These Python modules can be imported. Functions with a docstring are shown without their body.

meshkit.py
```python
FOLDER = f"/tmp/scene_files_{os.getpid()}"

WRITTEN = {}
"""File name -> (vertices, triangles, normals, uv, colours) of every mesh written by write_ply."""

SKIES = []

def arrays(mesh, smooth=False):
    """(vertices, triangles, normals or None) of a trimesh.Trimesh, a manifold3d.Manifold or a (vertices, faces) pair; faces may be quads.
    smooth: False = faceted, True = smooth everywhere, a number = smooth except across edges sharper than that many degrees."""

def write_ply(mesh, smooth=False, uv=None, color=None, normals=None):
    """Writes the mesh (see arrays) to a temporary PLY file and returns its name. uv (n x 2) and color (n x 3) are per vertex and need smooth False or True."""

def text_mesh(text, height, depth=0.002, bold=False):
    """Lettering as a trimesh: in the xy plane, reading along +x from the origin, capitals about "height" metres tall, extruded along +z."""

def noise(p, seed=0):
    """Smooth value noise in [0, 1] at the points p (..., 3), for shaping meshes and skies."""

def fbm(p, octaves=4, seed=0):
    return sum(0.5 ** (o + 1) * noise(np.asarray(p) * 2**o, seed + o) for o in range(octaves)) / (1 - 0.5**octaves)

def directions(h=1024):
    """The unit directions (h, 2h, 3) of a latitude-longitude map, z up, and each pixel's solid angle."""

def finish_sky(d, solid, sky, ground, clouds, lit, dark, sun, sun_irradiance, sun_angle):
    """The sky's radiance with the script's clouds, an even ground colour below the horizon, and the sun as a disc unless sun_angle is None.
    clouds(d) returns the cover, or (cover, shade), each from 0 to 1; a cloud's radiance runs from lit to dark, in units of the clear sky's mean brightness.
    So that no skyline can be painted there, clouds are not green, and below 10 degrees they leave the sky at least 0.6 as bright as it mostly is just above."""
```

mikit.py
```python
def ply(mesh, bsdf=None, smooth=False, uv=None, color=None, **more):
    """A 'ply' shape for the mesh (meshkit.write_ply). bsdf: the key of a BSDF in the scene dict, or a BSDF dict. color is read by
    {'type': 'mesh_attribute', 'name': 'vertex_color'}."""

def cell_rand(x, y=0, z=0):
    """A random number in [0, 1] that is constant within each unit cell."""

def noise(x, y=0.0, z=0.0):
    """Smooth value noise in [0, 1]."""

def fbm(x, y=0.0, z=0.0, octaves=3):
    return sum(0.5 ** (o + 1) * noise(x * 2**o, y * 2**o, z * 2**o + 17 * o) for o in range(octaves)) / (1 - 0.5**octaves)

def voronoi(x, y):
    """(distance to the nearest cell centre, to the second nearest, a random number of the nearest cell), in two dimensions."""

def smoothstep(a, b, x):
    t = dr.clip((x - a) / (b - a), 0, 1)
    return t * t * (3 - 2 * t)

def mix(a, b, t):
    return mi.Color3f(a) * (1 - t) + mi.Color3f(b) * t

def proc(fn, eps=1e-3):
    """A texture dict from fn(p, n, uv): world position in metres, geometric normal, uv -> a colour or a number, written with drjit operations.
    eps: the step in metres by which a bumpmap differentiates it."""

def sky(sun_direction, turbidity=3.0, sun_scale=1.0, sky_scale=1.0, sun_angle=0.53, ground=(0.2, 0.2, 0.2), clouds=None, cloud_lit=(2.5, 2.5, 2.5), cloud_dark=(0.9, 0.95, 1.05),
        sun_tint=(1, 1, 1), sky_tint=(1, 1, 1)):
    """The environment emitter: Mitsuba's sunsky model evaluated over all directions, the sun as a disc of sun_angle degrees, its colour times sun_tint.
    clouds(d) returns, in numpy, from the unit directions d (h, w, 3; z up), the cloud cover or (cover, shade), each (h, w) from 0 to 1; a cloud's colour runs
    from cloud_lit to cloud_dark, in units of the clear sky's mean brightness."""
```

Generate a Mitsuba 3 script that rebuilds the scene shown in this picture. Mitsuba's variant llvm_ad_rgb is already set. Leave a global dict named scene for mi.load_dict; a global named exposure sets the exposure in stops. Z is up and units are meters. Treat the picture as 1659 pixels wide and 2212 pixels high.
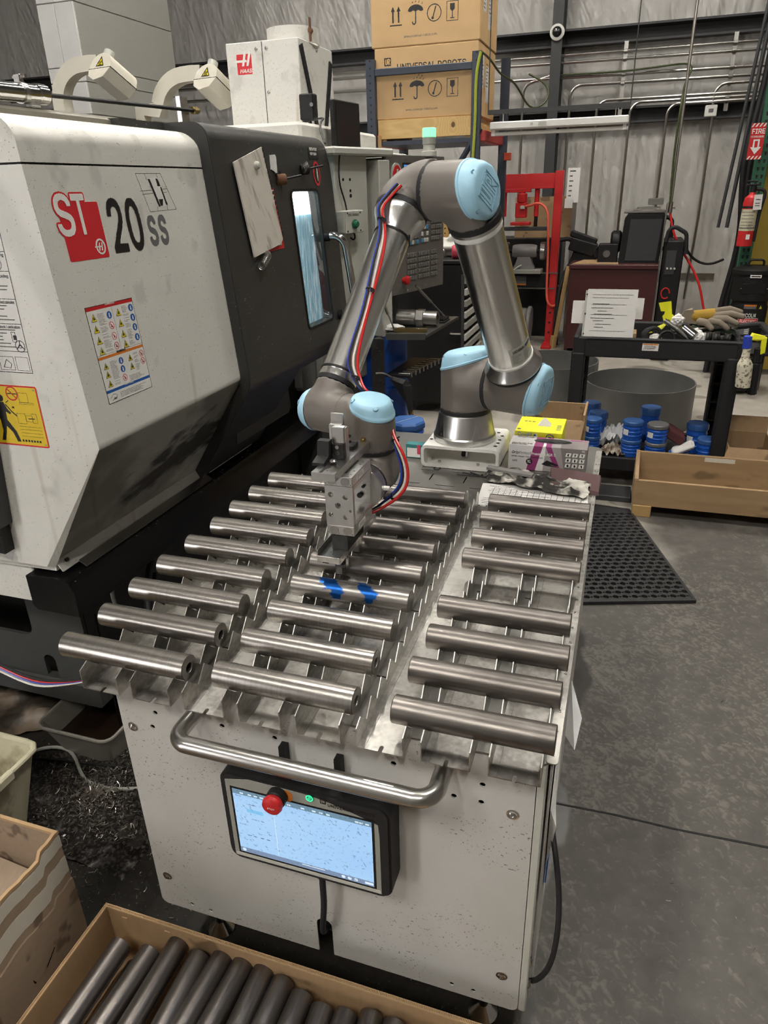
import math, random
import numpy as np, trimesh, drjit as dr, mitsuba as mi, mikit, meshkit
import manifold3d as m3
from shapely.geometry import Polygon, Point, box as sbox, LineString
from shapely.ops import unary_union
from shapely import affinity
from scipy.interpolate import CubicSpline

# ------------------------------------------------------------------ camera, lamps, exposure
T = mi.ScalarTransform4f
scene, labels = {}, {}
random.seed(7); RNG = np.random.default_rng(11)
CAM = np.array([0.82869, -0.77772, 1.54234]); YAW, PITCH, ROLL, FPX = 0.328526, 0.428725, -0.028025, 1529.46
_f = np.array([-math.sin(YAW) * math.cos(PITCH), math.cos(YAW) * math.cos(PITCH), -math.sin(PITCH)])
_r = np.array([math.cos(YAW), math.sin(YAW), 0.0]); _u = np.cross(_r, _f)
_up = -_r * math.sin(ROLL) + _u * math.cos(ROLL)
scene['camera'] = {'type': 'perspective', 'fov': math.degrees(2 * math.atan(1659 / 2 / FPX)), 'fov_axis': 'x', 'near_clip': 0.05, 'far_clip': 100.0,
                   'to_world': T().look_at(origin=CAM.tolist(), target=(CAM + _f).tolist(), up=_up.tolist())}
exposure = 0.5
LAMP = 62.0
LAMP_COL = np.array([1.0, 0.955, 0.875])
# rows of tube fixtures under the roof (x, y, along-y?)
LAMPS = [(-2.2, -3.4), (-.3, -3.4), (1.7, -3.4), (-.9, 1.0), (1.7, 1.0), (-3.4, 4.0), (-1.2, 5.0), (1.3, 5.0)]
LAMP_Z = 5.35
DAYLIGHT = 9.0

def C(h, k=1.0):
    h = h.lstrip('#'); v = np.array([int(h[i:i + 2], 16) for i in (0, 2, 4)]) / 255
    return (np.where(v <= .04045, v / 12.92, ((v + .055) / 1.055) ** 2.4) * k).tolist()

# ------------------------------------------------------------------ materials
def rgb(c): return {'type': 'rgb', 'value': [float(x) for x in (C(c) if isinstance(c, str) else c)]}
def mat(name, base, rough=.5, metallic=0.0, spec=.5, bump=None, bscale=0.0, **k):
    b = base if isinstance(base, dict) else rgb(base)
    d = {'type': 'principled', 'base_color': b, 'roughness': rough if isinstance(rough, dict) else float(rough), 'metallic': float(metallic), 'specular': float(spec), **k}
    if bump is not None: d = {'type': 'bumpmap', 'arbitrary': bump, 'scale': bscale, 'bsdf': d}
    scene['mat_' + name] = {'type': 'twosided', 'bsdf': d}
    return 'mat_' + name
N, FB, SM, MX = mikit.noise, mikit.fbm, mikit.smoothstep, mikit.mix

def tex_rod(p, n, uv):
    a = FB(p.x * 7, p.y * 90, p.z * 90); b = N(p.x * 55, p.y * 25, p.z * 25)
    t = SM(.3, .75, a) * .7 + b * .3
    return MX((.125, .113, .103), (.25, .23, .213), t)
def tex_rody(p, n, uv):
    t = SM(.3, .75, FB(p.x * 90, p.y * 7, p.z * 90)) * .6 + N(p.x * 300, p.y * 30, p.z * 300) * .4
    return MX((.12, .108, .10), (.225, .205, .192), t)
def tex_turned(p, n, uv):
    a = N(p.x * 420, p.y * 4, p.z * 4); b = FB(p.x * 10, p.y * 60, p.z * 60)
    return MX((.20, .186, .17), (.40, .378, .352), a * .35 + b * .65)
def tex_marker(p, n, uv):
    base = MX((.21, .195, .18), (.40, .38, .355), FB(p.x * 10, p.y * 60, p.z * 60))
    e = (FB(p.x * 60, p.y * 60, p.z * 90) - .5) * .022
    d1 = dr.sqrt(dr.square((p.x - .318) * .8 + (p.y - .352) * .9) + dr.square((p.z - .832) * .6)) + e
    d2 = dr.sqrt(dr.square((p.x - .397) * .75 + (p.y - .349) * .8) + dr.square((p.z - .828) * .6)) + e
    t = dr.maximum(1 - SM(.012, .016, d1), 1 - SM(.010, .013, d2))
    return MX(base, (.01, .09, .36), t)
def tex_zinc(p, n, uv):
    a = FB(p.x * 16, p.y * 9, p.z * 16); b = FB(p.x * 140, p.y * 140, p.z * 140)
    return MX((.27, .258, .24), (.62, .60, .56), SM(.30, .70, a * .72 + b * .28))
def rough_zinc(p, n, uv):
    return .26 + .24 * FB(p.x * 20, p.y * 12, p.z * 20)
def tex_cart(p, n, uv):
    a = FB(p.x * 9, p.y * 9, p.z * 5); s = SM(.735, .78, FB(p.x * 260, p.y * 260, p.z * 260)) * SM(.40, .62, N(p.x * 12, p.y * 12, p.z * 12 + 3))
    c = MX((.43, .425, .395), (.53, .515, .495), a)
    return MX(c, (.10, .095, .085), s * .8)
def tex_white(p, n, uv):
    base = MX((.60, .59, .545), (.70, .69, .645), FB(p.x * 4, p.y * 4, p.z * 4))
    drip = SM(.60, .80, FB(p.y * 34 + p.x * 34, p.x * 3, p.z * 1.7)) * SM(.42, .66, N(p.y * 5, p.x * 5, p.z * 2.2))
    sm = SM(.64, .80, FB(p.x * 17 + 3, p.y * 17, p.z * 12)) * .55
    sp = SM(.755, .785, FB(p.x * 300, p.y * 300, p.z * 300))
    c = MX(base, (.36, .30, .19), drip * .55)
    c = MX(c, (.26, .25, .22), sm * .5)
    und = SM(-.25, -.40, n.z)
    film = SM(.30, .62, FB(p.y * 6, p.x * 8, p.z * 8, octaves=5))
    c = MX(c, (.16, .15, .125), und * (.35 + .5 * film))  # down-facing faces darkened: oil film plus painted underside shade
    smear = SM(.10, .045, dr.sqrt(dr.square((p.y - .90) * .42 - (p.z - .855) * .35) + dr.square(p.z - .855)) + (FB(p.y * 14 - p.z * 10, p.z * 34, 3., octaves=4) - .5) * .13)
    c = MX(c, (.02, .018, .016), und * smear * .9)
    return MX(c, (.13, .10, .07), sp * .8)
def tex_dark(p, n, uv):
    sp = SM(.77, .80, FB(p.x * 210, p.y * 210, p.z * 210)) * SM(.5, .6, N(p.x * 9, p.y * 9, p.z * 9))
    return MX(MX((.030, .030, .029), (.040, .039, .037), FB(p.x * 6, p.y * 6, p.z * 6)), (.32, .29, .22), sp)
def oil_shade_mask(p):
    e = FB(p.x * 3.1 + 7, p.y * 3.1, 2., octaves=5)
    side = SM(.30, -.20, p.x) * SM(-1.2, -.3, p.y); under = SM(.86, .74, p.x + (e - .5) * .25) * SM(-.10, .06, p.y) * SM(1.9, 1.4, p.y)  # side: oil; under: oil plus the shade below the cart, painted in
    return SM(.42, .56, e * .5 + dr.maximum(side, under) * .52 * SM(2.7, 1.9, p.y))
def tex_floor(p, n, uv):
    a = FB(p.x * 1.7, p.y * 1.7, 0., octaves=3); b = FB(p.x * 30, p.y * 30, 4., octaves=4); w = FB(p.x * 105 + b * 4, p.y * 105 - b * 4, 2., octaves=3)
    dark = MX((.062, .057, .051), (.098, .090, .080), b)
    worn = SM(.50, .70, w * .50 + a * .36 + b * .14)
    c = MX(dark, (.22, .205, .175), worn * .42)
    far = SM(2.75, 3.5, p.y + (FB(p.x * 2.2, p.y * 2.2, 9., octaves=5) - .5) * 2.2 + p.x * .25)
    clean = MX((.27, .25, .215), (.38, .355, .31), FB(p.x * 9, p.y * 9, 2., octaves=5))
    spots = SM(.66, .72, N(p.x * 5.5, p.y * 5.5, 5.))
    clean = MX(clean, (.13, .115, .10), spots * .7)
    c = MX(c, clean, far)
    c = MX(c, (.018, .016, .013), oil_shade_mask(p) * (1 - far) * .94)
    return c
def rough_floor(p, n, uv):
    return .62 - .30 * oil_shade_mask(p)
def tex_card(p, n, uv):
    a = FB(p.x * 12, p.y * 12, p.z * 12); f = N(p.x * 150, p.y * 150, p.z * 20)
    st = SM(.63, .72, FB(p.x * 15, p.y * 15, p.z * 15 + 8))
    return MX(MX((.26, .165, .085), (.345, .225, .12), a * .7 + f * .3), (.10, .06, .03), st * .75)
def tex_box(p, n, uv):
    return MX((.50, .325, .155), (.585, .39, .195), FB(p.x * 6, p.y * 6, p.z * 9))
def tex_crate(p, n, uv):
    st = SM(.60, .74, FB(p.x * 7, p.y * 7, p.z * 12))
    return MX(MX((.27, .175, .09), (.37, .245, .13), FB(p.x * 5, p.y * 30, p.z * 30)), (.11, .07, .035), st * .65)
def tex_ply(p, n, uv):
    dx, dz = (p.x + .62) * 1.3, p.z - 1.985
    w = FB(p.x * 3, p.y * 3, p.z * 9) * .9 + dr.exp(-(dx * dx + dz * dz) * 60) * 1.6
    g = .5 + .5 * dr.sin(w * 26)
    c = MX((.56, .36, .135), (.68, .47, .20), g * .55 + .45 * FB(p.x * 8, p.y * 8, p.z * 60))
    k = dr.sqrt(dx * dx + dz * dz)
    return MX(c, (.13, .07, .03), 1 - SM(.016, .024, k))
def tex_wall(p, n, uv):
    v = FB(p.x * 2.2, 1., p.z * .5); w = FB(p.x * 30, 2., p.z * 8)
    return MX((.40, .385, .36), (.53, .515, .49), v * .6 + w * .4)
def bump_wall(p, n, uv):
    q = p.x + .12 * N(p.x * 1.3, p.z * 1.1)
    return FB(q * 5.5, 3., p.z * .8, octaves=4) * .075 + dr.abs(FB(p.x * 15 + p.z * 5, 1., p.z * 3.2, octaves=3) - .5) * .035
def tex_rag(p, n, uv):
    a = FB(p.x * 32, p.y * 32, p.z * 32, octaves=4)
    return MX((.035, .033, .03), (.56, .54, .49), SM(.36, .60, a))
def tex_glovebox(p, n, uv):
    c = mi.Color3f(.72, .70, .69); x = p.x - .54
    g = mi.Color3f(.20, .175, .17)
    d = (p.z - .765) * .9 + x * .6
    c = dr.select(x > .085 + .03 * N(p.x * 12, p.y * 12, p.z * 12), MX(c, (.33, .30, .30), mi.Float(1)), c)
    v = dr.abs(x - .078 - (p.z - .80) * .25); c = dr.select(v < .013, mi.Color3f(.26, .035, .14), c)
    v = dr.abs(x - .135 + (p.z - .80) * .45); c = dr.select(v < .008, mi.Color3f(.26, .035, .15), c)
    return dr.select(x > .152 + (.84 - p.z) * .2, g, c)
def tex_window(p, n, uv):
    s = FB(p.y * 90, 0., p.z * 7, octaves=4); t = FB(p.y * 260, 3., p.z * 22, octaves=3); w = FB(p.y * 20, 7., p.z * 2.5)
    k = SM(.45, .66, s * .55 + t * .45)
    return MX(MX((.20, .40, .50), (.36, .60, .70), w), (.78, .93, .98), k * .75)
def tex_screen(p, n, uv):
    # the robot program screen: left column, blue bar, top and bottom bars, flecks of dirt
    u, v = uv.x, uv.y
    c = MX((.36, .60, .92), (.42, .66, .94), N(u * 3, v * 3, 0.))
    c = dr.select(v > .925, mi.Color3f(.16, .27, .36), c); c = dr.select(v < .075, mi.Color3f(.20, .28, .42), c)
    c = dr.select((dr.abs(u - .30) < .002) & (v < .9) & (v > .08), mi.Color3f(.72, .88, 1.), c)
    c = dr.select((dr.abs(u - .155) < .062) & (dr.abs(v - .70) < .026), mi.Color3f(.22, .55, .86), c)
    def txt(u0, u1, v0, k): return (u > u0) & (u < u1) & (dr.abs(v - v0) < .007) & (mikit.cell_rand(dr.floor(u * 240), k) > .35)
    for q in ((.10, .20, .80, 1.), (.12, .22, .575, 2.), (.02, .085, .46, 3.), (.02, .07, .90, 4.)):
        c = dr.select(txt(*q), mi.Color3f(.19, .28, .45), c)
    for i, uu in enumerate((.09, .135, .185, .235)):
        c = dr.select(txt(uu - .014, uu + .014, .30, 5. + i), mi.Color3f(.10, .17, .3), c)
    for uu in (.78, .825, .87): c = dr.select(dr.sqrt(dr.square((u - uu) * 1.69) + dr.square(v - .038)) < .024, mi.Color3f(.72, .86, .98), c)
    c = dr.select(dr.sqrt(dr.square((u - .03) * 1.69) + dr.square(v - .038)) < .026, mi.Color3f(.62, .82, .98), c)
    c = dr.select((dr.abs(u - .965) < .03) & (dr.abs(v - .038) < .018), mi.Color3f(.72, .86, .98), c)
    c = dr.select((dr.abs(u - .56) < .085) & (dr.abs(v - .055) < .006), mi.Color3f(.8, .9, 1.), c)
    for i, uu in enumerate((.07, .13, .175, .22, .25, .42, .52, .6, .65, .7, .9, .93, .97)):
        c = dr.select((dr.abs(u - uu) < .013) & (dr.abs(v - .95) < .011), mi.Color3f(.7, .85, .95), c)
    q1 = u * .9 + v * .4
    d = SM(.73, .76, FB(q1 * 95, (v - u * .4) * 42, 3., octaves=3))
    return c * (1 - .55 * d)
def tex_cnc(p, n, uv):
    u, v = uv.x, uv.y
    c = mi.Color3f(.80, .62, .18)
    c = dr.select(v > .86, mi.Color3f(.06, .18, .50), c); c = dr.select((v > .78) & (v < .86), mi.Color3f(.02, .03, .05), c)
    c = dr.select(u > .52, mi.Color3f(.22, .40, .75), c); c = dr.select((dr.abs(u - .52) < .01), mi.Color3f(.02, .03, .05), c)
    r = (mikit.cell_rand(dr.floor(u * 90), dr.floor(v * 34)) > .55) & (dr.abs(v * 34 - dr.floor(v * 34) - .5) < .28)
    return dr.select(r & (v < .78), c * .45, c)
def tex_card2(p, n, uv):
    st = SM(.66, .76, FB(p.x * 26, p.y * 22, p.z * 20 + 2)); f = N(p.x * 200, p.y * 40, p.z * 90)
    return MX(MX((.265, .195, .135), (.34, .255, .18), FB(p.x * 9, p.y * 9, p.z * 9) * .7 + f * .3), (.11, .075, .05), st * .75)
def tex_swarf(p, n, uv):
    return MX((.010, .008, .007), (.085, .075, .068), SM(.45, .75, FB(p.x * 170, p.y * 170, p.z * 60)))
def tex_soaked(p, n, uv):
    return MX((.035, .028, .02), (.17, .13, .095), SM(.35, .7, FB(p.x * 11, p.y * 11, 1., octaves=5)))
def tex_rag2(p, n, uv):
    return MX((.17, .12, .08), (.50, .46, .40), SM(.35, .62, FB(p.x * 28, p.y * 28, p.z * 28, octaves=4)))
def tex_bottle(p, n, uv):
    return MX((.62, .58, .46), (.18, .15, .10), SM(.53, .66, FB(p.x * 90, p.y * 90, p.z * 90, octaves=4)))
def tex_rolled(p, n, uv):
    return MX((.10, .102, .10), (.20, .20, .195), FB(p.x * 6, p.y * 6, p.z * 3, octaves=4))
def tex_bin(p, n, uv):
    return MX((.50, .47, .34), (.16, .13, .07), SM(.50, .70, FB(p.x * 13, p.y * 13, p.z * 9, octaves=5)) * .8)
P_ = mikit.proc
M = dict(
    rody=mat('rody', P_(tex_rody), .36, .92), rod=mat('rod', P_(tex_rod), .36, .92), turned=mat('turned', P_(tex_turned), .30, .95), marked=mat('marked', P_(tex_marker), .32, .85),
    zinc=mat('zinc', P_(tex_zinc), P_(rough_zinc), .95), plate=mat('plate', (.23, .225, .21), .42, .85), cart=mat('cart', P_(tex_cart), .42, 0),
    alu=mat('alu', (.78, .77, .75), .24, 1.0), alu2=mat('alu2', (.70, .69, .67), .33, 1.0), chrome=mat('chrome', (.62, .61, .59), .13, 1.0), steel=mat('steel', (.50, .485, .46), .28, 1.0),
    ur=mat('ur', (.150, .135, .121), .48, .2), blue=mat('blue', (.34, .585, .735), .42), blueline=mat('blueline', (.17, .33, .45), .5),
    black=mat('black', (.008, .008, .008), .5, 0, .35), rubber=mat('rubber', (.015, .015, .016), .62, 0, .35), blackgloss=mat('blackgloss', (.010, .010, .011), .22),
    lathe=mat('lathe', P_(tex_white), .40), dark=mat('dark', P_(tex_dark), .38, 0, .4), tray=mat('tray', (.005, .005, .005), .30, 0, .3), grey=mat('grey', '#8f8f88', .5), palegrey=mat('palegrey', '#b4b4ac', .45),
    basegrey=mat('basegrey', (.050, .052, .050), .5, 0, .35),
    white=mat('white', (.72, .71, .68), .5), paper=mat('paper', (.70, .69, .67), .8), red=mat('red', (.50, .018, .02), .42), logored=mat('logored', (.56, .022, .03), .4),
    ink=mat('ink', (.012, .011, .011), .4), inkgrey=mat('inkgrey', (.13, .13, .135), .35), inktext=mat('inktext', (.10, .10, .10), .7), yellow=mat('yellow', (.72, .58, .02), .5), signyellow=mat('signyellow', (.68, .48, .02), .5), orange=mat('orange', (.60, .17, .02), .5),
    bluesign=mat('bluesign', (.015, .09, .33), .5), hoseblue=mat('hoseblue', (.03, .06, .42), .3), hosered=mat('hosered', (.52, .02, .02), .3), hosewhite=mat('hosewhite', (.72, .70, .64), .3), coral=mat('coral', (.78, .13, .08), .4),
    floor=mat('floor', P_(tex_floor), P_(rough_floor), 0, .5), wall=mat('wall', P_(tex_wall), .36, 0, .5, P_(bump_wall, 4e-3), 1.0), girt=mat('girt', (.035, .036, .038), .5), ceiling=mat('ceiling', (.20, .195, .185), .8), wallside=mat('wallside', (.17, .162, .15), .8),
    card=mat('card', P_(tex_card), .75), box=mat('box', P_(tex_box), .7), crate=mat('crate', P_(tex_crate), .65), ply=mat('ply', P_(tex_ply), .6), flute=mat('flute', (.42, .28, .15), .85), tape=mat('tape', (.60, .57, .49), .4),
    rag=mat('rag', P_(tex_rag), .9), pad=mat('pad', (.095, .055, .055), .95), tub=mat('tub', (.012, .085, .42), .35), tublid=mat('tublid', (.03, .10, .30), .45), lime=mat('lime', (.74, .72, .02), .45),
    maroon=mat('maroon', (.055, .014, .014), .4), navy=mat('navy', (.030, .040, .062), .45), beamred=mat('beamred', (.36, .03, .025), .45), beamorange=mat('beamorange', (.50, .06, .02), .45), green=mat('green', (.022, .10, .055), .45), olive=mat('olive', (.045, .06, .018), .5), booth=mat('booth', (.33, .23, .03), .6),
    cream=mat('cream', P_(tex_bin), .45), pan=mat('pan', (.36, .34, .30), .4, .6), oil=mat('oil', (.010, .006, .004), .08), glove=mat('glove', (.20, .165, .125), .9), glovey=mat('glovey', (.34, .21, .03), .9), greencloth=mat('greencloth', (.045, .065, .045), .9), glovebox=mat('glovebox', P_(tex_glovebox), .45), magenta=mat('magenta', (.36, .03, .20), .45),
    key=mat('key', (.13, .125, .12), .5), panelgrey=mat('panelgrey', (.115, .108, .10), .45), keyblue=mat('keyblue', (.05, .22, .42), .5), keywhite=mat('keywhite', (.55, .54, .5), .5), lampcream=mat('lampcream', (.62, .59, .50), .5), rust=mat('rust', (.13, .06, .03), .8), brass=mat('brass', (.45, .33, .13), .3, 1.0),
    tile=mat('tile', (.56, .555, .54), .45), yellowgreen=mat('yellowgreen', (.33, .38, .04), .5), wood=mat('wood', (.42, .27, .11), .6), greenled=mat('greenled', (.01, .12, .06), .4), grinder=mat('grinder', (.20, .19, .185), .4), clear=mat('clear', (.75, .75, .75), .2, 0, .5), rubbermat=mat('rubbermat', (.020, .020, .021), .55), hole=mat('hole', (.006, .006, .006), .7), board=mat('board', (.42, .25, .085), .8),
    rail=mat('rail', (.28, .265, .22), .5, .5), pouch=mat('pouch', P_(lambda p, n, uv: MX((.60, .565, .50), (.24, .22, .18), SM(.5, .75, FB(p.y * 40 + p.z * 16, p.x * 5, p.z * 11)) * .8)), .55),
    maroon2=mat('maroon2', (.10, .015, .014), .4),
    card2=mat('card2', P_(tex_card2), .75), chip=mat('chip', (.62, .58, .53), .28, 1.0), swarf=mat('swarf', P_(tex_swarf), .35, .3), soaked=mat('soaked', P_(tex_soaked), .5), rag2=mat('rag2', P_(tex_rag2), .9), bottle=mat('bottle', P_(tex_bottle), .45), rolled=mat('rolled', P_(tex_rolled), .45, .5), pad2=mat('pad2', (.075, .02, .022), .9),
    window=mat('window', P_(tex_window), .5), cardteal=mat('cardteal', (.03, .17, .18), .5), pink=mat('pink', (.5, .05, .09), .5), slot=mat('slot', (.02, .02, .02), .6))
scene['mat_glass'] = {'type': 'thindielectric', 'int_ior': 1.5}
M['glass'] = 'mat_glass'
def emitter(c): return {'type': 'area', 'radiance': {'type': 'rgb', 'value': [float(x) for x in c]}}

# ------------------------------------------------------------------ mesh helpers
def tm(v, f): return trimesh.Trimesh(np.asarray(v, float), np.asarray(f, int), process=False)
def mm(man):
    m = man.to_mesh(); return tm(m.vert_properties[:, :3], m.tri_verts)
def cat(*ms):
    ms = [x for y in ms for x in (y if isinstance(y, (list, tuple)) else [y])]
    return trimesh.util.concatenate(ms)
def unit(v): v = np.asarray(v, float); return v / np.linalg.norm(v)
def frame(z, x=None):
    z = unit(z); x = np.asarray(x if x is not None else ([1, 0, 0] if abs(z[0]) < .8 else [0, 1, 0]), float)
    x = unit(x - z * (x @ z)); return x, np.cross(z, x), z
def place(m, o=(0, 0, 0), X=(1, 0, 0), Y=(0, 1, 0), Z=None):
    X, Y = np.asarray(X, float), np.asarray(Y, float); Z = np.cross(X, Y) if Z is None else np.asarray(Z, float)
    m = m.copy(); m.vertices = np.asarray(o) + m.vertices[:, :1] * X + m.vertices[:, 1:2] * Y + m.vertices[:, 2:3] * Z
    if np.dot(np.cross(X, Y), Z) < 0: m.faces = m.faces[:, ::-1]
    return m
def hull(p): return trimesh.convex.convex_hull(np.asarray(p, float))
def box(x0, x1, y0, y1, z0, z1, b=0.0):
    lo, hi = np.array([min(x0, x1), min(y0, y1), min(z0, z1)]), np.array([max(x0, x1), max(y0, y1), max(z0, z1)])
    if b <= 0: return trimesh.creation.box(bounds=[lo, hi])
    b = min(b, .45 * (hi - lo).min()); P = []
    for i in np.ndindex(2, 2, 2):
        c = np.where(i, hi, lo); s = np.where(i, -1, 1)
        for k in range(3):
            q = c.copy()
            for a in range(3):
                if a != k: q[a] += s[a] * b
            P.append(q)
    return hull(P)
def obox(o, X, Y, Z, sx, sy, sz, b=0.0):
    """box centred at o, half-free sizes sx, sy, sz along unit axes"""
    return place(box(-sx / 2, sx / 2, -sy / 2, sy / 2, -sz / 2, sz / 2, b), o, unit(X), unit(Y), unit(Z))
def lathe(prof, o=(0, 0, 0), axis=(0, 0, 1), n=40, x=None, a0=0, a1=2 * math.pi):
    X, Y, Z = frame(axis, x); prof = np.asarray(prof, float); full = abs(a1 - a0 - 2 * math.pi) < 1e-6
    k = n if full else n + 1; a = a0 + (a1 - a0) * np.arange(k) / n
    ring = np.cos(a)[:, None] * X + np.sin(a)[:, None] * Y
    v = np.asarray(o) + prof[:, None, :1] * ring[None] + prof[:, None, 1:2] * Z
    i, j = np.meshgrid(np.arange(len(prof) - 1), np.arange(n), indexing='ij'); j2 = (j + 1) % k
    q = np.stack([i * k + j, i * k + j2, (i + 1) * k + j2, (i + 1) * k + j], -1).reshape(-1, 4)
    m = tm(v.reshape(-1, 3), np.vstack([q[:, [0, 1, 2]], q[:, [0, 2, 3]]]))
    return m
def cyl(p0, p1, r, n=24, b=0.0, r1=None):
    p0, p1 = np.asarray(p0, float), np.asarray(p1, float); h = np.linalg.norm(p1 - p0); r1 = r if r1 is None else r1
    pr = [(0, 0), (r - b, 0), (r, b), (r1, h - b), (r1 - b, h), (0, h)] if b else [(0, 0), (r, 0), (r1, h), (0, h)]
    return lathe(pr, p0, p1 - p0, n)
def ringm(o, axis, ri, ro, h, n=40):
    return lathe([(ri, 0), (ro, 0), (ro, h), (ri, h), (ri, 0)], o, axis, n)
def spl(pts, n=40):
    p = np.asarray(pts, float); t = np.r_[0, np.cumsum(np.linalg.norm(np.diff(p, axis=0), axis=1) + 1e-9)]
    return CubicSpline(t, p, bc_type='natural')(np.linspace(0, t[-1], n))
def tube(pts, r, n=10, closed=False):
    p = np.asarray(pts, float); t = np.gradient(p, axis=0); t /= np.linalg.norm(t, axis=1, keepdims=True) + 1e-12
    x = frame(t[0])[0]; rings = []; a = np.arange(n) * 2 * np.pi / n; r = np.broadcast_to(r, (len(p),))
    for i in range(len(p)):
        x = unit(x - t[i] * (x @ t[i])); y = np.cross(t[i], x)
        rings.append(p[i] + r[i] * (np.cos(a)[:, None] * x + np.sin(a)[:, None] * y))
    v = np.vstack(rings + [p[:1], p[-1:]]); k = len(p); f = []
    for i in range(k - 1):
        for j in range(n):
            A, B, Cc, D = i * n + j, i * n + (j + 1) % n, (i + 1) * n + (j + 1) % n, (i + 1) * n + j
            f += [(A, B, Cc), (A, Cc, D)]
    for j in range(n): f += [(k * n, (j + 1) % n, j), (k * n + 1, (k - 1) * n + j, (k - 1) * n + (j + 1) % n)]
    return tm(v, f)
def fillet_path(pts, r, n=8):
    """polyline with rounded corners"""
    p = [np.asarray(q, float) for q in pts]; out = [p[0]]
    for i in range(1, len(p) - 1):
        a, b = unit(p[i - 1] - p[i]), unit(p[i + 1] - p[i]); ang = math.acos(np.clip(a @ b, -1, 1)); d = r / math.tan(ang / 2)
        c = p[i] + unit(a + b) * (r / math.sin(ang / 2)); s, e = p[i] + a * d - c, p[i] + b * d - c; w = math.pi - ang
        for k in range(n + 1):
            t = k / n; out.append(c + (math.sin((1 - t) * w) * s + math.sin(t * w) * e) / math.sin(w))
    return np.array(out + [p[-1]])
def prism(poly, d, o=(0, 0, 0), X=(1, 0, 0), Y=(0, 1, 0)):
    """2-d outline (list or shapely) extruded by d along X x Y"""
    g = poly if hasattr(poly, 'geom_type') else Polygon(poly)
    ms = [trimesh.creation.extrude_polygon(k, d, engine='earcut') for k in (g.geoms if hasattr(g, 'geoms') else [g])]
    return place(cat(ms), o, X, Y)
def rrect(x0, x1, y0, y1, r): return sbox(x0 + r, y0 + r, x1 - r, y1 - r).buffer(r, quad_segs=5)
def disc2(x, y, r, n=6): return Point(x, y).buffer(r, quad_segs=n)
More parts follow.
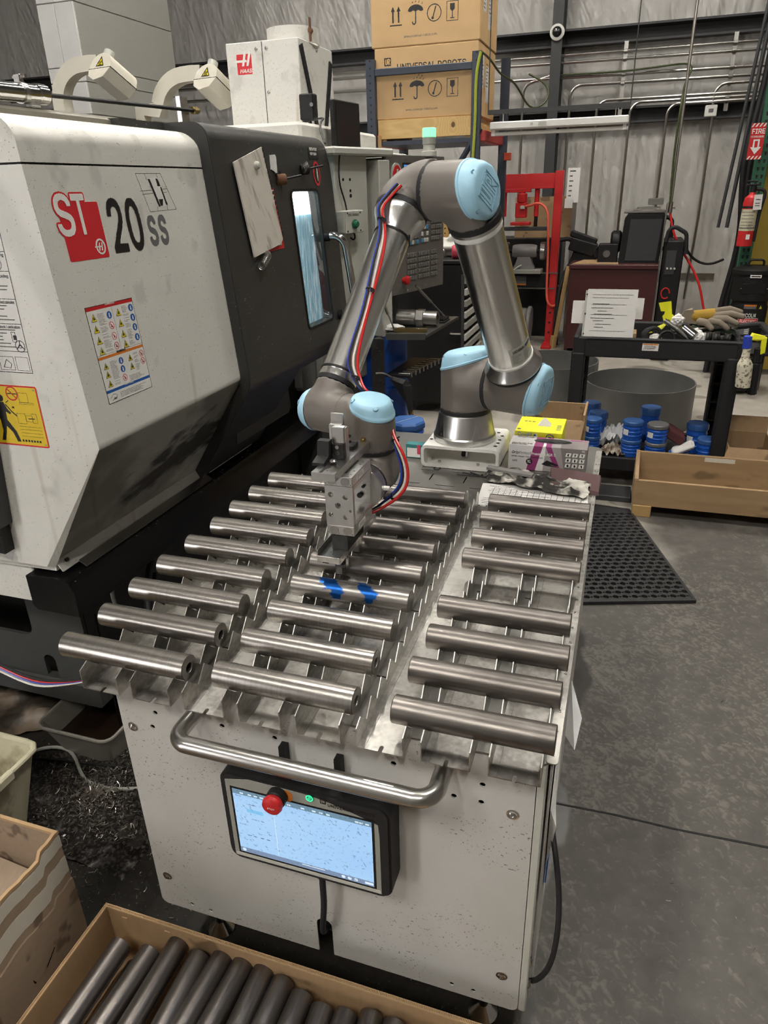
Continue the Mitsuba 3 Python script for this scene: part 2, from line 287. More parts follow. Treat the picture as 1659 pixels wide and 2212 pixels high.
def text(s, h, o, X, Y, d=.0006, width=None, bold=False, shear=0.0):
    m = meshkit.text_mesh(s, h, d, bold)
    if width: m.vertices[:, 0] *= width / (m.vertices[:, 0].max() - m.vertices[:, 0].min())
    if shear: m.vertices[:, 0] += m.vertices[:, 1] * shear
    return place(m, o, X, Y)

# ------------------------------------------------------------------ entries
COUNT = {}
def numbered(key):
    i = COUNT.get(key, -1) + 1; COUNT[key] = i
    return key if i == 0 else f'{key}_{i:03d}'
def thing(name, label, cat_, group=None):
    k = numbered(name); labels[k] = {'label': label, 'category': cat_}
    if group: labels[k]['group'] = group
    return k
TINY = {'print', 'marker_print', 'small_print', 'label_print', 'rating_print', 'tag_print', 'warning_print', 'top_print', 'rivet', 'drawing', 'legend', 'guide_line', 'shape', 'punch_hole', 'punched_edge', 'rail_holes', 'stain', 'row_number', 'pictogram'}
def part(parent, name, mesh, m, label=None, smooth=30, kind=None, **more):
    if name in TINY and kind is None and isinstance(mesh, trimesh.Trimesh) and name not in ('pictogram', 'row_number'): kind = 'stuff'
    k = numbered(parent + '__' + name); scene[k] = mikit.ply(mesh, M.get(m, m) if m else None, smooth=smooth, **more)
    if label: labels.setdefault(k, {})['label'] = label
    if kind: labels.setdefault(k, {})['kind'] = kind
    return k
def solo(name, label, cat_, mesh, m, group=None, smooth=30, kind=None, **more):
    k = thing(name, label, cat_, group); scene[k] = mikit.ply(mesh, M.get(m, m), smooth=smooth, **more)
    if kind: labels[k]['kind'] = kind
    return k
def struct(name, mesh, m, label=None, smooth=False):
    k = numbered(name); scene[k] = mikit.ply(mesh, M[m], smooth=smooth); labels[k] = {'kind': 'structure'}
    if label: labels[k]['label'] = label
    return k
def ordinal(i): return ['first', 'second', 'third', 'fourth', 'fifth', 'sixth', 'seventh', 'eighth', 'ninth', 'tenth', 'eleventh', 'twelfth', 'thirteenth', 'fourteenth'][i]
V = lambda *a: np.array(a, float)
ex, ey, ez = V(1, 0, 0), V(0, 1, 0), V(0, 0, 1)
# ------------------------------------------------------------------ the room
WY = 8.5
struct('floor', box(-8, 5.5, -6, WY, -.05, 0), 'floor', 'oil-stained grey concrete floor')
part('floor', 'crack', prism([(-.1, .7165), (.3, .719), (.773, .7125), (.95, .7185), (1.1, .7155), (1.35, .724), (2.4, .735), (2.4, .741), (1.35, .731), (1.1, .7215), (.95, .7245), (.773, .7185), (.3, .7245), (-.1, .7215)], .0012), 'hole', 'dark joint in the concrete')
g = [(x, z) for x in np.linspace(-8, 5.5, 28) for z in np.linspace(0, 5, 11)]
struct('wall_back', box(-8, 5.5, WY, WY + .1, 0, 6), 'wall', 'vinyl-faced insulated metal building wall')
for z0, z1 in ((2.87, 3.02), (2.12, 2.27)):
    part('wall_back', 'girt', prism([(0, 0), (-.14, 0), (-.14, .02), (-.012, .022), (-.012, .13), (-.20, .13), (-.20, z1 - z0), (0, z1 - z0)], 13.4, (-7.95, WY, z0), ey, ez), 'girt', 'dark steel girt')
part('wall_back', 'post', cat(box(-.215, -.105, 8.17, 8.19, 0, 6), box(-.165, -.155, 8.19, 8.46, 0, 6), box(-.215, -.105, 8.46, 8.48, 0, 6)), 'girt', 'dark steel wall post')
part('wall_back', 'post', cat(box(-5.36, -5.17, 8.17, 8.19, 0, 6), box(-5.27, -5.255, 8.19, 8.46, 0, 6)), 'girt', 'dark steel wall post')
part('wall_back', 'base_strip', box(.55, 1.75, WY - .03, WY, .5, .56), 'steel')
struct('wall_left', box(-8.1, -8, -6, WY, 0, 6), 'wallside'); struct('wall_right', box(5.5, 5.6, -6, WY, 0, 6), 'wallside')
struct('wall_front', box(-8, 5.5, -6.1, -6, 0, 6), 'wallside'); struct('ceiling', box(-8, 5.5, -6, WY, 6, 6.1), 'ceiling')
for i, (lx, ly) in enumerate(LAMPS):
    t = thing('ceiling_light', f'long tube light fixture hung under the roof, outside the picture, ' + f'{ordinal(i)} of eight', 'light', 'tube lights under the roof')
    part(t, 'housing', box(lx - .16, lx + .16, ly - .65, ly + .65, LAMP_Z + .005, LAMP_Z + .07, .01), 'white')
    for s in (-1, 1): part(t, 'hanger', cyl((lx, ly + s * .5, LAMP_Z + .06), (lx, ly + s * .5, 6.0), .004, 6), 'steel')
    k = part(t, 'tube', prism(sbox(lx - .14, ly - .62, lx + .14, ly + .62), .002, (0, 0, LAMP_Z), (1, 0, 0), (0, -1, 0)) if False else place(trimesh.creation.box(extents=[.28, 1.24, .004]), (lx, ly, LAMP_Z)), 'white')
    scene[k]['emitter'] = emitter(LAMP_COL * LAMP)
t = thing('bay_door', 'tall daylight bay door opening far behind the camera, outside the picture', 'door')
k = part(t, 'opening', box(-4.75, -3.35, -5.995, -5.99, .2, 3.0), 'white', 'bright daylight opening'); scene[k]['emitter'] = emitter(np.array([1.0, .97, .96]) * DAYLIGHT)
part(t, 'frame', cat(box(-4.85, -4.75, -6, -5.93, 0, 3.1), box(-3.35, -3.25, -6, -5.93, 0, 3.1), box(-4.85, -3.25, -6, -5.93, 3.0, 3.1)), 'girt')
# conduits along the wall
y = 8.272
def conduit(pts, r=.0155, bend=.11): return tube(fillet_path(pts, bend) if len(pts) > 2 else np.array(pts, float), r, 8)
L = [('topmost level conduit under the upper girt', [(-7.5, y, 2.785), (2.3, y, 2.775)]), ('second level conduit below the upper girt', [(-7.5, y, 2.745), (2.3, y, 2.70)]),
     ('long level conduit across the middle of the wall bay', [(-7.5, y, 2.62), (2.3, y, 2.56)]),
     ('conduit that bends down just right of the dark wall post', [(.01, y, 0.), (.01, y, 2.497), (2.3, y, 2.485)]),
     ('conduit that bends down behind the middle of the white strip light', [(.30, y, 0.), (.30, y, 2.34), (2.3, y, 2.34)]),
     ('conduit that bends down at the right end of the white strip light', [(.645, y, 0.), (.645, y, 2.305), (2.3, y, 2.305)]),
     ('conduit that bends down over the black generator', [(1.02, y, 0.), (1.02, y, 2.27), (2.3, y, 2.272)]),
     ('short conduit that bends down into the white junction box', [(1.457, y, 2.22), (1.457, y, 2.428), (2.3, y, 2.43)]),
     ('conduit dropping from the white junction box to the floor', [(1.468, y, 2.14), (1.475, y, 1.2), (1.45, y, .3)]),
     ('conduit left of the dark wall post, bending down behind the box rack', [(-.50, y, 1.2), (-.50, y, 2.53), (-.22, y, 2.60)])]
for lab, pts in L: solo('conduit', 'galvanised steel ' + lab, 'pipe', conduit(pts), 'steel', 'conduits on the back wall')
for x0, x1, lab in ((.541, .528, 'left'), (1.585, 1.599, 'right')):
    t = thing('strut_channel', f'perforated steel strut carrying conduits, {lab} of two on the wall bay', 'bracket', 'conduit struts')
    part(t, 'rail', cat(box(x0 - .02, x0 - .014, 8.290, 8.308, 2.18, 2.87), box(x0 + .014, x0 + .02, 8.290, 8.308, 2.18, 2.87), box(x0 - .02, x0 + .02, 8.308, 8.312, 2.18, 2.87)), 'steel')
    for z in (2.30, 2.49, 2.575, 2.715, 2.78): part(t, 'clamp', box(x0 - .022, x0 + .022, 8.252, 8.262, z - .012, z + .012, .003), 'steel')
t = thing('junction_box', 'small white square junction box on the lower girt near the green rack', 'electrical box')
part(t, 'body', box(1.385, 1.50, 8.20, 8.255, 2.13, 2.235, .006), 'white'); part(t, 'label', box(1.42, 1.465, 8.197, 8.20, 2.165, 2.20), 'inkgrey')
t = thing('dome_camera', 'round dome camera high on the dark wall post', 'camera')
part(t, 'ring', lathe([(.045, 0), (.075, 0), (.075, .03), (.05, .045), (.045, .03)], (-.16, 8.17, 2.975), (0, -1, 0), 28), 'white')
part(t, 'dome', lathe([(.048, .02), (.044, .045), (.03, .062), (0, .07)], (-.16, 8.17, 2.975), (0, -1, 0), 24), 'blackgloss')
t = thing('drop_pipe', 'vertical steel pipe dropping from the roof with a green air hose along it', 'pipe')
part(t, 'pipe', cyl((1.108, 6.5, 1.36), (1.108, 6.5, 5.99), .012, 10), 'steel'); part(t, 'valve', cat(cyl((1.108, 6.5, 1.28), (1.108, 6.5, 1.37), .02, 10), box(1.09, 1.15, 6.49, 6.51, 1.31, 1.325)), 'steel')
part(t, 'air_hose', tube(spl([(-.10, 8.24, 2.60), (.35, 8.23, 2.592), (.75, 8.22, 2.60), (1.05, 8.2, 2.615), (1.16, 7.9, 2.57), (1.11, 6.8, 2.30), (1.088, 6.487, 2.15), (1.082, 6.483, 1.8), (1.10, 6.48, 1.36)], 70), .009, 8), 'olive', 'olive green hose')
solo('air_hose', 'thin dark red air hose hanging from the steel drop pipe to the floor', 'hose', tube(spl([(1.11, 6.5, 1.29), (1.17, 6.45, 1.1), (1.30, 6.4, .9), (1.42, 6.3, .7), (1.50, 6.25, .45), (1.56, 6.2, .28), (1.66, 6.1, .01)], 50), .010, 8), 'hosered')
# hanging strip light
t = thing('strip_light', 'unlit white strip light hanging on chains in front of the wall', 'light')
part(t, 'housing', box(-.335, .70, 5.45, 5.57, 1.935, 1.99, .008), 'white'); part(t, 'lamp_tube', cyl((-.33, 5.51, 1.907), (.70, 5.51, 1.907), .014, 12), 'white')
for x in (-.31, .675): part(t, 'socket', box(x - .012, x + .012, 5.49, 5.53, 1.895, 1.935), 'white')
for x in (-.24, .60): part(t, 'chain', cyl((x, 5.51, 1.99), (x, 5.51, 2.045), .005, 6), 'steel')
part(t, 'hanging_bar', box(-.36, .70, 5.49, 5.53, 2.045, 2.075), 'girt'); 
part(t, 'label', cat(box(.04, .10, 5.447, 5.45, 1.95, 1.975), box(-.02, -.0, 5.447, 5.45, 1.955, 1.972)), 'palegrey')
for x in (-.36, .70): part(t, 'roof_rod', cyl((x, 5.51, 2.06), (x, 5.51, 5.99), .004, 6), 'girt')
# tiled square column at the left
t = thing('tiled_column', 'square column clad in white panels behind the lathe', 'column')
cx0, cx1, cy0, cy1 = -4.03, -3.67, 5.0, 6.4
part(t, 'core', box(cx0 + .01, cx1 - .01, cy0 + .01, cy1 - .01, 0, 5.9), 'grey')
for i, z in enumerate((.3, .9, 1.25, 1.62, 1.98, 2.18, 2.42, 2.53, 2.98)):
    z1 = (.3, .9, 1.25, 1.62, 1.98, 2.18, 2.42, 2.53, 2.98, 3.6)[i + 1]
    for a, b in ((cx0, -3.86), (-3.856, cx1)): part(t, 'panel', box(a, b, cy0, cy0 + .02, z + .003, z1 - .003, .003), 'tile')
    part(t, 'side_panel', box(cx1 - .02, cx1, cy0 + .004, cy1, z + .003, z1 - .003, .003), 'grey')  # same white panels; the shaded side is painted in as grey
# ------------------------------------------------------------------ machine-tending cart
U, ZT = .1016, .762
cart = thing('machine_tending_cart', 'grey sheet-metal robot cart with rows of notched steel channels on top', 'cart')
fp = rrect(.024, .778, .165, .757, .014).difference(unary_union([sbox(.386, .15, .418, .245), disc2(.402, .247, .016)]))
holes = [(.102, .694), (.09, .659), (.239, .698), (.552, .699), (.697, .696), (.696, .659), (.652, .659), (.098, .185), (.142, .183), (.655, .187), (.696, .187), (.34, .697)]
fp = fp.difference(unary_union([disc2(x, z, .0048) for x, z in holes]))
part(cart, 'front_panel', prism(fp, .003, (0, .049, 0), ex, ez), 'cart', 'dusty pale grey front panel')
part(cart, 'inner_frame', cat(box(.03, .07, .06, .10, .19, .74), box(.735, .772, .06, .10, .19, .74), box(.03, .07, 1.36, 1.40, .19, .74), box(.735, .772, 1.36, 1.40, .19, .74), box(.03, .772, .075, .10, .19, .23), box(.03, .772, .075, .10, .66, .70), box(.03, .06, .06, 1.40, .19, .23), box(.742, .772, .06, 1.40, .19, .23)), 'girt')
part(cart, 'back_panel', box(.03, .77, 1.40, 1.403, .12, .74), 'cart')
part(cart, 'left_side_panel', box(.020, .023, .049, 1.40, .17, .745), 'cart')
part(cart, 'right_side_panel', box(.795, .798, .075, 1.40, .17, .735), 'cart')
part(cart, 'corner_post', box(.779, .792, .046, .075, .17, .757, .002), 'palegrey', 'pale corner post')
tp = rrect(.012, .806, .046, 1.50, .03)
slots = []
for i in range(7):
    for j in range(12):
        x, y = .10 + .1016 * i + (.03 if j % 2 else 0), .10 + .11 * j
        slots.append(sbox(x, y, x + .0035, y + .05)); slots.append(sbox(x - .045, y + .075, x + .012, y + .0785))
tp = tp.difference(unary_union(slots)); 
part(cart, 'top_plate', prism(tp, .003, (0, 0, ZT - .0035)), 'plate', 'slotted steel top plate')
part(cart, 'under_tray', box(.03, .775, .07, 1.39, ZT - .035, ZT - .03), 'hole')
part(cart, 'ruler_strip', prism(rrect(.7885, .806, .05, 1.46, .006), .0016, (0, 0, ZT - .0005)), 'zinc', 'pale strip with row numbers written on it')
for k, y in enumerate((.45, .95, 1.45, 2.45, 3.4, 3.9, 4.45, 4.95, 5.45, 6.45, 7.45, 8.45)):
    yy = y * U + .02
    part(cart, 'row_number', text('1234567890AB'[k] if k < 10 else '11', .0075, (.794, yy, ZT + .0011), ex, ey, .0002), 'ink')
for k, y in enumerate((1.02, 1.075, 1.16, 1.21, 1.27, 1.33)): part(cart, 'row_number', text(str(21 - k), .009, (.790, y, ZT + .0011), ex, ey, .0002), 'ink')
def screw(o, ax, r):
    o = V(*o); return lathe([(r * 1.35, 0), (r * 1.35, .0012), (r, .0018), (r * .92, .0036), (r * .6, .0052), (r * .33, .0056), (r * .3, .0035), (0, .0035)], o, ax, 20)
for x, z in ((.046, .649), (.746, .649), (.05, .254), (.746, .254)): part(cart, 'screw', screw((x, .046, z), (0, -1, 0), .0075), 'chrome')
for z in (.23, .29): part(cart, 'screw', screw((.7925, .062, z), (1, 0, 0), .007), 'chrome')
hz, hy = .7245, -.036
part(cart, 'handle', tube(fillet_path([(.196, .048, hz), (.196, hy, hz), (.6385, hy, hz), (.6385, .048, hz)], .03, 10), .0142, 20), 'steel', 'satin steel tube handle')
for x, y in ((.098, .125), (.705, .125), (.098, 1.33), (.705, 1.33)):
    part(cart, 'foot', lathe([(0, 0), (.030, 0), (.030, .006), (.0095, .03), (.0085, .04), (.0085, .20), (0, .20)], (x, y, 0), ez, 28), 'chrome', 'levelling foot')
# notched channels
def comb(end):
    p = [(0, 0), (0, .36 * U), (.195 * U, .437 * U)]; k = 0
    while True:
        yv, yt = (.455 + .5 * k) * U, (.70 + .5 * k) * U
        if yt > end: break
        p += [(yv - .0006, .182 * U), (yv + .0006, .182 * U), (yt - .0006, .432 * U), (yt + .0006, .432 * U)]; k += 1
    return p + [(end, .36 * U), (end, 0)]
CW = .741 * U; END = 9.3 * U
wall = prism(comb(END), .0018, (0, 0, 0), ey, ez)
floor2 = sbox(0, 0, CW, END).difference(unary_union([sbox(CW * .46, -.01, CW * .46 + .0065, .0095), disc2(CW * .46 + .00325, .0095, .00325)]))
channel = cat(wall, place(wall, (CW - .0018, 0, 0)), prism(floor2, .0018), )
for i in range(8):
    part(cart, 'channel', place(channel, (i * U, 0, ZT)), 'zinc')
for i in range(8): part(cart, 'bend_line', box(i * U + .0125, i * U + .0132, .001, END, ZT + .0018, ZT + .00205), 'plate')
# loose sheets on the right flank
solo('plastic_sleeve', 'clear plastic sleeve sticking out from the right flank of the cart', 'plastic sleeve', hull([(.808, .30, .73), (.809, .30, .73), (.832, .24, .70), (.833, .24, .70), (.808, .235, .66), (.809, .235, .66), (.826, .19, .672), (.827, .19, .672)]), 'clear')
solo('hanging_paper', 'white sheet of paper hanging on the right side of the cart', 'paper', cat(box(.8, .8012, .14, .36, .37, .70), hull([(.8, .10, .62), (.8008, .10, .62), (.812, .085, .60), (.800, .14, .45), (.801, .14, .45), (.8, .14, .68)])), 'paper')
solo('blue_card', 'blue and white card edge hanging on the right flank of the cart', 'card', box(.799, .803, .14, .20, .40, .46), 'bluesign')
solo('power_cable', 'black power cable looping out of the right side of the cart', 'cable', tube(spl([(.80, .14, .56), (.812, .105, .535), (.828, .075, .46), (.832, .055, .38), (.822, .05, .30), (.806, .06, .25), (.797, .075, .22)], 40), .0048, 10), 'rubber')
# ------------------------------------------------------------------ rods in the channels
RR, RZ = .0222, ZT + .493 * U
def rod_mesh(x0, x1, y, bore=False, b=.0012):
    pr = [(0, 0), (RR - b, 0), (RR, b), (RR, x1 - x0 - b), (RR - b, x1 - x0)] + ([(.0092, x1 - x0), (.008, x1 - x0 - .002), (.008, x1 - x0 - .06), (0, x1 - x0 - .06)] if bore else [(0, x1 - x0)])
    return lathe(pr, (x0, y, RZ), ex, 40)
for col, (xl, xr, m, word) in dict(left=(-.062, .191, 'turned', 'bright turned'), middle=(.245, .4928, 'turned', 'turned'), right=(.553, .798, 'rod', 'dark')).items():
    for k in range(9):
        if col == 'right' and k == 4: continue
        j = RNG.uniform(-.0035, .0035) + (.003 if col == 'left' and k < 2 else 0) - (.004 if col == 'left' and k in (2, 3) else 0)
        bore = col != 'right' and k < 2
        mk = 'marked' if col == 'middle' and k == 3 else m if not (col == 'middle' and k > 3) else 'rod'
        lab = f'{word} steel rod in the {col} column of channels, {ordinal(k if k < 4 or col != "right" else k - 1)} from the front' + (', marked blue' if mk == 'marked' else '')
        t = solo('steel_rod', lab, 'rod', rod_mesh(xl + j, xr + j, (.455 + k) * U, bore), mk, 'steel rods on the cart', smooth=40)
# ------------------------------------------------------------------ teach pendant
t = thing('teach_pendant', 'black touchscreen teach pendant hanging under the cart handle', 'control panel')
px0, px1, pz0, pz1, pf = .252, .560, .442, .648, -.003
body = rrect(px0, px1, pz0, pz1, .022)
part(t, 'body', cat(prism(body, .044, (0, .044, 0), ex, ez), prism(body.buffer(-.004), .004, (0, 0, 0), ex, ez)), 'rubber', 'black rubber housing')
face = Polygon([(.264, .452), (.542, .452), (.542, .585), (.540, .612)] + [(.540 - .150 * a, .612 + .030 * math.sin(a * math.pi / 2)) for a in np.linspace(0, 1, 8)] + [(.31, .643), (.264, .632)])
part(t, 'face_plate', prism(face, .0015, (0, -.0035, 0), ex, ez), 'grey', 'grey face plate')
sx0, sx1, sz0, sz1 = .2765, .5295, .466, .617
part(t, 'screen_frame', prism(sbox(sx0 - .004, sz0 - .004, sx1 + .004, sz1 + .003), .0006, (0, -.0049, 0), ex, ez), 'black')
sm = tm([(sx0, -.0060, sz0), (sx1, -.0060, sz0), (sx1, -.0060, sz1), (sx0, -.0060, sz1)], [(0, 1, 2), (0, 2, 3)])
k = part(t, 'screen', sm, 'black', 'lit pale blue screen', smooth=False, uv=np.array([(0, 0), (1, 0), (1, 1), (0, 1)], float))
scene[k]['emitter'] = {'type': 'area', 'radiance': mikit.proc(lambda p, n, uv: tex_screen(p, n, uv) * 2.0 ** -exposure)}
part(t, 'lower_lip', box(.266, .541, -.0055, -.0035, .4525, .4605, .0008), 'palegrey')
e = V(.366, -.005, .628); part(t, 'stop_collar', cyl(e, e + V(0, -.016, 0), .0175, 28, .002), 'black'); part(t, 'stop_button', lathe([(.011, .012), (.0165, .018), (.018, .024), (.0165, .029), (.010, .032), (0, .0325)], e, (0, -1, 0), 32), 'red', 'red emergency stop button')
part(t, 'stop_sticker', prism(disc2(.379, .628, .0125), .0006, (0, -.0050, 0), ex, ez), 'orange'); part(t, 'stop_text', text('STOP', .0035, (.361, -.0378, .6265), ex, ez, .0003), 'white')
pb = V(.4235, -.005, .639); part(t, 'power_button', cyl(pb, pb + V(0, -.003, 0), .0058, 24, .0006), 'greenled', 'green power button')
k = part(t, 'power_ring', ringm(pb + V(0, -.003, 0), (0, -1, 0), .0046, .0066, .0006, 28), 'greenled', 'glowing green ring'); scene[k]['emitter'] = emitter((.04, .95, .36))
k = part(t, 'power_symbol', cat(ringm(pb + V(0, -.003, 0), (0, -1, 0), .0021, .0027, .0006, 20), box(pb[0] - .0003, pb[0] + .0003, -.0088, -.008, .6385, .6418)), 'greenled'); scene[k]['emitter'] = emitter((.04, .95, .36))
def ur_logo(o, X, Y, s, d=.0006):
    X, Y = unit(X), unit(Y); sq = rrect(0, s, 0, s, s * .08)
    w = s * .07; u = LineString([(.2 * s, .85 * s), (.2 * s, .3 * s), (.3 * s, .18 * s), (.42 * s, .3 * s), (.42 * s, .85 * s)]).buffer(w, cap_style=2)
    r = LineString([(.58 * s, .15 * s), (.58 * s, .82 * s), (.75 * s, .82 * s), (.85 * s, .68 * s), (.75 * s, .52 * s), (.6 * s, .52 * s)]).buffer(w, cap_style=2).union(LineString([(.66 * s, .5 * s), (.85 * s, .15 * s)]).buffer(w, cap_style=2))
    return prism(sq.difference(u.union(r)), d, o, X, Y)
part(t, 'logo', ur_logo((.441, -.0050, .631), ex, ez, .0105), 'ink'); part(t, 'brand_text', text('UNIVERSAL ROBOTS', .0056, (.4535, -.0050, .6278), ex, ez, .0005, .080, True), 'ink')
part(t, 'grip_row', cat([box(.5555, .5575, -.0045, -.003, z, z + .0016) for z in np.arange(.47, .57, .0065)]), 'black', kind='stuff')
part(t, 'cable', tube(spl([(.421, .02, .445), (.4205, .018, .40), (.420, .018, .36), (.414, .02, .30), (.408, .028, .255), (.403, .06, .225), (.40, .11, .19)], 40), .0058, 12), 'rubber', 'black cable'); part(t, 'cable_boot', cyl((.421, .02, .445), (.4207, .019, .42), .0078, 14), 'rubber')
for x, z in ((.36, .703), (.46, .703)): part(t, 'hook', box(x - .006, x + .006, .03, .0455, .64, z - .008), 'black')
# ------------------------------------------------------------------ robot stand-off, arm
BX, BY, BZ = .3958, 1.2875, .8324
t = thing('riser_bracket', 'white rectangular steel riser under the robot base', 'bracket')
outer = rrect(.282, .520, ZT + .001, BZ - .001, .016); inner = rrect(.291, .511, ZT + .010, BZ - .010, .009)
part(t, 'box_tube', prism(outer.difference(inner), .215, (0, 1.405, 0), ex, ez), 'white', 'white rounded rectangular tube')
for x, y in ((.31, 1.23), (.335, 1.212), (.455, 1.212), (.48, 1.24), (.45, 1.37), (.33, 1.37)): part(t, 'bolt', cyl((x, y, ZT + .0095), (x, y, ZT + .0165), .0048, 12, .001), 'steel')
for x, y in ((.308, 1.34), (.502, 1.23), (.505, 1.26), (.505, 1.29), (.49, 1.36), (.506, 1.33), (.30, 1.25)): part(t, 'hole', cyl((x, y, BZ - .0009), (x, y, BZ - .0003), .0055, 14), 'hole')
part(t, 'cable_stub', tube(spl([(.392, 1.30, ZT + .006), (.396, 1.28, ZT + .02), (.402, 1.275, ZT + .04), (.404, 1.275, ZT + .062)], 14), .0075, 10), 'rubber'); part(t, 'centre_stud', cyl((.408, 1.268, ZT + .01), (.41, 1.268, ZT + .06), .005, 12), 'steel')
part(t, 'stain', cat([cyl((x, y, ZT + .0092), (x, y, ZT + .0098), r, 18) for x, y, r in ((.40, 1.285, .02), (.36, 1.26, .012), (.44, 1.25, .014))]), 'hole')
solo('key_ring', 'small black wire ring lying in front of the white riser', 'ring', place(trimesh.creation.torus(.010, .0011, major_sections=24, minor_sections=6), (.335, 1.183, ZT + .001)), 'black')

rob = thing('robot_arm', 'grey six-axis robot arm with pale blue joint caps and bright aluminium tubes', 'robot arm')
a = V(.9506, -.3105, 0); S0 = V(BX, BY, BZ + .18); S1 = V(.5625, 1.233, BZ + .18); u = V(-.1622, -.4966, .8527); E1 = V(.4636, .9301, 1.5323)
E2 = V(.3341, .9724, 1.5323); v = V(-.2009, -.615, -.7625); W1 = V(.2198, .6225, 1.0985); W2 = V(.3474, .5808, 1.0985); w = V(.0249, .0762, -.9968); W3 = V(.3504, .5899, .9796); tq = V(0, -1, 0)
def joint(P, d, s, r, la, lb, h, tau, edge=.006, k=.014, dome=None):
    """housing: cylinder along d from -la to the slanted cap plane at h, branch along s to lb, filleted where they meet"""
    d, s = unit(d), unit(s - d * (s @ d) if abs(d @ s) > 1e-3 else s); q = np.cross(d, s); tt = math.tan(math.radians(tau)); r2 = r * r
    def f(x, y, z):
        # local coordinates: x along s, y along q, z along d
        ra = math.sqrt(x * x + y * y) - r
        da = max(ra, -z - la, z - h - tt * x)
        db = max(math.sqrt(y * y + z * z) - r, x - lb, -x)
        e = max(k - abs(da - db), 0.0) / k
        return -(min(da, db) - e * e * k * .25)
    m = m3.Manifold.level_set(f, [-r - .01, -r - .01, -la - .01, lb + .01, r + .01, h + tt * r + .015], edge, 0.0)
    return place(mm(m), P, s, q, d)
def cap(P, d, s, r, h, tau, thick):
    d, s = unit(d), unit(s - d * (s @ d) if abs(d @ s) > 1e-3 else s); q = np.cross(d, s); n = 56; an = np.arange(n) * 2 * np.pi / n; tt = math.tan(math.radians(tau))
    rings = [(1.012, -.001, 1.), (1.035, .001, 1.), (1.035, .0055, 1.), (1.0, .007, 1.), (.985, thick * .35, .9), (.95, thick * .66, .72), (.88, thick * .88, .6), (.76, thick * .98, .52), (.45, thick * 1.03, .48), (.0, thick * 1.04, .46)]
    vs, ft = [], []
    for sc, hh, sl in rings:
        x, y = r * sc * np.cos(an), r * sc * np.sin(an)
        vs.append(P + x[:, None] * s + y[:, None] * q + (h + hh + tt * sl * x)[:, None] * d)
    for i in range(len(rings) - 1):
        for j in range(n):
            A, B, Cc, D = i * n + j, i * n + (j + 1) % n, (i + 1) * n + (j + 1) % n, (i + 1) * n + j
            ft += [(A, B, Cc), (A, Cc, D)]
    return tm(np.vstack(vs), ft), (P, d, s, q, h, thick, tt, r)
def cap_screws(name, info, angs):
    P, d, s, q, h, th, tt, r = info
    for g_ in angs:
        c, si = math.cos(g_), math.sin(g_); o = P + r * .86 * (c * s + si * q) + d * (h + th * .80 + tt * .62 * r * .86 * c)
        nd = unit(d + .55 * (c * s + si * q)); part(name, 'screw', cat(ringm(o - nd * .002, nd, .0035, .0060, .0042, 16), cyl(o - nd * .002, o + nd * .0008, .0036, 12)), 'blueline')
def add_joint(P, d, s, r, la, lb, h, tau, thick, angs, logo=False):
    j = part(rob, 'joint', joint(P, d, s, r, la, lb, h, tau), 'ur', 'grey joint housing', smooth=45)
    cm, info = cap(P, d, s, r, h, tau, thick); ck = part(rob, 'cap', cm, 'blue', 'pale blue joint cap', smooth=40)
    cap_screws(ck, info, angs)
    if logo: return ck, info
RB, RE, RW = .0748, .0640, .0450
add_joint(S0, ez, a, RB, .082, .090, .052, 18, .042, (2.6, 3.9, 5.2, .9))
ckS, infS = add_joint(S1, a, u, RB, .082, .078, .044, 16, .040, (.5, 2.2, 3.6, 5.2), True)
ckE, infE = add_joint(E1, a, -u, RE, .086, .062, .018, 14, .036, (.35, 1.9, 3.45, 5.0), True)
for ck, (P, d, s, q, h, th, tt, r) in ((ckS, infS), (ckE, infE)):
    sl = tt * .47; X = unit(q * (1 if True else -1)); Yv = unit(s + d * sl)
    if np.dot(np.cross(X, Yv), d) < 0: X = -X
    th_ = math.radians(205 if ck == ckE else 150); X2, Y2 = X * math.cos(th_) + Yv * math.sin(th_), -X * math.sin(th_) + Yv * math.cos(th_)
    c0 = P + d * (h + th * 1.034); k_ = r * .95
    def stroke(pts, closed=False):
        pts = [c0 + X2 * (x - .5) * k_ + Y2 * (y - .5) * k_ + d * .0 for x, y in pts]
        return tube(np.array(pts), .0009, 6)
    def rr(pts): return [tuple(z) for z in fillet_path([V(x, y, 0) for x, y in pts], .07, 5)[:, :2]]
    part(ck, 'emblem', cat(stroke([(0, 0), (1, 0), (1, 1), (0, 1), (0, 0)]), stroke(rr([(.12, .95), (.12, .15), (.45, .15), (.45, .95)])), stroke(rr([(.26, .95), (.26, .3), (.32, .3), (.32, .95)])), stroke(rr([(.58, .1), (.58, .9), (.9, .9), (.9, .5), (.7, .45), (.92, .1)])), stroke(rr([(.7, .1), (.7, .78), (.78, .78), (.78, .6)]))), 'blueline', 'engraved square emblem')
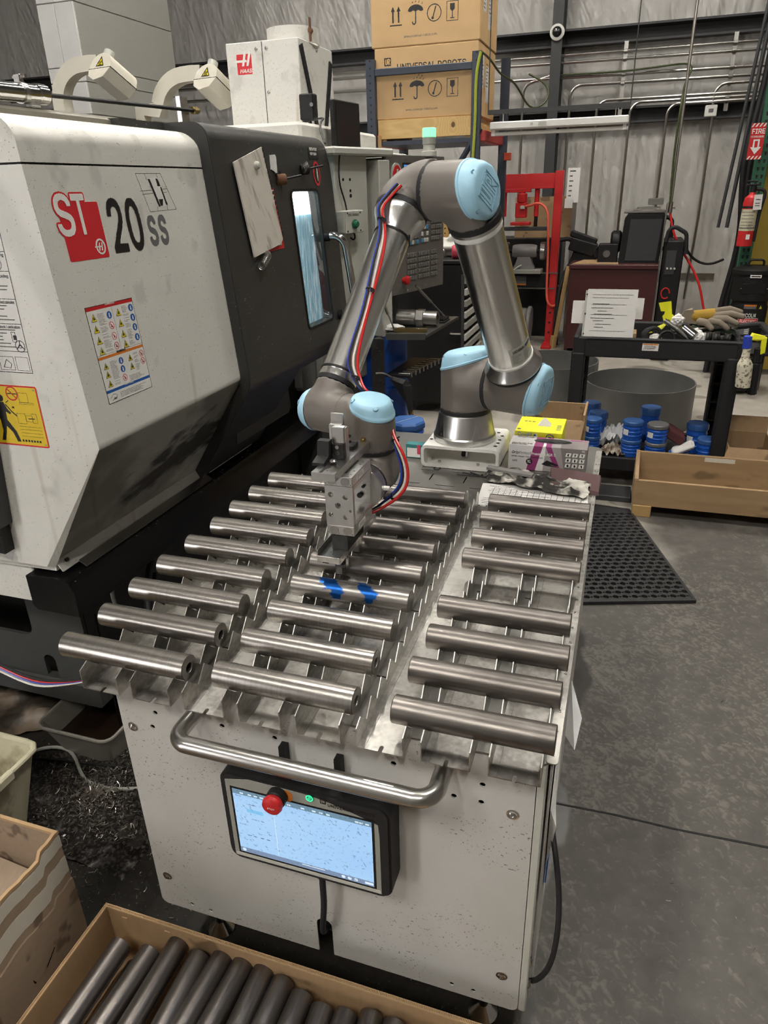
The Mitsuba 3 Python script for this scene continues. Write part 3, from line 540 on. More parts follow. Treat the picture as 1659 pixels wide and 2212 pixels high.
# base
base = lathe([(0, 0), (.095, 0), (.0955, .003), (.0955, .016), (.093, .020), (.0915, .022), (.079, .082), (.077, .086), (0, .086)], (BX, BY, BZ), ez, 64)
part(rob, 'base', base, 'alu2', 'flared aluminium base')
for g_ in (-2.25, -.95, .7, 2.3):
    X = V(math.cos(g_), math.sin(g_), 0); Y = V(-X[1], X[0], 0); O = V(BX, BY, BZ)
    pk = hull([O + X * (.0815 + .0008) + Y * .001 + ez * .068, O + X * (.0925) - Y * .014 + ez * .0225, O + X * (.0925) + Y * .014 + ez * .0225, O + X * .07 + ez * .03, O + X * .07 + Y * .001 + ez * .06])
    part(rob, 'bolt_pocket', pk, 'alu', 'bolt recess'); part(rob, 'base_bolt', cyl(O + X * .0865 + ez * .020, O + X * .0865 + ez * .031, .0055, 12, .001), 'steel')
def band(o, ax, r, h): return part(rob, 'seal_ring', lathe([(r - .01, 0), (r + .0008, 0), (r + .0014, .001), (r + .0014, h - .001), (r + .0008, h), (r - .01, h)], o, ax, 56), 'rubber', 'black seal ring')
band((BX, BY, BZ + .086), ez, .0752, .013)
band(S0 + a * .088, a, RB, .012); band(S1 + u * .076, u, RB, .011)
# upper arm
part(rob, 'flare', lathe([(.074, .087), (.079, .0875), (.080, .090), (.0785, .093), (.070, .104), (.0625, .118), (.060, .120), (.05, .12)], S1, u, 64), 'alu', 'flared aluminium collar')
part(rob, 'trim_ring', lathe([(.055, .1195), (.0618, .1195), (.0622, .122), (.0618, .1255), (.055, .1255)], S1, u, 56), 'white', 'white trim ring')
part(rob, 'arm_tube', lathe([(.0585, .125), (.0590, .126), (.0590, .513), (.0585, .514)], S1, u, 72), 'alu', 'bright aluminium upper-arm tube')
part(rob, 'trim_ring', lathe([(.055, .513), (.0606, .513), (.0612, .515), (.0612, .524), (.0606, .526), (.055, .526)], S1, u, 56), 'white', 'white trim ring')
part(rob, 'collar', lathe([(.055, .526), (.0615, .526), (.0618, .534), (.055, .534)], S1, u, 56), 'alu2'); band(S1 + u * .534, u, .0625, .017)
band(E1 - a * .0955, a, RE - .002, .012)
# curved elbow of the forearm
def elbow(x, y, z): 
    # x along v, z along a
    R = .058; r = .0612
    # quarter torus between the two branches around the inner centre
    if x < R and z < R: dt = math.sqrt((math.hypot(R - x, R - z) - R) ** 2 + y * y) - r
    else: dt = 1e3
    d1 = max(math.sqrt(x * x + y * y) - r, R - z - .001, z - .066) if True else 1e3
    d2 = max(math.sqrt(z * z + y * y) - r, R - x - .001, x - .066)
    return -min(dt, d1, d2)
# straight end along a up to the seal, straight end along v down to the flare
el = mm(m3.Manifold.level_set(elbow, [-.075, -.07, -.075, .075, .07, .075], .0058, 0.0))
FA = E2 - a * .021 - v * .010
part(rob, 'elbow', place(el, FA, v, np.cross(a, v), a), 'ur', 'grey bent forearm elbow', smooth=50)
fa = lambda s: E2 + v * s - a * .021 * max(0, 1 - s / .3)
AX = unit(fa(.5) - fa(.05)); F0 = fa(.05) - AX * .05
band(F0 + AX * .052, AX, .0612, .014)
part(rob, 'flare', lathe([(.055, .065), (.0615, .066), (.0620, .070), (.058, .082), (.049, .100), (.0440, .118), (.0425, .124)], F0, AX, 56), 'alu', 'flared aluminium collar')
part(rob, 'forearm_tube', lathe([(.0422, .12), (.0422, .478), (.0430, .482), (.0440, .486), (.0440, .498), (.036, .499)], F0, AX, 64), 'alu', 'bright aluminium forearm tube')
for s_ in (.122, .476): 
    part(rob, 'cable_tie', cat(ringm(F0 + AX * s_, AX, .0415, .0441 if s_ < .3 else .0440, .0045, 48), obox(F0 + AX * (s_ + .002) + unit(np.cross(AX, ez)) * (-.0445), AX, ez, np.cross(AX, ez), .007, .007, .006)), 'black', 'black cable tie')
band(F0 + AX * .498, AX, .0432, .011)
J4 = F0 + AX * .5715
add_joint(J4, -a, -AX, RW, .064, .062, .030, 8, .022, (.4, 2.5, 4.6))
band(J4 + a * .060, a, RW - .0012, .009)
add_joint(W2, -w, -a, RW + .001, .060, .074, .020, 17, .028, (.9, 2.4, 3.9, 5.5))
band(W2 + w * .058, w, RW - .0008, .009)
add_joint(W3, -tq, -w, RW, .072, .056, .012, 14, .024, (.6, 2.6, 4.6))
band(W3 + tq * .072, tq, RW - .0012, .007)
part(rob, 'tool_flange', lathe([(.03, .079), (.0445, .079), (.0452, .082), (.0452, .104), (.0440, .106), (0, .106)], W3, tq, 48), 'alu', 'round tool flange')
part(rob, 'flange_fitting', cyl(W3 + tq * .094 + V(.045, 0, .002), W3 + tq * .094 + V(.058, 0, .002), .0052, 12, .001), 'white', 'small white air fitting')
# rating plate on the upper arm
side = unit(np.cross(u, V(-.35, -.9, 0))); outd = unit(CAM - S1); outd = unit(outd - u * (outd @ u)); sd = np.cross(u, outd)
def on_tube(s0, s1, g0, g1, r, n=16):
    g_ = np.linspace(g0, g1, n); rows = [S1 + u * s + r * (np.cos(g_)[:, None] * outd + np.sin(g_)[:, None] * sd) for s in (s0, s1)]
    vv = np.vstack(rows); ff = []
    for i in range(n - 1): ff += [(i, i + 1, n + i + 1), (i, n + i + 1, n + i)]
    return tm(vv, ff)
part(rob, 'rating_plate', on_tube(.130, .188, -.05, 1.35, .0594), 'palegrey', 'silver rating plate')
def text_on_tube(s, h, sc, g0, r=.0597, width=None, bold=False):
    m = meshkit.text_mesh(s, h, .0003, bold)
    if width: m.vertices[:, 0] *= width / m.vertices[:, 0].max()
    g_ = g0 + m.vertices[:, 0] / r; rad = r + m.vertices[:, 2]
    m.vertices = S1 + u * (sc + m.vertices[:, 1])[:, None] + rad[:, None] * (np.cos(g_)[:, None] * outd + np.sin(g_)[:, None] * sd); return m
part(rob, 'rating_text', text_on_tube('UNIVERSAL ROBOTS', .0075, .173, .10, width=.068, bold=True), 'ink')
part(rob, 'rating_print', cat([on_tube(.166 - .004 * i, .1672 - .004 * i, .02 + .0 * i, .02 + RNG.uniform(.25, .5), .0597, 6) for i in range(8)] + [on_tube(.166 - .004 * i, .1675 - .004 * i, .62, .62 + RNG.uniform(.2, .5), .0597, 6) for i in range(8)] + [on_tube(.171, .1716, .1, 1.1, .0597, 10)]), 'inktext')
part(rob, 'rating_print', on_tube(.152, .163, 1.08, 1.25, .0598, 6), 'signyellow')
# hoses down the forearm
path = [(.315, .900, 1.548), (.289, .884, 1.520), (.280, .868, 1.500), (.286, .856, 1.478), (.291, .800, 1.398), (.288, .757, 1.339), (.283, .714, 1.281), (.276, .675, 1.229), (.277, .654, 1.197), (.290, .640, 1.171), (.310, .628, 1.150), (.345, .655, 1.13)]
bow = np.array([0, 0, 0, 0, .8, .45, .3, .9, 1.1, .8, .2, 0])
for i, (m_, nm, dx) in enumerate((('hoseblue', 'blue', -.006), ('rubber', 'black', -.002), ('hosewhite', 'white', .002), ('hosered', 'red', .0065))):
    o = unit(np.cross(AX, unit(CAM - V(.29, .8, 1.4)))) * -1
    pts = [V(*p) + o * dx * (1 + (1.1 if i in (1, 3) else .25) * b_) + V(0, -.004, .002) * (i % 2) for p, b_ in zip(path, bow)]
    part(rob, 'air_hose', tube(spl(pts, 90), .0031 if i != 1 else .0026, 8), m_, nm + ' air hose')
for i in (3, 5, 9): part(rob, 'hose_tie', cat(place(trimesh.creation.torus(.0095, .0018, major_sections=20, minor_sections=6), V(*path[i]), *frame(AX)[:2]), box(path[i][0] + .004, path[i][0] + .012, path[i][1] - .012, path[i][1] - .006, path[i][2] - .003, path[i][2] + .003)), 'black')
loop = [(.385, .60, 1.09), (.398, .575, 1.062), (.413, .56, 1.041), (.426, .552, 1.006), (.424, .545, .974), (.403, .535, .946), (.374, .52, .925), (.336, .47, .915)]
for i, (m_, nm, k_) in enumerate((('hoseblue', 'blue', .86), ('rubber', 'black', .95), ('hosewhite', 'white', 1.03), ('hosered', 'red', 1.13))):
    c0 = V(.36, .56, 1.0); pts = [c0 + (V(*p) - c0) * (1 + (k_ - 1) * math.sin(math.pi * j / 7) ) + V(0, -.004 * i, .002 * i - .003) for j, p in enumerate(loop)]
    part(rob, 'air_hose', tube(spl(pts, 60), .0031, 8), m_, nm + ' air hose')
for p in (loop[1], loop[5]): part(rob, 'hose_tie', cat(place(trimesh.creation.torus(.008, .0018, major_sections=18, minor_sections=6), V(*p), *frame(V(.5, -.1, -.8) if p is loop[1] else V(-.8, -.3, -.4))[:2]), box(p[0] - .002, p[0] + .010, p[1] - .012, p[1] - .007, p[2] - .003, p[2] + .003)), 'black')
# ------------------------------------------------------------------ double gripper
gr = thing('double_gripper', 'aluminium double gripper with long jaw rails held by the robot flange', 'gripper')
G = W3 + V(-.0045, -.1065, 0)      # flange face, centred on the gripper
def gb(e0, e1, l0, l1, z0, z1, b=.0006): return box(G[0] + e0, G[0] + e1, G[1] - l1, G[1] - l0, G[2] + z0, G[2] + z1, b)
hl = [(-.017, .031), (.013, .028), (-.003, .009), (-.018, -.012), (.012, -.014)]
plate = sbox(-.0285, -.033, .0285, .050).difference(unary_union([disc2(x, z, .0062 if i == 2 else .0053, 8) for i, (x, z) in enumerate(hl)] + [disc2(.0225, .0, .0025)]))
part(gr, 'front_plate', prism(plate, .009, (G[0], G[1] - .101, G[2]), ex, ez), 'alu2', 'aluminium plate with five round holes')
part(gr, 'back_plate', gb(-.0285, .0285, 0, .009, -.033, .050), 'alu'); part(gr, 'top_plate', gb(-.0285, .0285, .009, .101, .042, .050), 'alu2'); part(gr, 'bottom_plate', gb(-.0285, .0285, .009, .101, -.033, -.025), 'alu')
for x, z in ((.006, .03), (.014, .012), (.006, -.008)): part(gr, 'screw', cyl(G + V(x, -.009, z), G + V(x, -.016, z), .0058 if z != .012 else .0032, 16, .001), 'black')
for sgn, z0, z1 in ((1, .0505, .070), (-1, -.0535, -.0335)):
    h = part(gr, 'cylinder_body', gb(-.0285, .0285, .004, .1105, z0, z1), 'alu2', 'grey gripper cylinder')
    for x in (-.0135, .0145): part(h, 'end_cap', cat(ringm(G + V(x, -.1105, (z0 + z1) / 2), tq, .0078, .0090, .0008, 24), cyl(G + V(x, -.1095, (z0 + z1) / 2), G + V(x, -.1109, (z0 + z1) / 2), .0078, 24)), 'steel')
    for x in (-.027, -.0045, .027): part(h, 'rivet', cyl(G + V(x * .93, -.1103, z0 + .004), G + V(x * .93, -.1107, z0 + .004), .0010, 8), 'black')
    part(h, 'label', box(G[0] + .0284, G[0] + .0288, G[1] - .085, G[1] - .048, G[2] + z0 + .004, G[2] + z1 - .004), 'white', 'white printed label'); part(h, 'label_print', cat([box(G[0] + .0288, G[0] + .029, G[1] - .082, G[1] - .052, G[2] + z0 + q, G[2] + z0 + q + .001) for q in (.007, .010, .013)]), 'inktext')
    for l in (.025, .04, .075, .095): part(h, 'screw', cyl(G + V(.020, -l, z1 - .0005 if sgn > 0 else z0), G + V(.020, -l, z1 + .001 if sgn > 0 else z0 - .001), .0025, 10), 'steel')
    zz = (.0705, .0865) if sgn > 0 else (-.104, -.0895)
    part(gr, 'jaw_rail', cat(gb(-.041, .0075, .036, .140, *zz), gb(-.041, .0075, -.078, .0345, *zz)), 'alu', 'long aluminium jaw rail')
    part(gr, 'rail_holes', cat([cyl(G + V(-.0165 + (.003 if j % 2 else -.003), -(.05 + .0085 * j), zz[1] - .0002), G + V(-.0165 + (.003 if j % 2 else -.003), -(.05 + .0085 * j), zz[1] + .0002), .0014, 8) for j in range(10)] + [cyl(G + V(-.0165, .01 + .012 * j, zz[1] - .0002), G + V(-.0165, .01 + .012 * j, zz[1] + .0002), .0014, 8) for j in range(5)]), 'hole')
    if sgn < 0: part(gr, 'slide_block', gb(-.022, .012, .015, .105, -.0895, -.0535), 'black', 'black slide block'); part(gr, 'rail_flange', cat(gb(-.041, -.0385, .036, .140, -.0895, -.078)), 'alu')
    else: part(gr, 'slide_block', gb(-.020, .010, .02, .09, .0695, .071), 'black')
    part(gr, 'rail_slot', gb(-.030, -.016, .118, .1403, zz[0] - .0002, zz[0] + .0025) if sgn < 0 else gb(-.026, -.019, .10, .139, zz[1] - .001, zz[1] + .0002), 'hole')
# upper fingers
part(gr, 'finger_foot', cat(prism([(0, 0), (.046, 0), (.046, .006), (.020, .012), (.016, .040), (0, .040)], .024, (G[0] - .028, G[1] - .062, G[2] + .0865), V(0, -1, 0), ez)), 'black', 'black steel finger foot')
part(gr, 'finger', gb(-.028, -.0035, .053, .066, .0865, .118), 'black'); part(gr, 'finger', cat(gb(-.028, -.003, .046, .062, .118, .150, .001), gb(-.0055, .0005, .044, .058, .0865, .149, .001)), 'alu', 'bright milled finger')
part(gr, 'finger', cat(prism([(0, .006), (.017, .006), (.017, .050), (.010, .050), (.006, .054), (.006, .070), (0, .070)], .026, (G[0] - .030, G[1] + .010, G[2] + .0865), V(0, -1, 0), ez)), 'alu', 'bright milled finger')
part(gr, 'finger_foot', gb(-.028, -.006, -.022, .010, .0865, .0945), 'black')
for z in (.100, .112): part(gr, 'screw', cyl(G + V(-.0165, -.0655, z), G + V(-.0165, -.0675, z), .0042, 14, .0006), 'chrome'); part(gr, 'screw', cyl(G + V(-.012, -.0068, z + .004), G + V(-.012, -.0078, z + .004), .0028, 12), 'black')
part(gr, 'screw', lathe([(.0075, 0), (.0075, .0015), (.0045, .004), (0, .004)], G + V(-.015, -.092, .0925), ez, 18), 'steel'); part(gr, 'screw', cyl(G + V(-.006, .05, .0865), G + V(-.006, .05, .093), .0055, 14, .001), 'brass')
# lower fingers
part(gr, 'finger', gb(-.034, -.008, .056, .072, -.150, -.104, .001), 'alu', 'bright milled finger'); part(gr, 'finger_foot', gb(-.032, -.010, .072, .078, -.140, -.104), 'black')
part(gr, 'finger', gb(-.034, -.006, -.018, -.002, -.150, -.104, .001), 'alu', 'bright milled finger'); part(gr, 'finger_pad', gb(-.034, -.018, .053, .070, -.168, -.150, .001), 'alu')
part(gr, 'air_fitting', cat(cyl(G + V(-.0285, -.03, -.043), G + V(-.043, -.03, -.043), .0055, 12, .001), cyl(G + V(-.043, -.03, -.043), G + V(-.049, -.034, -.046), .007, 12, .001)), 'brass', 'brass air fitting')
# ------------------------------------------------------------------ the lathe
la = thing('cnc_lathe', 'large white and charcoal CNC lathe behind the robot cart', 'machine tool')
LY0 = .437
# white enclosure: profile in x, z swept along y
def profile(pts, r):
    return fillet_path([V(x, 0, z) for x, z in pts], r, 5)[:, [0, 2]]
prof = [(-1.35, .68), (-.457, .69)] + [(-.457, .716)] + [(x, z) for x, z in fillet_path([V(-.457, 0, .716), V(-.250, 0, 1.030), V(-.2965, 0, 1.602)], .035, 6)[1:-1][:, [0, 2]]] + [(-.2965, 1.602), (-1.35, 1.602)]
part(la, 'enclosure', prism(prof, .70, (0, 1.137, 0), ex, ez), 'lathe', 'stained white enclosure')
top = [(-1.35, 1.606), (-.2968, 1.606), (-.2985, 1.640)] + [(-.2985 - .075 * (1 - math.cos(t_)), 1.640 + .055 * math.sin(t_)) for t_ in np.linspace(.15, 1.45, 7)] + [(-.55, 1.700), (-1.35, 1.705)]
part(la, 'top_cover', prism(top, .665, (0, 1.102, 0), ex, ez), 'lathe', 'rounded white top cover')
part(la, 'seam', box(-1.3, -.302, LY0 + .005, 1.09, 1.601, 1.607), 'hole'); part(la, 'inner_body', box(-1.35, -.52, 1.137, 2.4, .69, 1.69), 'hole')
# bevelled strip between the end face and the front, and the end panel that carries the placards
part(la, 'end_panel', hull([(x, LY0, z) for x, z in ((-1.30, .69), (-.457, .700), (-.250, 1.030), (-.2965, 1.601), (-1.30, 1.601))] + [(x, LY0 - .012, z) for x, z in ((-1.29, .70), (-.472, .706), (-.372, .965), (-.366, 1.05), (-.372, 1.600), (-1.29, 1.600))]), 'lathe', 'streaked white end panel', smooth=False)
part(la, 'end_top', prism([(-1.3, 1.607), (-.36, 1.607), (-.37, 1.665), (-.45, 1.69), (-1.3, 1.70)], .012, (0, LY0, 0), ex, ez), 'lathe')
part(la, 'lower_end_panel', box(-1.30, -.545, LY0 + .01, LY0 + .03, .575, .73, .003), 'lathe')
# chip tray
part(la, 'chip_tray', prism([(-.541, .675), (-.541, .590), (-.530, .577), (-.400, .575), (-.398, .640), (-.412, .672), (-.443, .679)], 2.05, (0, LY0 + 2.03, 0), ex, ez), 'tray', 'glossy black chip tray')
part(la, 'tray_lip', prism([(-.4585, .714), (-.442, .6885), (-.4395, .6885), (-.456, .716)], 1.0, (0, LY0 + .003 + 1.0, 0), ex, ez), 'lathe', 'white tray lip'); part(la, 'lip_screw', cyl((-.455, LY0 + .030, .703), (-.444, LY0 + .030, .71), .005, 12), 'hole'); part(la, 'lip_screw', cyl((-.455, LY0 + .022 + .65, .703), (-.444, LY0 + .022 + .65, .71), .005, 12), 'hole')
part(la, 'tray_guard', prism([(-.441, .690), (-.418, .676), (-.416, .678), (-.439, .693)], .62, (0, LY0 + .68, 0), ex, ez), 'steel')
part(la, 'chips', cat([box(x, x + s_, y_, y_ + s_ * 1.5, z, z + s_ * .8) for x, y_, z, s_ in [(RNG.uniform(-.54, -.402), LY0 - .002 if RNG.uniform() < .4 else LY0 + RNG.uniform(0, 1.0), 0, RNG.uniform(.001, .0028)) for _ in range(260)] for z in [(.58 + RNG.uniform(0, .09)) if y_ < LY0 else .678 - max(0, x + .443) * .2]]), 'steel', 'scattered metal chips', kind='stuff')
# base
bx1 = -.545
end = sbox(-1.35, .15, bx1, .58).difference(unary_union([rrect(-.98, -.735, .36, .525, .035), rrect(-.720, -.678, .17, .30, .02), rrect(-1.2, -1.0, .36, .525, .03)]))
part(la, 'base_end', prism(end, .012, (0, LY0 + .135, 0), ex, ez), 'basegrey', 'grey base with cut-outs')
part(la, 'base_front', prism(rrect(.575, 2.4, .16, .57, .01).difference(unary_union([rrect(.70, .74, .33, .36, .004)])), .01, (bx1 - .01, 0, 0), ey, ez), 'basegrey')
part(la, 'base_beam', cat(box(-1.35, bx1 + .015, .545, .585, .145, .225, .006), box(bx1 - .04, bx1 + .015, .575, 2.4, .145, .225, .006)), 'basegrey')
part(la, 'base_core', box(-1.3, -.78, .75, 2.35, .16, .57), 'hole')
for y_ in (.64, 2.2): part(la, 'levelling_foot', cat(cyl((-.66, y_, 0), (-.66, y_, .03), .05, 20), cyl((-.66, y_, .03), (-.66, y_, .16), .022, 14)), 'black')
# dark box and bracket at the far left of the end
part(la, 'side_guard', prism([(-.86, 1.18), (-.505, 1.18), (-.545, .82), (-.62, .80), (-.86, .79)], .05, (0, LY0 - .012, 0), ex, ez), 'basegrey', 'dark grey side guard')
part(la, 'guard_bracket', prism([(-.80, .795), (-.555, .815), (-.560, .745), (-.70, .755)], .03, (0, LY0 - .014, 0), ex, ez), 'black')
# sliding door
dprof = [(-.46, 1.716), (-.32, 1.716)] + [(-.32 + .050 * math.sin(t_), 1.666 + .050 * math.cos(t_)) for t_ in np.linspace(.2, 1.45, 7)] + [(-.2205, 1.030), (-.2225, 1.008), (-.236, .985), (-.44, .690), (-.475, .690), (-.475, .74), (-.255, 1.01), (-.300, 1.60), (-.33, 1.66), (-.46, 1.69)]
ncut = lambda: None
door = prism(dprof, .845, (0, 1.930, 0), ex, ez)
dm = m3.Manifold(m3.Mesh(np.asarray(trimesh.Trimesh(door.vertices, door.faces, process=True).vertices, np.float32), np.asarray(trimesh.Trimesh(door.vertices, door.faces, process=True).faces, np.uint32)))
win2 = rrect(1.553, 1.778, 1.100, 1.546, .018)
def to_man(m):
    m = trimesh.Trimesh(m.vertices, m.faces, process=True); return m3.Manifold(m3.Mesh(np.asarray(m.vertices, np.float32), np.asarray(m.faces, np.uint32)))
cutw = to_man(prism(win2, .4, (-.55, 0, 0), ey, ez))
cutn = to_man(box(-.6, 0, 1.50, 1.95, .6, .965)) ; cutc = to_man(prism([(1.845, 1.9), (2.0, 1.9), (2.0, 1.55), (1.932, 1.55), (1.925, 1.62), (1.905, 1.675)], .6, (-.6, 0, 0), ey, ez))
door = mm(dm - cutw - cutn - cutc)
dk = part(la, 'door', door, 'dark', 'charcoal sliding door')
part(dk, 'edge_strip', prism([(x + .003, z) for x, z in dprof[2:13]] + [(x - .012, z) for x, z in dprof[2:13]][::-1], .045, (0, 1.132, 0), ex, ez), 'dark')
part(dk, 'side_screw', screw((-.238, 1.112, 1.21), (1, 0, 0), .004), 'steel')
nD = unit(V(.9967, 0, .0755)); dD = unit(V(.0755, 0, -.9967))     # door face normal and down the face
def DF(y_, z, off=0.0):   # point on the door's front face
    return V(-.270 + (1.68 - z) * .0750, y_, z) + nD * off
part(dk, 'window_gasket', prism(win2.buffer(.006).difference(win2.buffer(-.002)), .003, DF(0, 0, .0002) - V(0, 0, 0), ey, unit(V(-.075, 0, 1))), 'black')
part(dk, 'window_pane', prism(win2.buffer(-.001), .001, DF(0, 0, -.006), ey, unit(V(-.075, 0, 1))).slice_plane([0, 0, 0], [0, 0, 1]) if False else prism(win2.buffer(-.001), .0012, DF(0, 0, -.005), ey, unit(V(-.075, 0, 1))), 'glass', 'glass window pane')
k = part(la, 'work_chamber', tm([(-.335, 1.50, 1.05), (-.335, 1.98, 1.05), (-.335, 1.98, 1.462), (-.335, 1.50, 1.462)], [(0, 1, 2), (0, 2, 3)]), 'window', 'lit blue-white chamber wall with running coolant', smooth=False, uv=np.array([(0, 0), (1, 0), (1, 1), (0, 1)], float)); scene[k]['emitter'] = {'type': 'area', 'radiance': mikit.proc(lambda p, n, uv: tex_window(p, n, uv) * WINLIT)}
WINLIT = .42
k = part(la, 'chamber_lamp', box(-.342, -.322, 1.50, 1.98, 1.462, 1.60), 'white', 'bright work lamp'); scene[k]['emitter'] = emitter((1.6, 2.0, 2.1))
part(la, 'chamber_side', cat(box(-.345, -.26, 1.49, 1.50, 1.05, 1.60), box(-.40, -.345, 1.49, 1.99, 1.04, 1.61)), 'dark')
hp = [DF(1.795, 1.388, 0), DF(1.795, 1.388, .075), DF(1.845, 1.10, .075), DF(1.845, 1.10, 0)]
part(dk, 'handle', tube(fillet_path(hp, .045, 8), .0135, 18), 'chrome', 'polished tube handle')
for q in (hp[0], hp[3]): part(dk, 'handle_collar', cyl(q, q + nD * .022, .0185, 18, .002), 'black')
part(la, 'gusset', prism([(1.22, .985), (1.60, .968), (1.62, .79), (1.60, .77), (1.20, .775)], .004, (-.36, 0, 0), ey, ez), 'basegrey', 'dark plate below the door')
for y_, z in ((1.29, .90), (1.27, .84), (1.36, .93)): part(la, 'gusset_bolt', screw((-.356, y_, z), (1, 0, 0), .006), 'steel')
part(la, 'inner_front', box(-.50, -.49, 1.08, 2.4, .69, 1.0), 'hole')
part(la, 'side_wing', prism([(1.93, 1.70), (2.03, 1.68), (2.06, 1.0), (1.93, 1.0)], .02, (-.34, 0, 0), ey, ez), 'palegrey')
# things stuck on the door: holder, caution sign, magnet parts
t = thing('document_holder', 'grubby white plastic document holder stuck on the charcoal lathe door', 'document holder')
qh = [(1.187, 1.623), (1.372, 1.668), (1.428, 1.405), (1.405, 1.392), (1.222, 1.368)]
part(t, 'pouch', prism(Polygon(qh), .004, DF(0, 0, .006), ey, unit(V(-.075, 0, 1))), 'rag' if False else 'pouch', 'stained white pouch'); part(t, 'clip', lathe([(0, 0), (.011, 0), (.011, .008), (.007, .014), (0, .015)], DF(1.315, 1.612, .010), nD, 18), 'palegrey')
part(t, 'punched_edge', cat([obox(DF(1.376 + .0555 * s_, 1.655 - .235 * s_, .0105), ey, ez, ex, .008, .010, .0008) for s_ in np.linspace(0, 1, 17)]), 'ink')
t = thing('warning_card', 'red and white warning card half hidden behind the document holder', 'sign'); part(t, 'card', prism([(1.405, 1.556), (1.428, 1.557), (1.448, 1.378), (1.315, 1.374), (1.315, 1.556)], .0012, DF(0, 0, .0004), ey, unit(V(-.075, 0, 1))), 'red'); part(t, 'print', cat(prism([(1.408, 1.55), (1.426, 1.551), (1.42, 1.50), (1.412, 1.49)], .0004, DF(0, 0, .0018), ey, unit(V(-.075, 0, 1))), prism([(1.41, 1.40), (1.432, 1.40), (1.43, 1.388), (1.408, 1.388)], .0004, DF(0, 0, .0018), ey, unit(V(-.075, 0, 1)))), 'white')
t = thing('paper_tag', 'small white curved tag stuck beside the document holder', 'tag'); part(t, 'tag', cat([obox(DF(1.435 + .006 * i, 1.624 - .0015 * i, .003 + .005 * math.sin(i / 6 * 3.1)), unit(V(.5 * math.cos(i / 6 * 3.1), 1, 0)), ez, np.cross(unit(V(.5 * math.cos(i / 6 * 3.1), 1, 0)), ez), .0085, .052 - .004 * abs(i - 3), .001) for i in range(7)]), 'paper')
for y_, z, nm, lab in ((1.465, 1.575, 'hole_saw', 'rusty brown round magnet base with a thin shaft, held on the lathe door'), (1.655, 1.606, 'coil_chip', 'wiry metal swarf clump with a shaft near the window top')):
    t = thing(nm, lab, 'tool'); part(t, 'body', cyl(DF(y_, z, 0), DF(y_ + .02, z, .022), .0165, 18, .002), 'rust' if nm == 'hole_saw' else 'black'); part(t, 'shaft', cyl(DF(y_ + .016, z, .018), DF(y_ + .075, z + .008, .052), .0032, 8), 'black')
    if nm == 'coil_chip': part(t, 'coil', cat([place(trimesh.creation.torus(.013, .0012, major_sections=14, minor_sections=5), DF(y_ - .012 + .008 * i, z + .003 * i, .016), *frame(V(.6, .7, .2))[:2]) for i in range(5)]), 'steel')
solo('metal_spring', 'small coiled metal spring stuck to the lathe door below the document holder', 'spring', tube(np.array([DF(1.245 + .0042 * s_, 1.336 + .0022 * s_, .014) + .012 * (math.cos(s_ * 4.2) * nD + math.sin(s_ * 4.2) * ez) for s_ in np.linspace(0, 13, 160)]), .0019, 6), 'steel')
t = thing('caution_decal', 'red oval caution decal on the upper corner of the lathe door', 'decal'); Yd = unit(V(-.075, 0, 1))
ov = affinity.scale(disc2(0, 0, 1, 12), .030, .040); part(t, 'ring', prism(affinity.translate(ov.difference(affinity.scale(ov, .74, .80)), 1.790, 1.600), .0006, DF(0, 0, .0004), ey, Yd), 'logored'); part(t, 'plate', prism(sbox(1.742, 1.645, 1.822, 1.682), .0006, DF(0, 0, .0003), ey, Yd), 'ink'); part(t, 'text', cat(text('PINCH POINT', .009, DF(1.748, 1.668, .001), ey, Yd, .0004, .066, True), text('KEEP CLEAR', .008, DF(1.752, 1.654, .001), ey, Yd, .0004, .054, True)), 'white'); part(t, 'hand', prism(affinity.translate(affinity.scale(ov, .22, .55), 1.794, 1.597), .0006, DF(0, 0, .001), ey, Yd), 'palegrey')
# ---- decals on the white front
nF = unit(V(.574, 0, .0467)); YF = unit(V(-.0467, 0, .574))
def FF(y_, z, off=.0006): return V(-.2965 + (1.602 - z) * .0813, y_, z) + nF * off
def fprism(poly, d, off): return prism(poly, d, FF(0, 0, off), ey, YF)
def ftext(s, h, y_, z, off, width=None, bold=True, d=.0004): return text(s, h, FF(y_, z, off), ey, YF, d, width, bold)
kz = 1 / .9967
t = thing('model_decal', 'ST 20ss model lettering in red, white and black on the white lathe front', 'decal')
part(t, 'red_square', fprism(rrect(.500, .626, 1.423, 1.537, .004), .0004, .0004), 'logored')
def cond(s, h, y0, y1, z, off, grow=0.0, m_='ink', nm='letter'):
    m = meshkit.text_mesh(s, 1.0, .0004, True); vx = m.vertices; vx[:, 0] = (vx[:, 0] - vx[:, 0].min()) / (np.ptp(vx[:, 0])) * (y1 - y0); vx[:, 1] = (vx[:, 1] - vx[:, 1].min()) / np.ptp(vx[:, 1]) * h
    return part(t, nm, place(m, FF(y0, z, off), ey, YF), m_)
def outline(s, h, y0, y1, z, off, grow):
    m = meshkit.text_mesh(s, 1.0, .0004, True); vx = m.vertices; vx[:, 0] = (vx[:, 0] - vx[:, 0].min()) / (np.ptp(vx[:, 0])) * (y1 - y0); vx[:, 1] = (vx[:, 1] - vx[:, 1].min()) / np.ptp(vx[:, 1]) * h
    tri = m.triangles[np.abs(m.face_normals[:, 2]) > .5][:, :, :2]; g_ = unary_union([Polygon(q).buffer(1e-5) for q in tri if Polygon(q).area > 1e-9]).buffer(grow)
    return part(t, 'letter_edge', prism(g_, .0003, FF(y0, z, off), ey, YF), 'logored')
outline('S', .083, .4895, .541, 1.4675, .0008, .0035); outline('T', .080, .5445, .5845, 1.4685, .0008, .0035)
cond('S', .083, .4895, .541, 1.4675, .0014, m_='white'); cond('T', .080, .5445, .5845, 1.4685, .0014, m_='white')
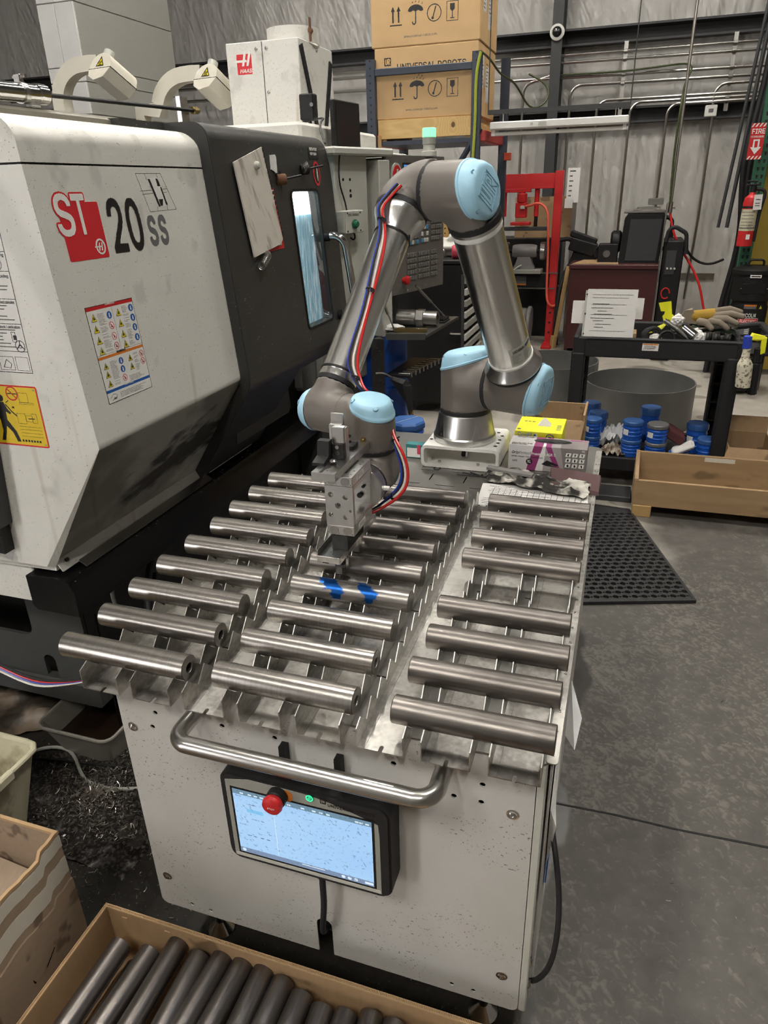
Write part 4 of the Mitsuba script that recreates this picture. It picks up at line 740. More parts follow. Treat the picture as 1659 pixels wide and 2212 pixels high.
cond('2', .116, .650, .7010, 1.4235, .0006); cond('0', .116, .7125, .767, 1.4225, .0006)
cond('s', .070, .788, .8235, 1.4275, .0006, m_='inkgrey'); cond('s', .070, .832, .8665, 1.4275, .0006, m_='inkgrey')
ring = affinity.scale(disc2(0, 0, 1, 12), .0155, .0165); ring = ring.difference(affinity.scale(ring, .76, .76))
hh = unary_union([Polygon([(-.0075, -.0085), (-.0040, -.0085), (.0000, .0085), (-.0035, .0085)]), Polygon([(.0010, -.0085), (.0045, -.0085), (.0085, .0085), (.005, .0085)]), sbox(-.0185, -.0016, .005, .0016)])
def emblem(y_, z, s, off, m_): return part(t, 'emblem', fprism(affinity.translate(affinity.scale(unary_union([ring, hh]), s, s, origin=(0, 0)), y_, z), .0004, off), m_)
emblem(.6035, 1.4465, 1.0, .0009, 'white')
t = thing('patched_decal', 'cut-up black and white sticker with pencil guide lines above the ss lettering', 'decal')
part(t, 'backing', fprism([(.826, 1.583), (.868, 1.586), (.8905, 1.522), (.850, 1.519)], .0004, .0004), 'white')
part(t, 'shape', cat(fprism([(.828, 1.582), (.836, 1.582), (.8585, 1.521), (.851, 1.520)], .0003, .0009), fprism([(.860, 1.583), (.867, 1.583), (.872, 1.575), (.874, 1.566), (.863, 1.566)], .0003, .0009), fprism([(.872, 1.564), (.877, 1.564), (.890, 1.523), (.883, 1.523)], .0003, .0009), fprism([(.856, 1.537), (.874, 1.537), (.868, 1.522), (.859, 1.522)], .0003, .0009)), 'ink')
def fline(a_, b_, w_=.0006): return fprism(LineString([a_, b_]).buffer(w_, cap_style=2), .0002, .0003)
part(t, 'guide_line', cat(fline((.785, 1.594), (.885, 1.595)), fline((.785, 1.594), (.812, 1.510)), fline((.885, 1.595), (.925, 1.512)), fline((.812, 1.510), (.925, 1.512)), fline((.79, 1.556), (.90, 1.560)), fline((.795, 1.549), (.895, 1.552)), fline((.82, 1.594), (.824, 1.58)), fline((.868, 1.594), (.87, 1.585)), fline((.842, 1.511), (.846, 1.521)), fline((.886, 1.511), (.888, 1.522))), 'inktext')
# danger label
t = thing('safety_label', 'tall danger and warning label full of yellow, blue and red pictograms on the lathe front', 'label')
dy0, dy1, dz0, dz1 = .5055, .666, 1.118, 1.328; dw, dh = dy1 - dy0, dz1 - dz0
def R(u0, u1, v0, v1): return sbox(dy0 + u0 * dw, dz1 - v1 * dh, dy0 + u1 * dw, dz1 - v0 * dh)
part(t, 'sheet', fprism(R(0, 1, 0, 1), .0003, .0004), 'white')
part(t, 'border', fprism(R(-.008, 1.008, -.006, 1.006).difference(R(0, 1, 0, 1)), .0003, .0004), 'ink')
part(t, 'header', fprism(R(0, 1, 0, .036), .0003, .0007), 'red'); part(t, 'header', fprism(R(0, 1, .508, .538), .0003, .0007), 'orange'); part(t, 'header', fprism(R(0, 1, .862, .892), .0003, .0007), 'bluesign')
for s_, vv, c_ in (('DANGER', .031, 'white'), ('WARNING', .533, 'ink'), ('NOTICE', .888, 'white')): part(t, 'header_text', ftext(s_, .0042, dy0 + .40 * dw, dz1 - vv * dh, .0011, .2 * dw), c_)
tri = lambda u, v_, s: affinity.translate(Polygon([(-1, -.87), (1, -.87), (0, .87)]), 0, 0)
def sign_tri(u_, v_, s):
    c = (dy0 + u_ * dw, dz1 - v_ * dh); g_ = affinity.translate(affinity.scale(tri(0, 0, 1), s, s, origin=(0, 0)), *c)
    part(t, 'pictogram', cat(fprism(g_, .0003, .0008)), 'ink'); part(t, 'pictogram', fprism(g_.buffer(-.0011), .0003, .0011), 'yellow')
    part(t, 'pictogram', fprism(unary_union([affinity.translate(Polygon(q), *c) for q in ([(-.0028, -.0045), (.0025, -.0045), (.001, -.0005), (-.002, .001)], [(-.0008, .000), (.0012, .0), (.0006, .0032), (-.0002, .0032)], [(.0008, -.001), (.0038, -.0035), (.0042, -.0028), (.0012, .0)])]), .0003, .0014), 'ink')
def sign_disc(u_, v_, s, kind):
    c = (dy0 + u_ * dw, dz1 - v_ * dh); g_ = disc2(*c, s, 8)
    if kind == 'b':
        part(t, 'pictogram', fprism(g_, .0003, .0008), 'bluesign'); part(t, 'pictogram', fprism(unary_union([disc2(c[0], c[1] + .003, .0018), sbox(c[0] - .002, c[1] - .005, c[0] + .002, c[1] + .001)]), .0003, .0011), 'white')
    else:
        part(t, 'pictogram', fprism(unary_union([g_.difference(disc2(*c, s - .0012, 8)), LineString([(c[0] - s * .65, c[1] + s * .65), (c[0] + s * .65, c[1] - s * .65)]).buffer(.0006)]), .0003, .0008), 'logored'); part(t, 'pictogram', fprism(affinity.translate(Polygon([(-.002, -.004), (.0015, -.004), (.001, .002), (-.001, .003)]), *c), .0003, .0007), 'ink')
for v_ in (.11, .225, .34, .45): sign_tri(.115, v_, .0095)
for v_ in (.11, .225, .34, .45): sign_tri(.64, v_, .0095)
for v_, kd in ((.115, 'b'), (.225, 'r'), (.335, 'r'), (.44, 'r')): sign_disc(.44, v_, .0083, kd)
for v_ in (.095, .20, .305, .415): sign_disc(.93, v_, .0083, 'b')
for v_ in (.61, .70, .80): sign_tri(.115, v_, .0085)
for v_ in (.605, .70): sign_tri(.66, v_, .0085)
for u_, v_, kd in ((.45, .605, 'b'), (.45, .695, 'b'), (.45, .79, 'r'), (.93, .60, 'r'), (.93, .685, 'r')): sign_disc(u_, v_, .0078, kd)
lines = []
for u0, u1, v0, v1 in ((.2, .36, .08, .48), (.73, .86, .06, .48), (.21, .37, .58, .85), (.74, .86, .57, .76), (.55, .9, .78, .85), (.27, .95, .91, .985)):
    for v_ in np.arange(v0, v1, .0125):
        if RNG.uniform() < .82: lines.append(R(u0, u0 + (u1 - u0) * RNG.uniform(.6, 1), v_, v_ + .004))
part(t, 'small_print', fprism(unary_union(lines), .0002, .0007), 'inktext'); part(t, 'divider', fprism(unary_union([R(.52, .524, .04, .50), R(0, 1, .493, .496)]), .0002, .0007), 'ink')
part(t, 'drawing', fprism(unary_union([LineString([(dy0 + .05 * dw, dz1 - .95 * dh), (dy0 + .12 * dw, dz1 - .915 * dh), (dy0 + .2 * dw, dz1 - .93 * dh), (dy0 + .18 * dw, dz1 - .965 * dh), (dy0 + .08 * dw, dz1 - .975 * dh)]).buffer(.0005), R(.12, .18, .955, .975)]), .0002, .0007), 'inktext')
# placards on the end face
def eprism(poly, d, off): return prism(poly, d, (0, LY0 - .012 - off, 0), ex, ez)
def etext(s, h, x, z, off, width=None, bold=False): return text(s, h, (x, LY0 - .012 - off, z), ex, ez, .0003, width, bold)
t = thing('instruction_placard', 'tall white instruction placard with line drawings on the lathe end panel', 'label')
ix0, ix1 = -.62, -.374
part(t, 'sheet', eprism(sbox(ix0, 1.197, ix1, 1.56), .0003, .0002), 'palegrey' if False else 'paper')
part(t, 'rule', eprism(unary_union([sbox(ix0, 1.197, ix1, 1.1985), sbox(ix1 - .0012, 1.197, ix1, 1.56)] + [sbox(ix0, z, ix1, z + .0013) for z in (1.243, 1.301, 1.352, 1.407, 1.445, 1.49)]), .0002, .0005), 'ink')
tx = []
for z1_, z0_ in ((1.555, 1.50), (1.485, 1.45), (1.44, 1.41), (1.392, 1.36), (1.338, 1.306), (1.288, 1.248)):
    for z in np.arange(z1_, z0_, -.0072): tx.append(sbox(ix0 + .02, z, ix1 - .012 - RNG.uniform(0, .06), z + .0022))
part(t, 'small_print', eprism(unary_union(tx), .0002, .0005), 'inktext')
for s_, z in (('Workpiece Holding', 1.3955), ('Maintenance And Lubrication', 1.3435), ('Tailstock Lubrication', 1.2925), ('Tailstock Setting', 1.4365)): part(t, 'heading', etext(s_, .0058, -.448, z, .0006, .068, True), 'ink')
rings = [ringm((-.403, LY0 - .0126, 1.422), (0, -1, 0), r, r + .0012, .0003, 20) for r in (.003, .008, .0125)] + [ringm((-.391, LY0 - .0126, 1.255), (0, -1, 0), r, r + .0015, .0003, 20) for r in (.003, .0115)]
part(t, 'drawing', cat(rings + [eprism(unary_union([LineString([(-.391, 1.258), (-.391 + .011 * math.cos(g_), 1.255 + .011 * math.sin(g_))]).buffer(.0012) for g_ in (1.57, 3.67, 5.76)] + [sbox(-.408, 1.263, -.397, 1.285).difference(sbox(-.4068, 1.2642, -.3982, 1.2838)), sbox(-.404, 1.268, -.395, 1.278), sbox(-.458, 1.202, -.418, 1.232).difference(sbox(-.457, 1.203, -.419, 1.231)), sbox(-.413, 1.202, -.379, 1.232).difference(sbox(-.4122, 1.2028, -.3798, 1.2312)), Polygon([(-.45, 1.208), (-.438, 1.226), (-.425, 1.216), (-.43, 1.206)]).difference(Polygon([(-.447, 1.209), (-.438, 1.224), (-.427, 1.216), (-.431, 1.207)]))]), .0002, .0006)]), 'ink')
t = thing('yellow_placard', 'yellow placard with a red border and a black figure being struck, on the lathe end', 'sign')
yx0, yx1, yz0, yz1 = -.53, -.3755, 1.026, 1.168; pl = rrect(yx0, yx1, yz0, yz1, .005)
part(t, 'sheet', eprism(pl, .0006, .0002), 'signyellow'); part(t, 'border', eprism(pl.difference(pl.buffer(-.0035)), .0002, .0008), 'logored')
man = unary_union([disc2(-.483, 1.137, .0085), Polygon([(-.493, 1.127), (-.477, 1.128), (-.470, 1.112), (-.462, 1.104), (-.465, 1.100), (-.476, 1.106), (-.478, 1.085), (-.497, 1.085), (-.500, 1.10)]), Polygon([(-.497, 1.087), (-.478, 1.087), (-.459, 1.060), (-.452, 1.036), (-.462, 1.036), (-.470, 1.058), (-.484, 1.072), (-.489, 1.055), (-.497, 1.036), (-.507, 1.036), (-.497, 1.06)])])
part(t, 'figure', eprism(man, .0002, .0008), 'ink')
part(t, 'prohibition', eprism(unary_union([disc2(-.447, 1.149, .0165, 10).difference(disc2(-.447, 1.149, .0135, 10)), LineString([(-.457, 1.159), (-.437, 1.139)]).buffer(.0013)]), .0002, .0010), 'logored')
mach = [LineString([(-.472, 1.122), (-.458, 1.106), (-.448, 1.098)]).buffer(.0014), sbox(-.460, 1.1475, -.434, 1.1495)] + [sbox(-.446, z, -.386, z + .0007) for z in (1.050, 1.058, 1.066, 1.073)] + [g_.difference(g_.buffer(-.0006)) for g_ in (sbox(-.447, 1.080, -.423, 1.104), sbox(-.423, 1.086, -.405, 1.1), sbox(-.405, 1.083, -.392, 1.105), sbox(-.43, 1.13, -.405, 1.152), sbox(-.432, 1.126, -.392, 1.130))] + [sbox(-.416, 1.092, -.398, 1.094), sbox(-.455, 1.115, -.449, 1.119), LineString([(-.47, 1.127), (-.462, 1.132)]).buffer(.0008)] + [sbox(-.448 + .008 * i, 1.037, -.443 + .008 * i, 1.042) for i in range(7)]
part(t, 'drawing', eprism(unary_union(mach), .0002, .0009), 'ink')
for x, z in ((yx1 - .008, yz1 - .008), (yx1 - .008, yz0 + .008)): part(t, 'rivet', cyl((x, LY0 - .0125, z), (x, LY0 - .0145, z), .002, 10), 'steel')
# ---- on top of the lathe
t = thing('door_cylinder', 'steel air cylinder with a long black rod above the lathe top', 'pneumatic cylinder')
part(t, 'barrel', cat(cyl((-.45, .20, 1.735), (-.45, .700, 1.750), .0185, 24), cyl((-.45, .685, 1.7495), (-.45, .716, 1.7503), .0205, 24, .002)), 'chrome'); part(t, 'rod', cyl((-.45, .70, 1.750), (-.45, 1.33, 1.766), .0048, 12), 'black'); part(t, 'rod_nut', cat(cyl((-.45, 1.325, 1.766), (-.45, 1.345, 1.7665), .011, 6), cyl((-.45, 1.345, 1.7665), (-.45, 1.356, 1.767), .007, 12)), 'brass')
part(t, 'clamp', cat(ringm((-.45, .64, 1.748), (0, 1, .03), .0186, .0215, .012, 24), box(-.458, -.442, .64, .652, 1.768, 1.782, .001), cyl((-.462, .646, 1.778), (-.43, .646, 1.778), .004, 8)), 'steel'); part(t, 'air_fitting', cat(box(-.458, -.442, .66, .69, 1.722, 1.735, .002), cyl((-.45, .675, 1.728), (-.45, .66, 1.70), .005, 10)), 'white'); part(t, 'green_tube', tube(spl([(-.45, .66, 1.715), (-.45, .645, 1.705), (-.45, .64, 1.69)], 10), .003, 8), 'green')
part(t, 'bracket', cat(box(-.468, -.464, 1.285, 1.325, 1.714, 1.80), box(-.478, -.464, 1.285, 1.325, 1.714, 1.717), box(-.478, -.466, 1.285, 1.289, 1.714, 1.80)), 'alu2')
part(la, 'top_rail', prism([(-.48, 1.695), (-.425, 1.695), (-.425, 1.712), (-.45, 1.722), (-.48, 1.722)], 1.30, (0, 1.20, 0), ex, ez), 'rail', 'dirty metal rail along the top')
part(la, 'door_track', box(-.47, -.40, .9, 1.95, 1.70, 1.716), 'dark')
# ------------------------------------------------------------------ beside and behind the lathe
dv = unit(V(.3, .954, 0)); nv = V(dv[1], -dv[0], 0); Q0 = V(-.25, 1.97, 0)
def CP(s, z, off=0.0): return Q0 + dv * s + nv * off + ez * z      # on the cabinet's face, s metres along it
t = thing('control_cabinet', 'pale grey control cabinet right of the charcoal lathe door', 'cabinet')
part(t, 'door_panel', obox(CP(.075, 1.31, -.06), dv, ez, nv, .205, .70, .12, .004), 'palegrey', 'pale grey panel with small holes')
part(t, 'side_panel', obox(CP(.255, 1.30, -.03), dv, ez, nv, .075, .69, .12, .004), 'palegrey')
part(t, 'gap_back', obox(CP(.195, 1.30, -.09), dv, ez, nv, .06, .69, .03), 'girt')
part(t, 'top_cap', obox(CP(.125, 1.672, -.045), dv, ez, nv, .38, .028, .16, .006), 'palegrey')
part(t, 'body', obox(CP(.12, 1.20, -.21), dv, ez, nv, .40, .90, .18, .01), 'grey')
part(t, 'foot', obox(CP(.12, .38, -.21), dv, ez, nv, .30, .76, .16, .01), 'basegrey')
for s_, z in ((.066, 1.576), (.024, 1.576), (.066, 1.537), (.067, 1.519)): part(t, 'hole', cyl(CP(s_, z, -.001), CP(s_, z, .0012), .0052 if z != 1.519 else .0068, 16), 'hole')
t = thing('enable_box', 'small grey push-button box lettered VSC ENABLE on the control cabinet', 'switch box')
part(t, 'box', obox(CP(.030, 1.428, .022), dv, ez, nv, .118, .082, .044, .004), 'palegrey'); part(t, 'lid', obox(CP(.018, 1.428, .047), dv, ez, nv, .095, .080, .006, .002), 'palegrey')
part(t, 'button', lathe([(0, 0), (.017, 0), (.017, .004), (.013, .006), (.012, .014), (.010, .016), (0, .016)], CP(.02, 1.420, .050), nv, 28), 'greenled', 'dark green button'); part(t, 'button_ring', ringm(CP(.02, 1.420, .050), nv, .013, .0165, .0062, 28), 'green')
part(t, 'lettering', text('VSC ENABLE', .0085, CP(-.018, 1.449, .050), dv, ez, .0005, .066, True), 'ink')
for s_, z in ((-.022, 1.460), (.058, 1.460), (-.022, 1.396), (.058, 1.396)): part(t, 'screw', cyl(CP(s_, z, .0495), CP(s_, z, .051), .0032, 10), 'ink')
part(t, 'cable', tube(spl([CP(-.005, 1.66, .012), CP(-.005, 1.55, .01), CP(.012, 1.50, .014), CP(.014, 1.468, .02)], 20), .003, 8), 'black'); part(t, 'cable', tube(spl([CP(.05, 1.388, .02), CP(.055, 1.37, .022), CP(.045, 1.362, .022), CP(.04, 1.37, .012)], 14), .003, 8), 'black')
# operator panel
d2 = unit(V(.259, .966, 0)); n2 = V(d2[1], -d2[0], 0); P0 = V(-.162, 2.25, 0)
def OP(s, z, off=0.0): return P0 + d2 * s + n2 * off + ez * z
t = thing('operator_panel', 'dark grey lathe operator panel full of keys with a small lit screen', 'control panel')
part(t, 'face', obox(OP(.25, 1.388, -.004), d2, ez, n2, .505, .558, .010, .002), 'panelgrey', 'dark grey face plate'); part(t, 'case', obox(OP(.25, 1.385, -.07), d2, ez, n2, .49, .54, .125, .006), 'grey')
for s_ in (.02, .17, .33, .485):
    for z in (1.652, 1.122): part(t, 'screw', cyl(OP(s_, z, 0), OP(s_, z, .003), .0045, 12, .001), 'chrome')
for z in (1.39,): part(t, 'screw', cyl(OP(.49, z, 0), OP(.49, z, .003), .0045, 12, .001), 'chrome')
sc = tm([OP(.15, 1.44, .0022), OP(.40, 1.44, .0022), OP(.40, 1.63, .0022), OP(.15, 1.63, .0022)], [(0, 1, 2), (0, 2, 3)])
part(t, 'screen_frame', obox(OP(.275, 1.535, .0012), d2, ez, n2, .27, .205, .001), 'ink')
k = part(t, 'screen', sc, 'black', 'lit yellow and blue screen', smooth=False, uv=np.array([(0, 0), (1, 0), (1, 1), (0, 1)], float)); scene[k]['emitter'] = {'type': 'area', 'radiance': mikit.proc(tex_cnc)}
c_ = OP(.085, 1.585, .0012)
def el2(sx, sy): return affinity.scale(disc2(0, 0, 1, 12), sx, sy)
part(t, 'badge', prism(el2(.040, .052), .006, c_, d2, ez), 'palegrey', 'oval emblem'); part(t, 'badge_red', prism(el2(.032, .043), .002, c_ + n2 * .006, d2, ez), 'logored')
part(t, 'badge_bars', prism(unary_union([Polygon([(-.016, -.028), (-.008, -.028), (.006, .028), (-.002, .028)]), Polygon([(.008, -.034), (.016, -.034), (.030, .022), (.022, .022)]), sbox(-.047, -.010, .012, -.001)]), .004, c_ + n2 * .007, d2, ez), 'palegrey')
part(t, 'legend', cat(text('POWER ON', .007, OP(.045, 1.500, .0012), d2, ez, .0004), text('OFF', .007, OP(.11, 1.500, .0012), d2, ez, .0004)), 'ink')
kb = box(-.0082, .0082, -.0088, .0088, 0, .005, .0015); kp = {c: mikit.ply(kb, M[c]) for c in ('key', 'keyblue', 'keywhite')}
def keyat(s_, z, c):
    k_ = numbered(t + '__key'); o = OP(s_, z, .0012); mtx = np.eye(4); mtx[:3, 0], mtx[:3, 1], mtx[:3, 2], mtx[:3, 3] = d2, ez, n2, o
    scene[k_] = {**kp[c], 'to_world': T(mtx.tolist())}
for r_ in range(5):
    z = 1.395 - r_ * .0245 + .0
    for c in range(5): keyat(.385 + c * .0205, z + .03, 'key')
for r_ in range(5):
    for c in range(12): keyat(.175 + c * .0205 + (.014 if c > 3 else 0) + (.012 if c > 8 else 0), 1.268 - r_ * .0245, 'key')
for r_ in range(5):
    for c in range(5): keyat(.175 + c * .0205, 1.418 - r_ * .0245, 'key' if r_ < 2 else ('keyblue', 'keywhite', 'key', 'keyblue', 'keywhite')[(c + r_) % 5])
for r_, c in ((0, 0), (0, 1), (0, 2), (1, 0), (1, 2), (2, 0), (2, 1), (2, 2)): keyat(.298 + c * .0225, 1.378 - r_ * .0275, 'keywhite' if (r_ == 1) != (c == 1) or c == r_ else 'keyblue')
part(t, 'stop_button', lathe([(0, 0), (.012, 0), (.012, .012), (.019, .016), (.019, .026), (.012, .031), (0, .032)], OP(.135, 1.168, .001), n2, 24), 'red', 'red emergency stop button')
part(t, 'panel_arm', obox(OP(.10, 1.01, -.10), d2, ez, n2, .16, .24, .10, .01), 'basegrey')
t = thing('beacon_light', 'stack beacon glowing bright green above the operator panel', 'light'); b0 = V(-.066, 2.60, 1.664)
part(t, 'base', cat(cyl(b0, b0 + V(0, 0, .022), .033, 24, .002), cyl(b0 + V(0, 0, .02), b0 + V(0, 0, .055), .026, 24)), 'palegrey'); part(t, 'clear_stage', cyl(b0 + V(0, 0, .046), b0 + V(0, 0, .076), .029, 24, .002), 'grey')
k = part(t, 'lens', lathe([(0, .076), (.030, .076), (.030, .109), (.027, .112), (0, .112)], b0, ez, 24), 'greenled', 'glowing green lens'); scene[k]['emitter'] = emitter((.30, 1.5, .50))
# things below the operator panel
t = thing('tool_shelf', 'dark grey tool shelf below the operator panel', 'shelf')
part(t, 'shelf_plate', prism([(-.12, 2.10), (.045, 2.13), (.075, 2.62), (-.20, 2.58)], .012, (0, 0, .965)), 'dark', 'dark shelf plate'); part(t, 'shelf_lip', hull([(-.12, 2.09, .96), (.045, 2.12, .96), (.045, 2.128, .985), (-.12, 2.098, .985), (.045, 2.12, .985), (-.12, 2.09, .985)]), 'basegrey')
for p, q in (((-.10, 2.16, .985), (-.15, 2.13, 1.13)), ((.03, 2.55, .98), (-.08, 2.42, 1.14))): part(t, 'gas_strut', cat(cyl(p, (V(*p) + V(*q)) / 2, .0035, 8), cyl((V(*p) + V(*q)) / 2, q, .006, 10)), 'steel')
solo('steel_chuck_jaw', 'bright hexagonal steel spindle tool lying on the tool shelf', 'tool', cat(cyl((-.14, 2.33, 1.013), (-.05, 2.33, 1.013), .036, 24, .002), cyl((-.05, 2.33, 1.013), (-.015, 2.33, 1.013), .042, 6, .002), ringm((-.015, 2.33, 1.013), ex, .021, .033, .06, 24)), 'steel')
solo('brass_hook_wrench', 'brass coloured spanner lying at the front of the tool shelf', 'wrench', prism(unary_union([rrect(0, .13, -.013, .013, .006).difference(rrect(.02, .09, -.005, .005, .003)), disc2(.0, 0, .018).difference(disc2(-.008, 0, .011))]), .012, (-.10, 2.19, .979), unit(V(1, .12, 0)), unit(V(-.12, 1, 0))), 'brass')
solo('shop_towel', 'crumpled off-white shop towel on the left of the tool shelf', 'cloth', place(trimesh.Trimesh(*(lambda s: (s.vertices * (1 + .5 * (meshkit.noise(s.vertices * 2.6, 3)[:, None] - .5)) * [.05, .035, .014], s.faces))(trimesh.creation.icosphere(3)), process=False), (-.13, 2.215, .990)), 'paper')
solo('key_tray', 'black tray of small cutter inserts on the far end of the tool shelf', 'tray', cat([box(-.02, .055, 2.42, 2.52, .977, .985, .001)] + [cyl((-.012 + .012 * i, 2.43 + .014 * j, .985), (-.012 + .012 * i, 2.43 + .014 * j, .995), .0048, 8) for i in range(6) for j in range(7)]), 'black')
t = thing('swarf_rack', 'black perforated rack with a row of metal holder tips, below the tool shelf', 'rack')
part(t, 'rack_plate', prism([(-.13, 2.10), (-.02, 2.10), (.03, 2.46), (-.11, 2.46)], .008, (0, 0, .80)), 'black'); part(t, 'rack_side', hull([(-.19, 2.10, .70), (-.13, 2.10, .70), (-.13, 2.10, .96), (-.19, 2.10, .96), (-.17, 2.16, .70), (-.17, 2.16, .96)]), 'dark')
for i in range(9): part(t, 'rack_bar', box(-.075 + .007 * i, -.022 + .007 * i, 2.12 + .038 * i, 2.128 + .038 * i, .808, .814, .001), 'steel')
for i in range(9): part(t, 'rack_tip', cyl((-.018 + .0075 * i, 2.12 + .038 * i, .80), (-.018 + .0075 * i, 2.12 + .038 * i, .818), .0055, 10), 'steel')
t = thing('torch_gun', 'black hand torch with a bent steel nozzle and coiled lead, hanging from the rack', 'torch')
part(t, 'grip', hull([(-.085, 2.06, .815), (-.062, 2.05, .80), (-.075, 2.045, .80), (-.005, 2.035, .70), (.012, 2.04, .70), (.0, 2.025, .69), (-.03, 2.03, .79), (-.09, 2.05, .80), (.0, 2.06, .78), (-.02, 2.05, .805)]), 'rubber'); part(t, 'handle', hull([(-.03, 2.03, .78), (.002, 2.03, .785), (-.028, 2.05, .78), (.004, 2.05, .785), (-.005, 2.025, .665), (.010, 2.025, .665), (-.005, 2.045, .665), (.010, 2.045, .665)]), 'rubber')
part(t, 'nozzle', tube(spl([(-.085, 2.05, .812), (-.105, 2.04, .826), (-.13, 2.03, .832), (-.145, 2.02, .832)], 16), .0045, 10), 'steel'); part(t, 'collar', cyl((.004, 2.035, .655), (.003, 2.035, .675), .0105, 14), 'brass')
part(t, 'strain_spring', tube(np.array([V(.004 + .016 * q, 2.035, .655 - .11 * q) + .0065 * V(math.cos(q * 95), math.sin(q * 95), 0) for q in np.linspace(0, 1, 150)]), .0022, 5), 'black'); part(t, 'lead', tube(spl([(.004, 2.035, .66), (.012, 2.035, .60), (.02, 2.035, .54), (.023, 2.035, .44), (.01, 2.04, .25), (.02, 2.06, .01)], 30), .0045, 8), 'black')
solo('blue_barrel', 'tall blue plastic barrel in the dark behind the torch', 'barrel', lathe([(0, 0), (.13, 0), (.14, .02), (.14, .33), (.147, .34), (.147, .36), (.14, .37), (.14, .66), (.147, .67), (.147, .69), (.14, .70), (.14, .93), (.12, .96), (0, .96)], (-.27, 2.42, 0), ez, 36), 'tub')
# dark guard wall beneath the cabinet
solo('coolant_tank', 'black coolant tank on the floor between the lathe and the toolbox', 'tank', cat(box(-.62, -.42, 2.44, 3.2, .02, .62, .01), box(-.60, -.44, 2.46, 3.1, .62, .66, .01)), 'black')
# wide top of the lathe, mist collector, screen, speaker
part(la, 'rear_top', box(-1.15, -.46, 2.12, 3.05, 1.20, 1.790, .012), 'lathe'); part(la, 'rear_shoulder', box(-1.15, -.36, 1.95, 2.12, .75, 1.70, .02), 'lathe'); part(la, 'rear_ledge', box(-.46, -.30, 2.12, 3.05, 1.55, 1.695, .006), 'lathe')
t = thing('mist_collector', 'tall pale grey sheet-metal cabinet with a red H emblem and a round flange on top', 'machine cabinet')
mx0, mx1, my0, my1, mz0, mz1 = -.985, -.633, 2.54, 2.93, 1.79, 2.142
part(t, 'body', box(mx0, mx1, my0, my1, mz0, mz1, .003), 'lathe'); part(t, 'panel_edge', box(-.808, -.805, my0 - .0022, my0, mz0, mz1 - .004), 'inktext')
for x, z in ((-.835, 2.112), (-.785, 2.112), (-.79, 1.945)): part(t, 'screw', screw((x, my0, z), (0, -1, 0), .0055), 'steel')
part(t, 'screw', screw((mx1, 2.74, 2.118), (1, 0, 0), .0055), 'steel')
part(t, 'flange', lathe([(.112, 0), (.117, 0), (.117, .060), (.112, .060), (.112, 0)], (-.735, 2.72, mz1), ez, 40), 'lathe', 'stained round flange'); part(t, 'flange_bolt', cat(box(-.63, -.624, 2.66, 2.672, 2.145, 2.232), cyl((-.627, 2.66, 2.185), (-.627, 2.68, 2.185), .010, 8)), 'rust')
part(t, 'emblem_plate', prism(rrect(-.935, -.862, 2.020, 2.097, .003), .001, (0, my0, 0), ex, ez), 'logored', 'red square emblem')
part(t, 'emblem_bars', prism(unary_union([Polygon([(-.911, 2.052), (-.900, 2.052), (-.885, 2.106), (-.896, 2.106)]), Polygon([(-.889, 2.052), (-.878, 2.052), (-.862, 2.106), (-.873, 2.106)]), sbox(-.944, 2.066, -.886, 2.075)]), .0006, (0, my0 - .001, 0), ex, ez), 'white'); part(t, 'emblem_text', text('HAAS', .0145, (-.924, my0 - .001, 2.026), ex, ez, .0006, .058, True, .25), 'white')
for a_, b_ in (((2.56, 2.118), (2.70, 1.80)), ((2.90, 2.09), (2.80, 1.80))): part(t, 'gasket', prism(LineString([a_, b_]).buffer(.016, cap_style=2), .006, (mx1, 0, 0), ey, ez), 'black', 'black foam strip')
t = thing('speaker', 'small black speaker standing on the lathe in front of the collector', 'speaker'); part(t, 'cabinet', box(-.585, -.520, 2.40, 2.45, 1.815, 1.915, .005), 'black'); part(t, 'stand', lathe([(0, 0), (.026, 0), (.026, .006), (.008, .012), (.008, .03), (0, .03)], (-.552, 2.43, 1.79), ez, 16), 'blackgloss'); part(t, 'knob', cyl((-.526, 2.40, 1.872), (-.526, 2.394, 1.872), .008, 14), 'blackgloss')
t = thing('flat_monitor', 'dark flat monitor leaning beside the collector, seen at an angle', 'monitor'); mxd = unit(V(.13, .99, 0)); mo = V(-.40, 2.46, 1.79)
up = unit(V(-.02, -.10, 1) - mxd * (V(-.02, -.10, 1) @ mxd)); mn = np.cross(mxd, up); part(t, 'frame', obox(mo, mxd, up, mn, .23, .185, .022, .004), 'black'); part(t, 'panel', obox(mo + mn * .0112, mxd, up, mn, .20, .155, .002), 'blackgloss', 'dark screen'); part(t, 'foot', box(-.45, -.37, 2.42, 2.50, 1.695, 1.705, .003), 'black')
solo('monitor_cable', 'thin black cable looping from the speaker over the cabinet', 'cable', tube(spl([(-.70, 2.36, 1.793), (-.60, 2.37, 1.80), (-.51, 2.36, 1.812), (-.44, 2.30, 1.81), (-.395, 2.18, 1.79), (-.345, 2.05, 1.74), (-.305, 1.985, 1.70)], 40), .004, 8), 'black')
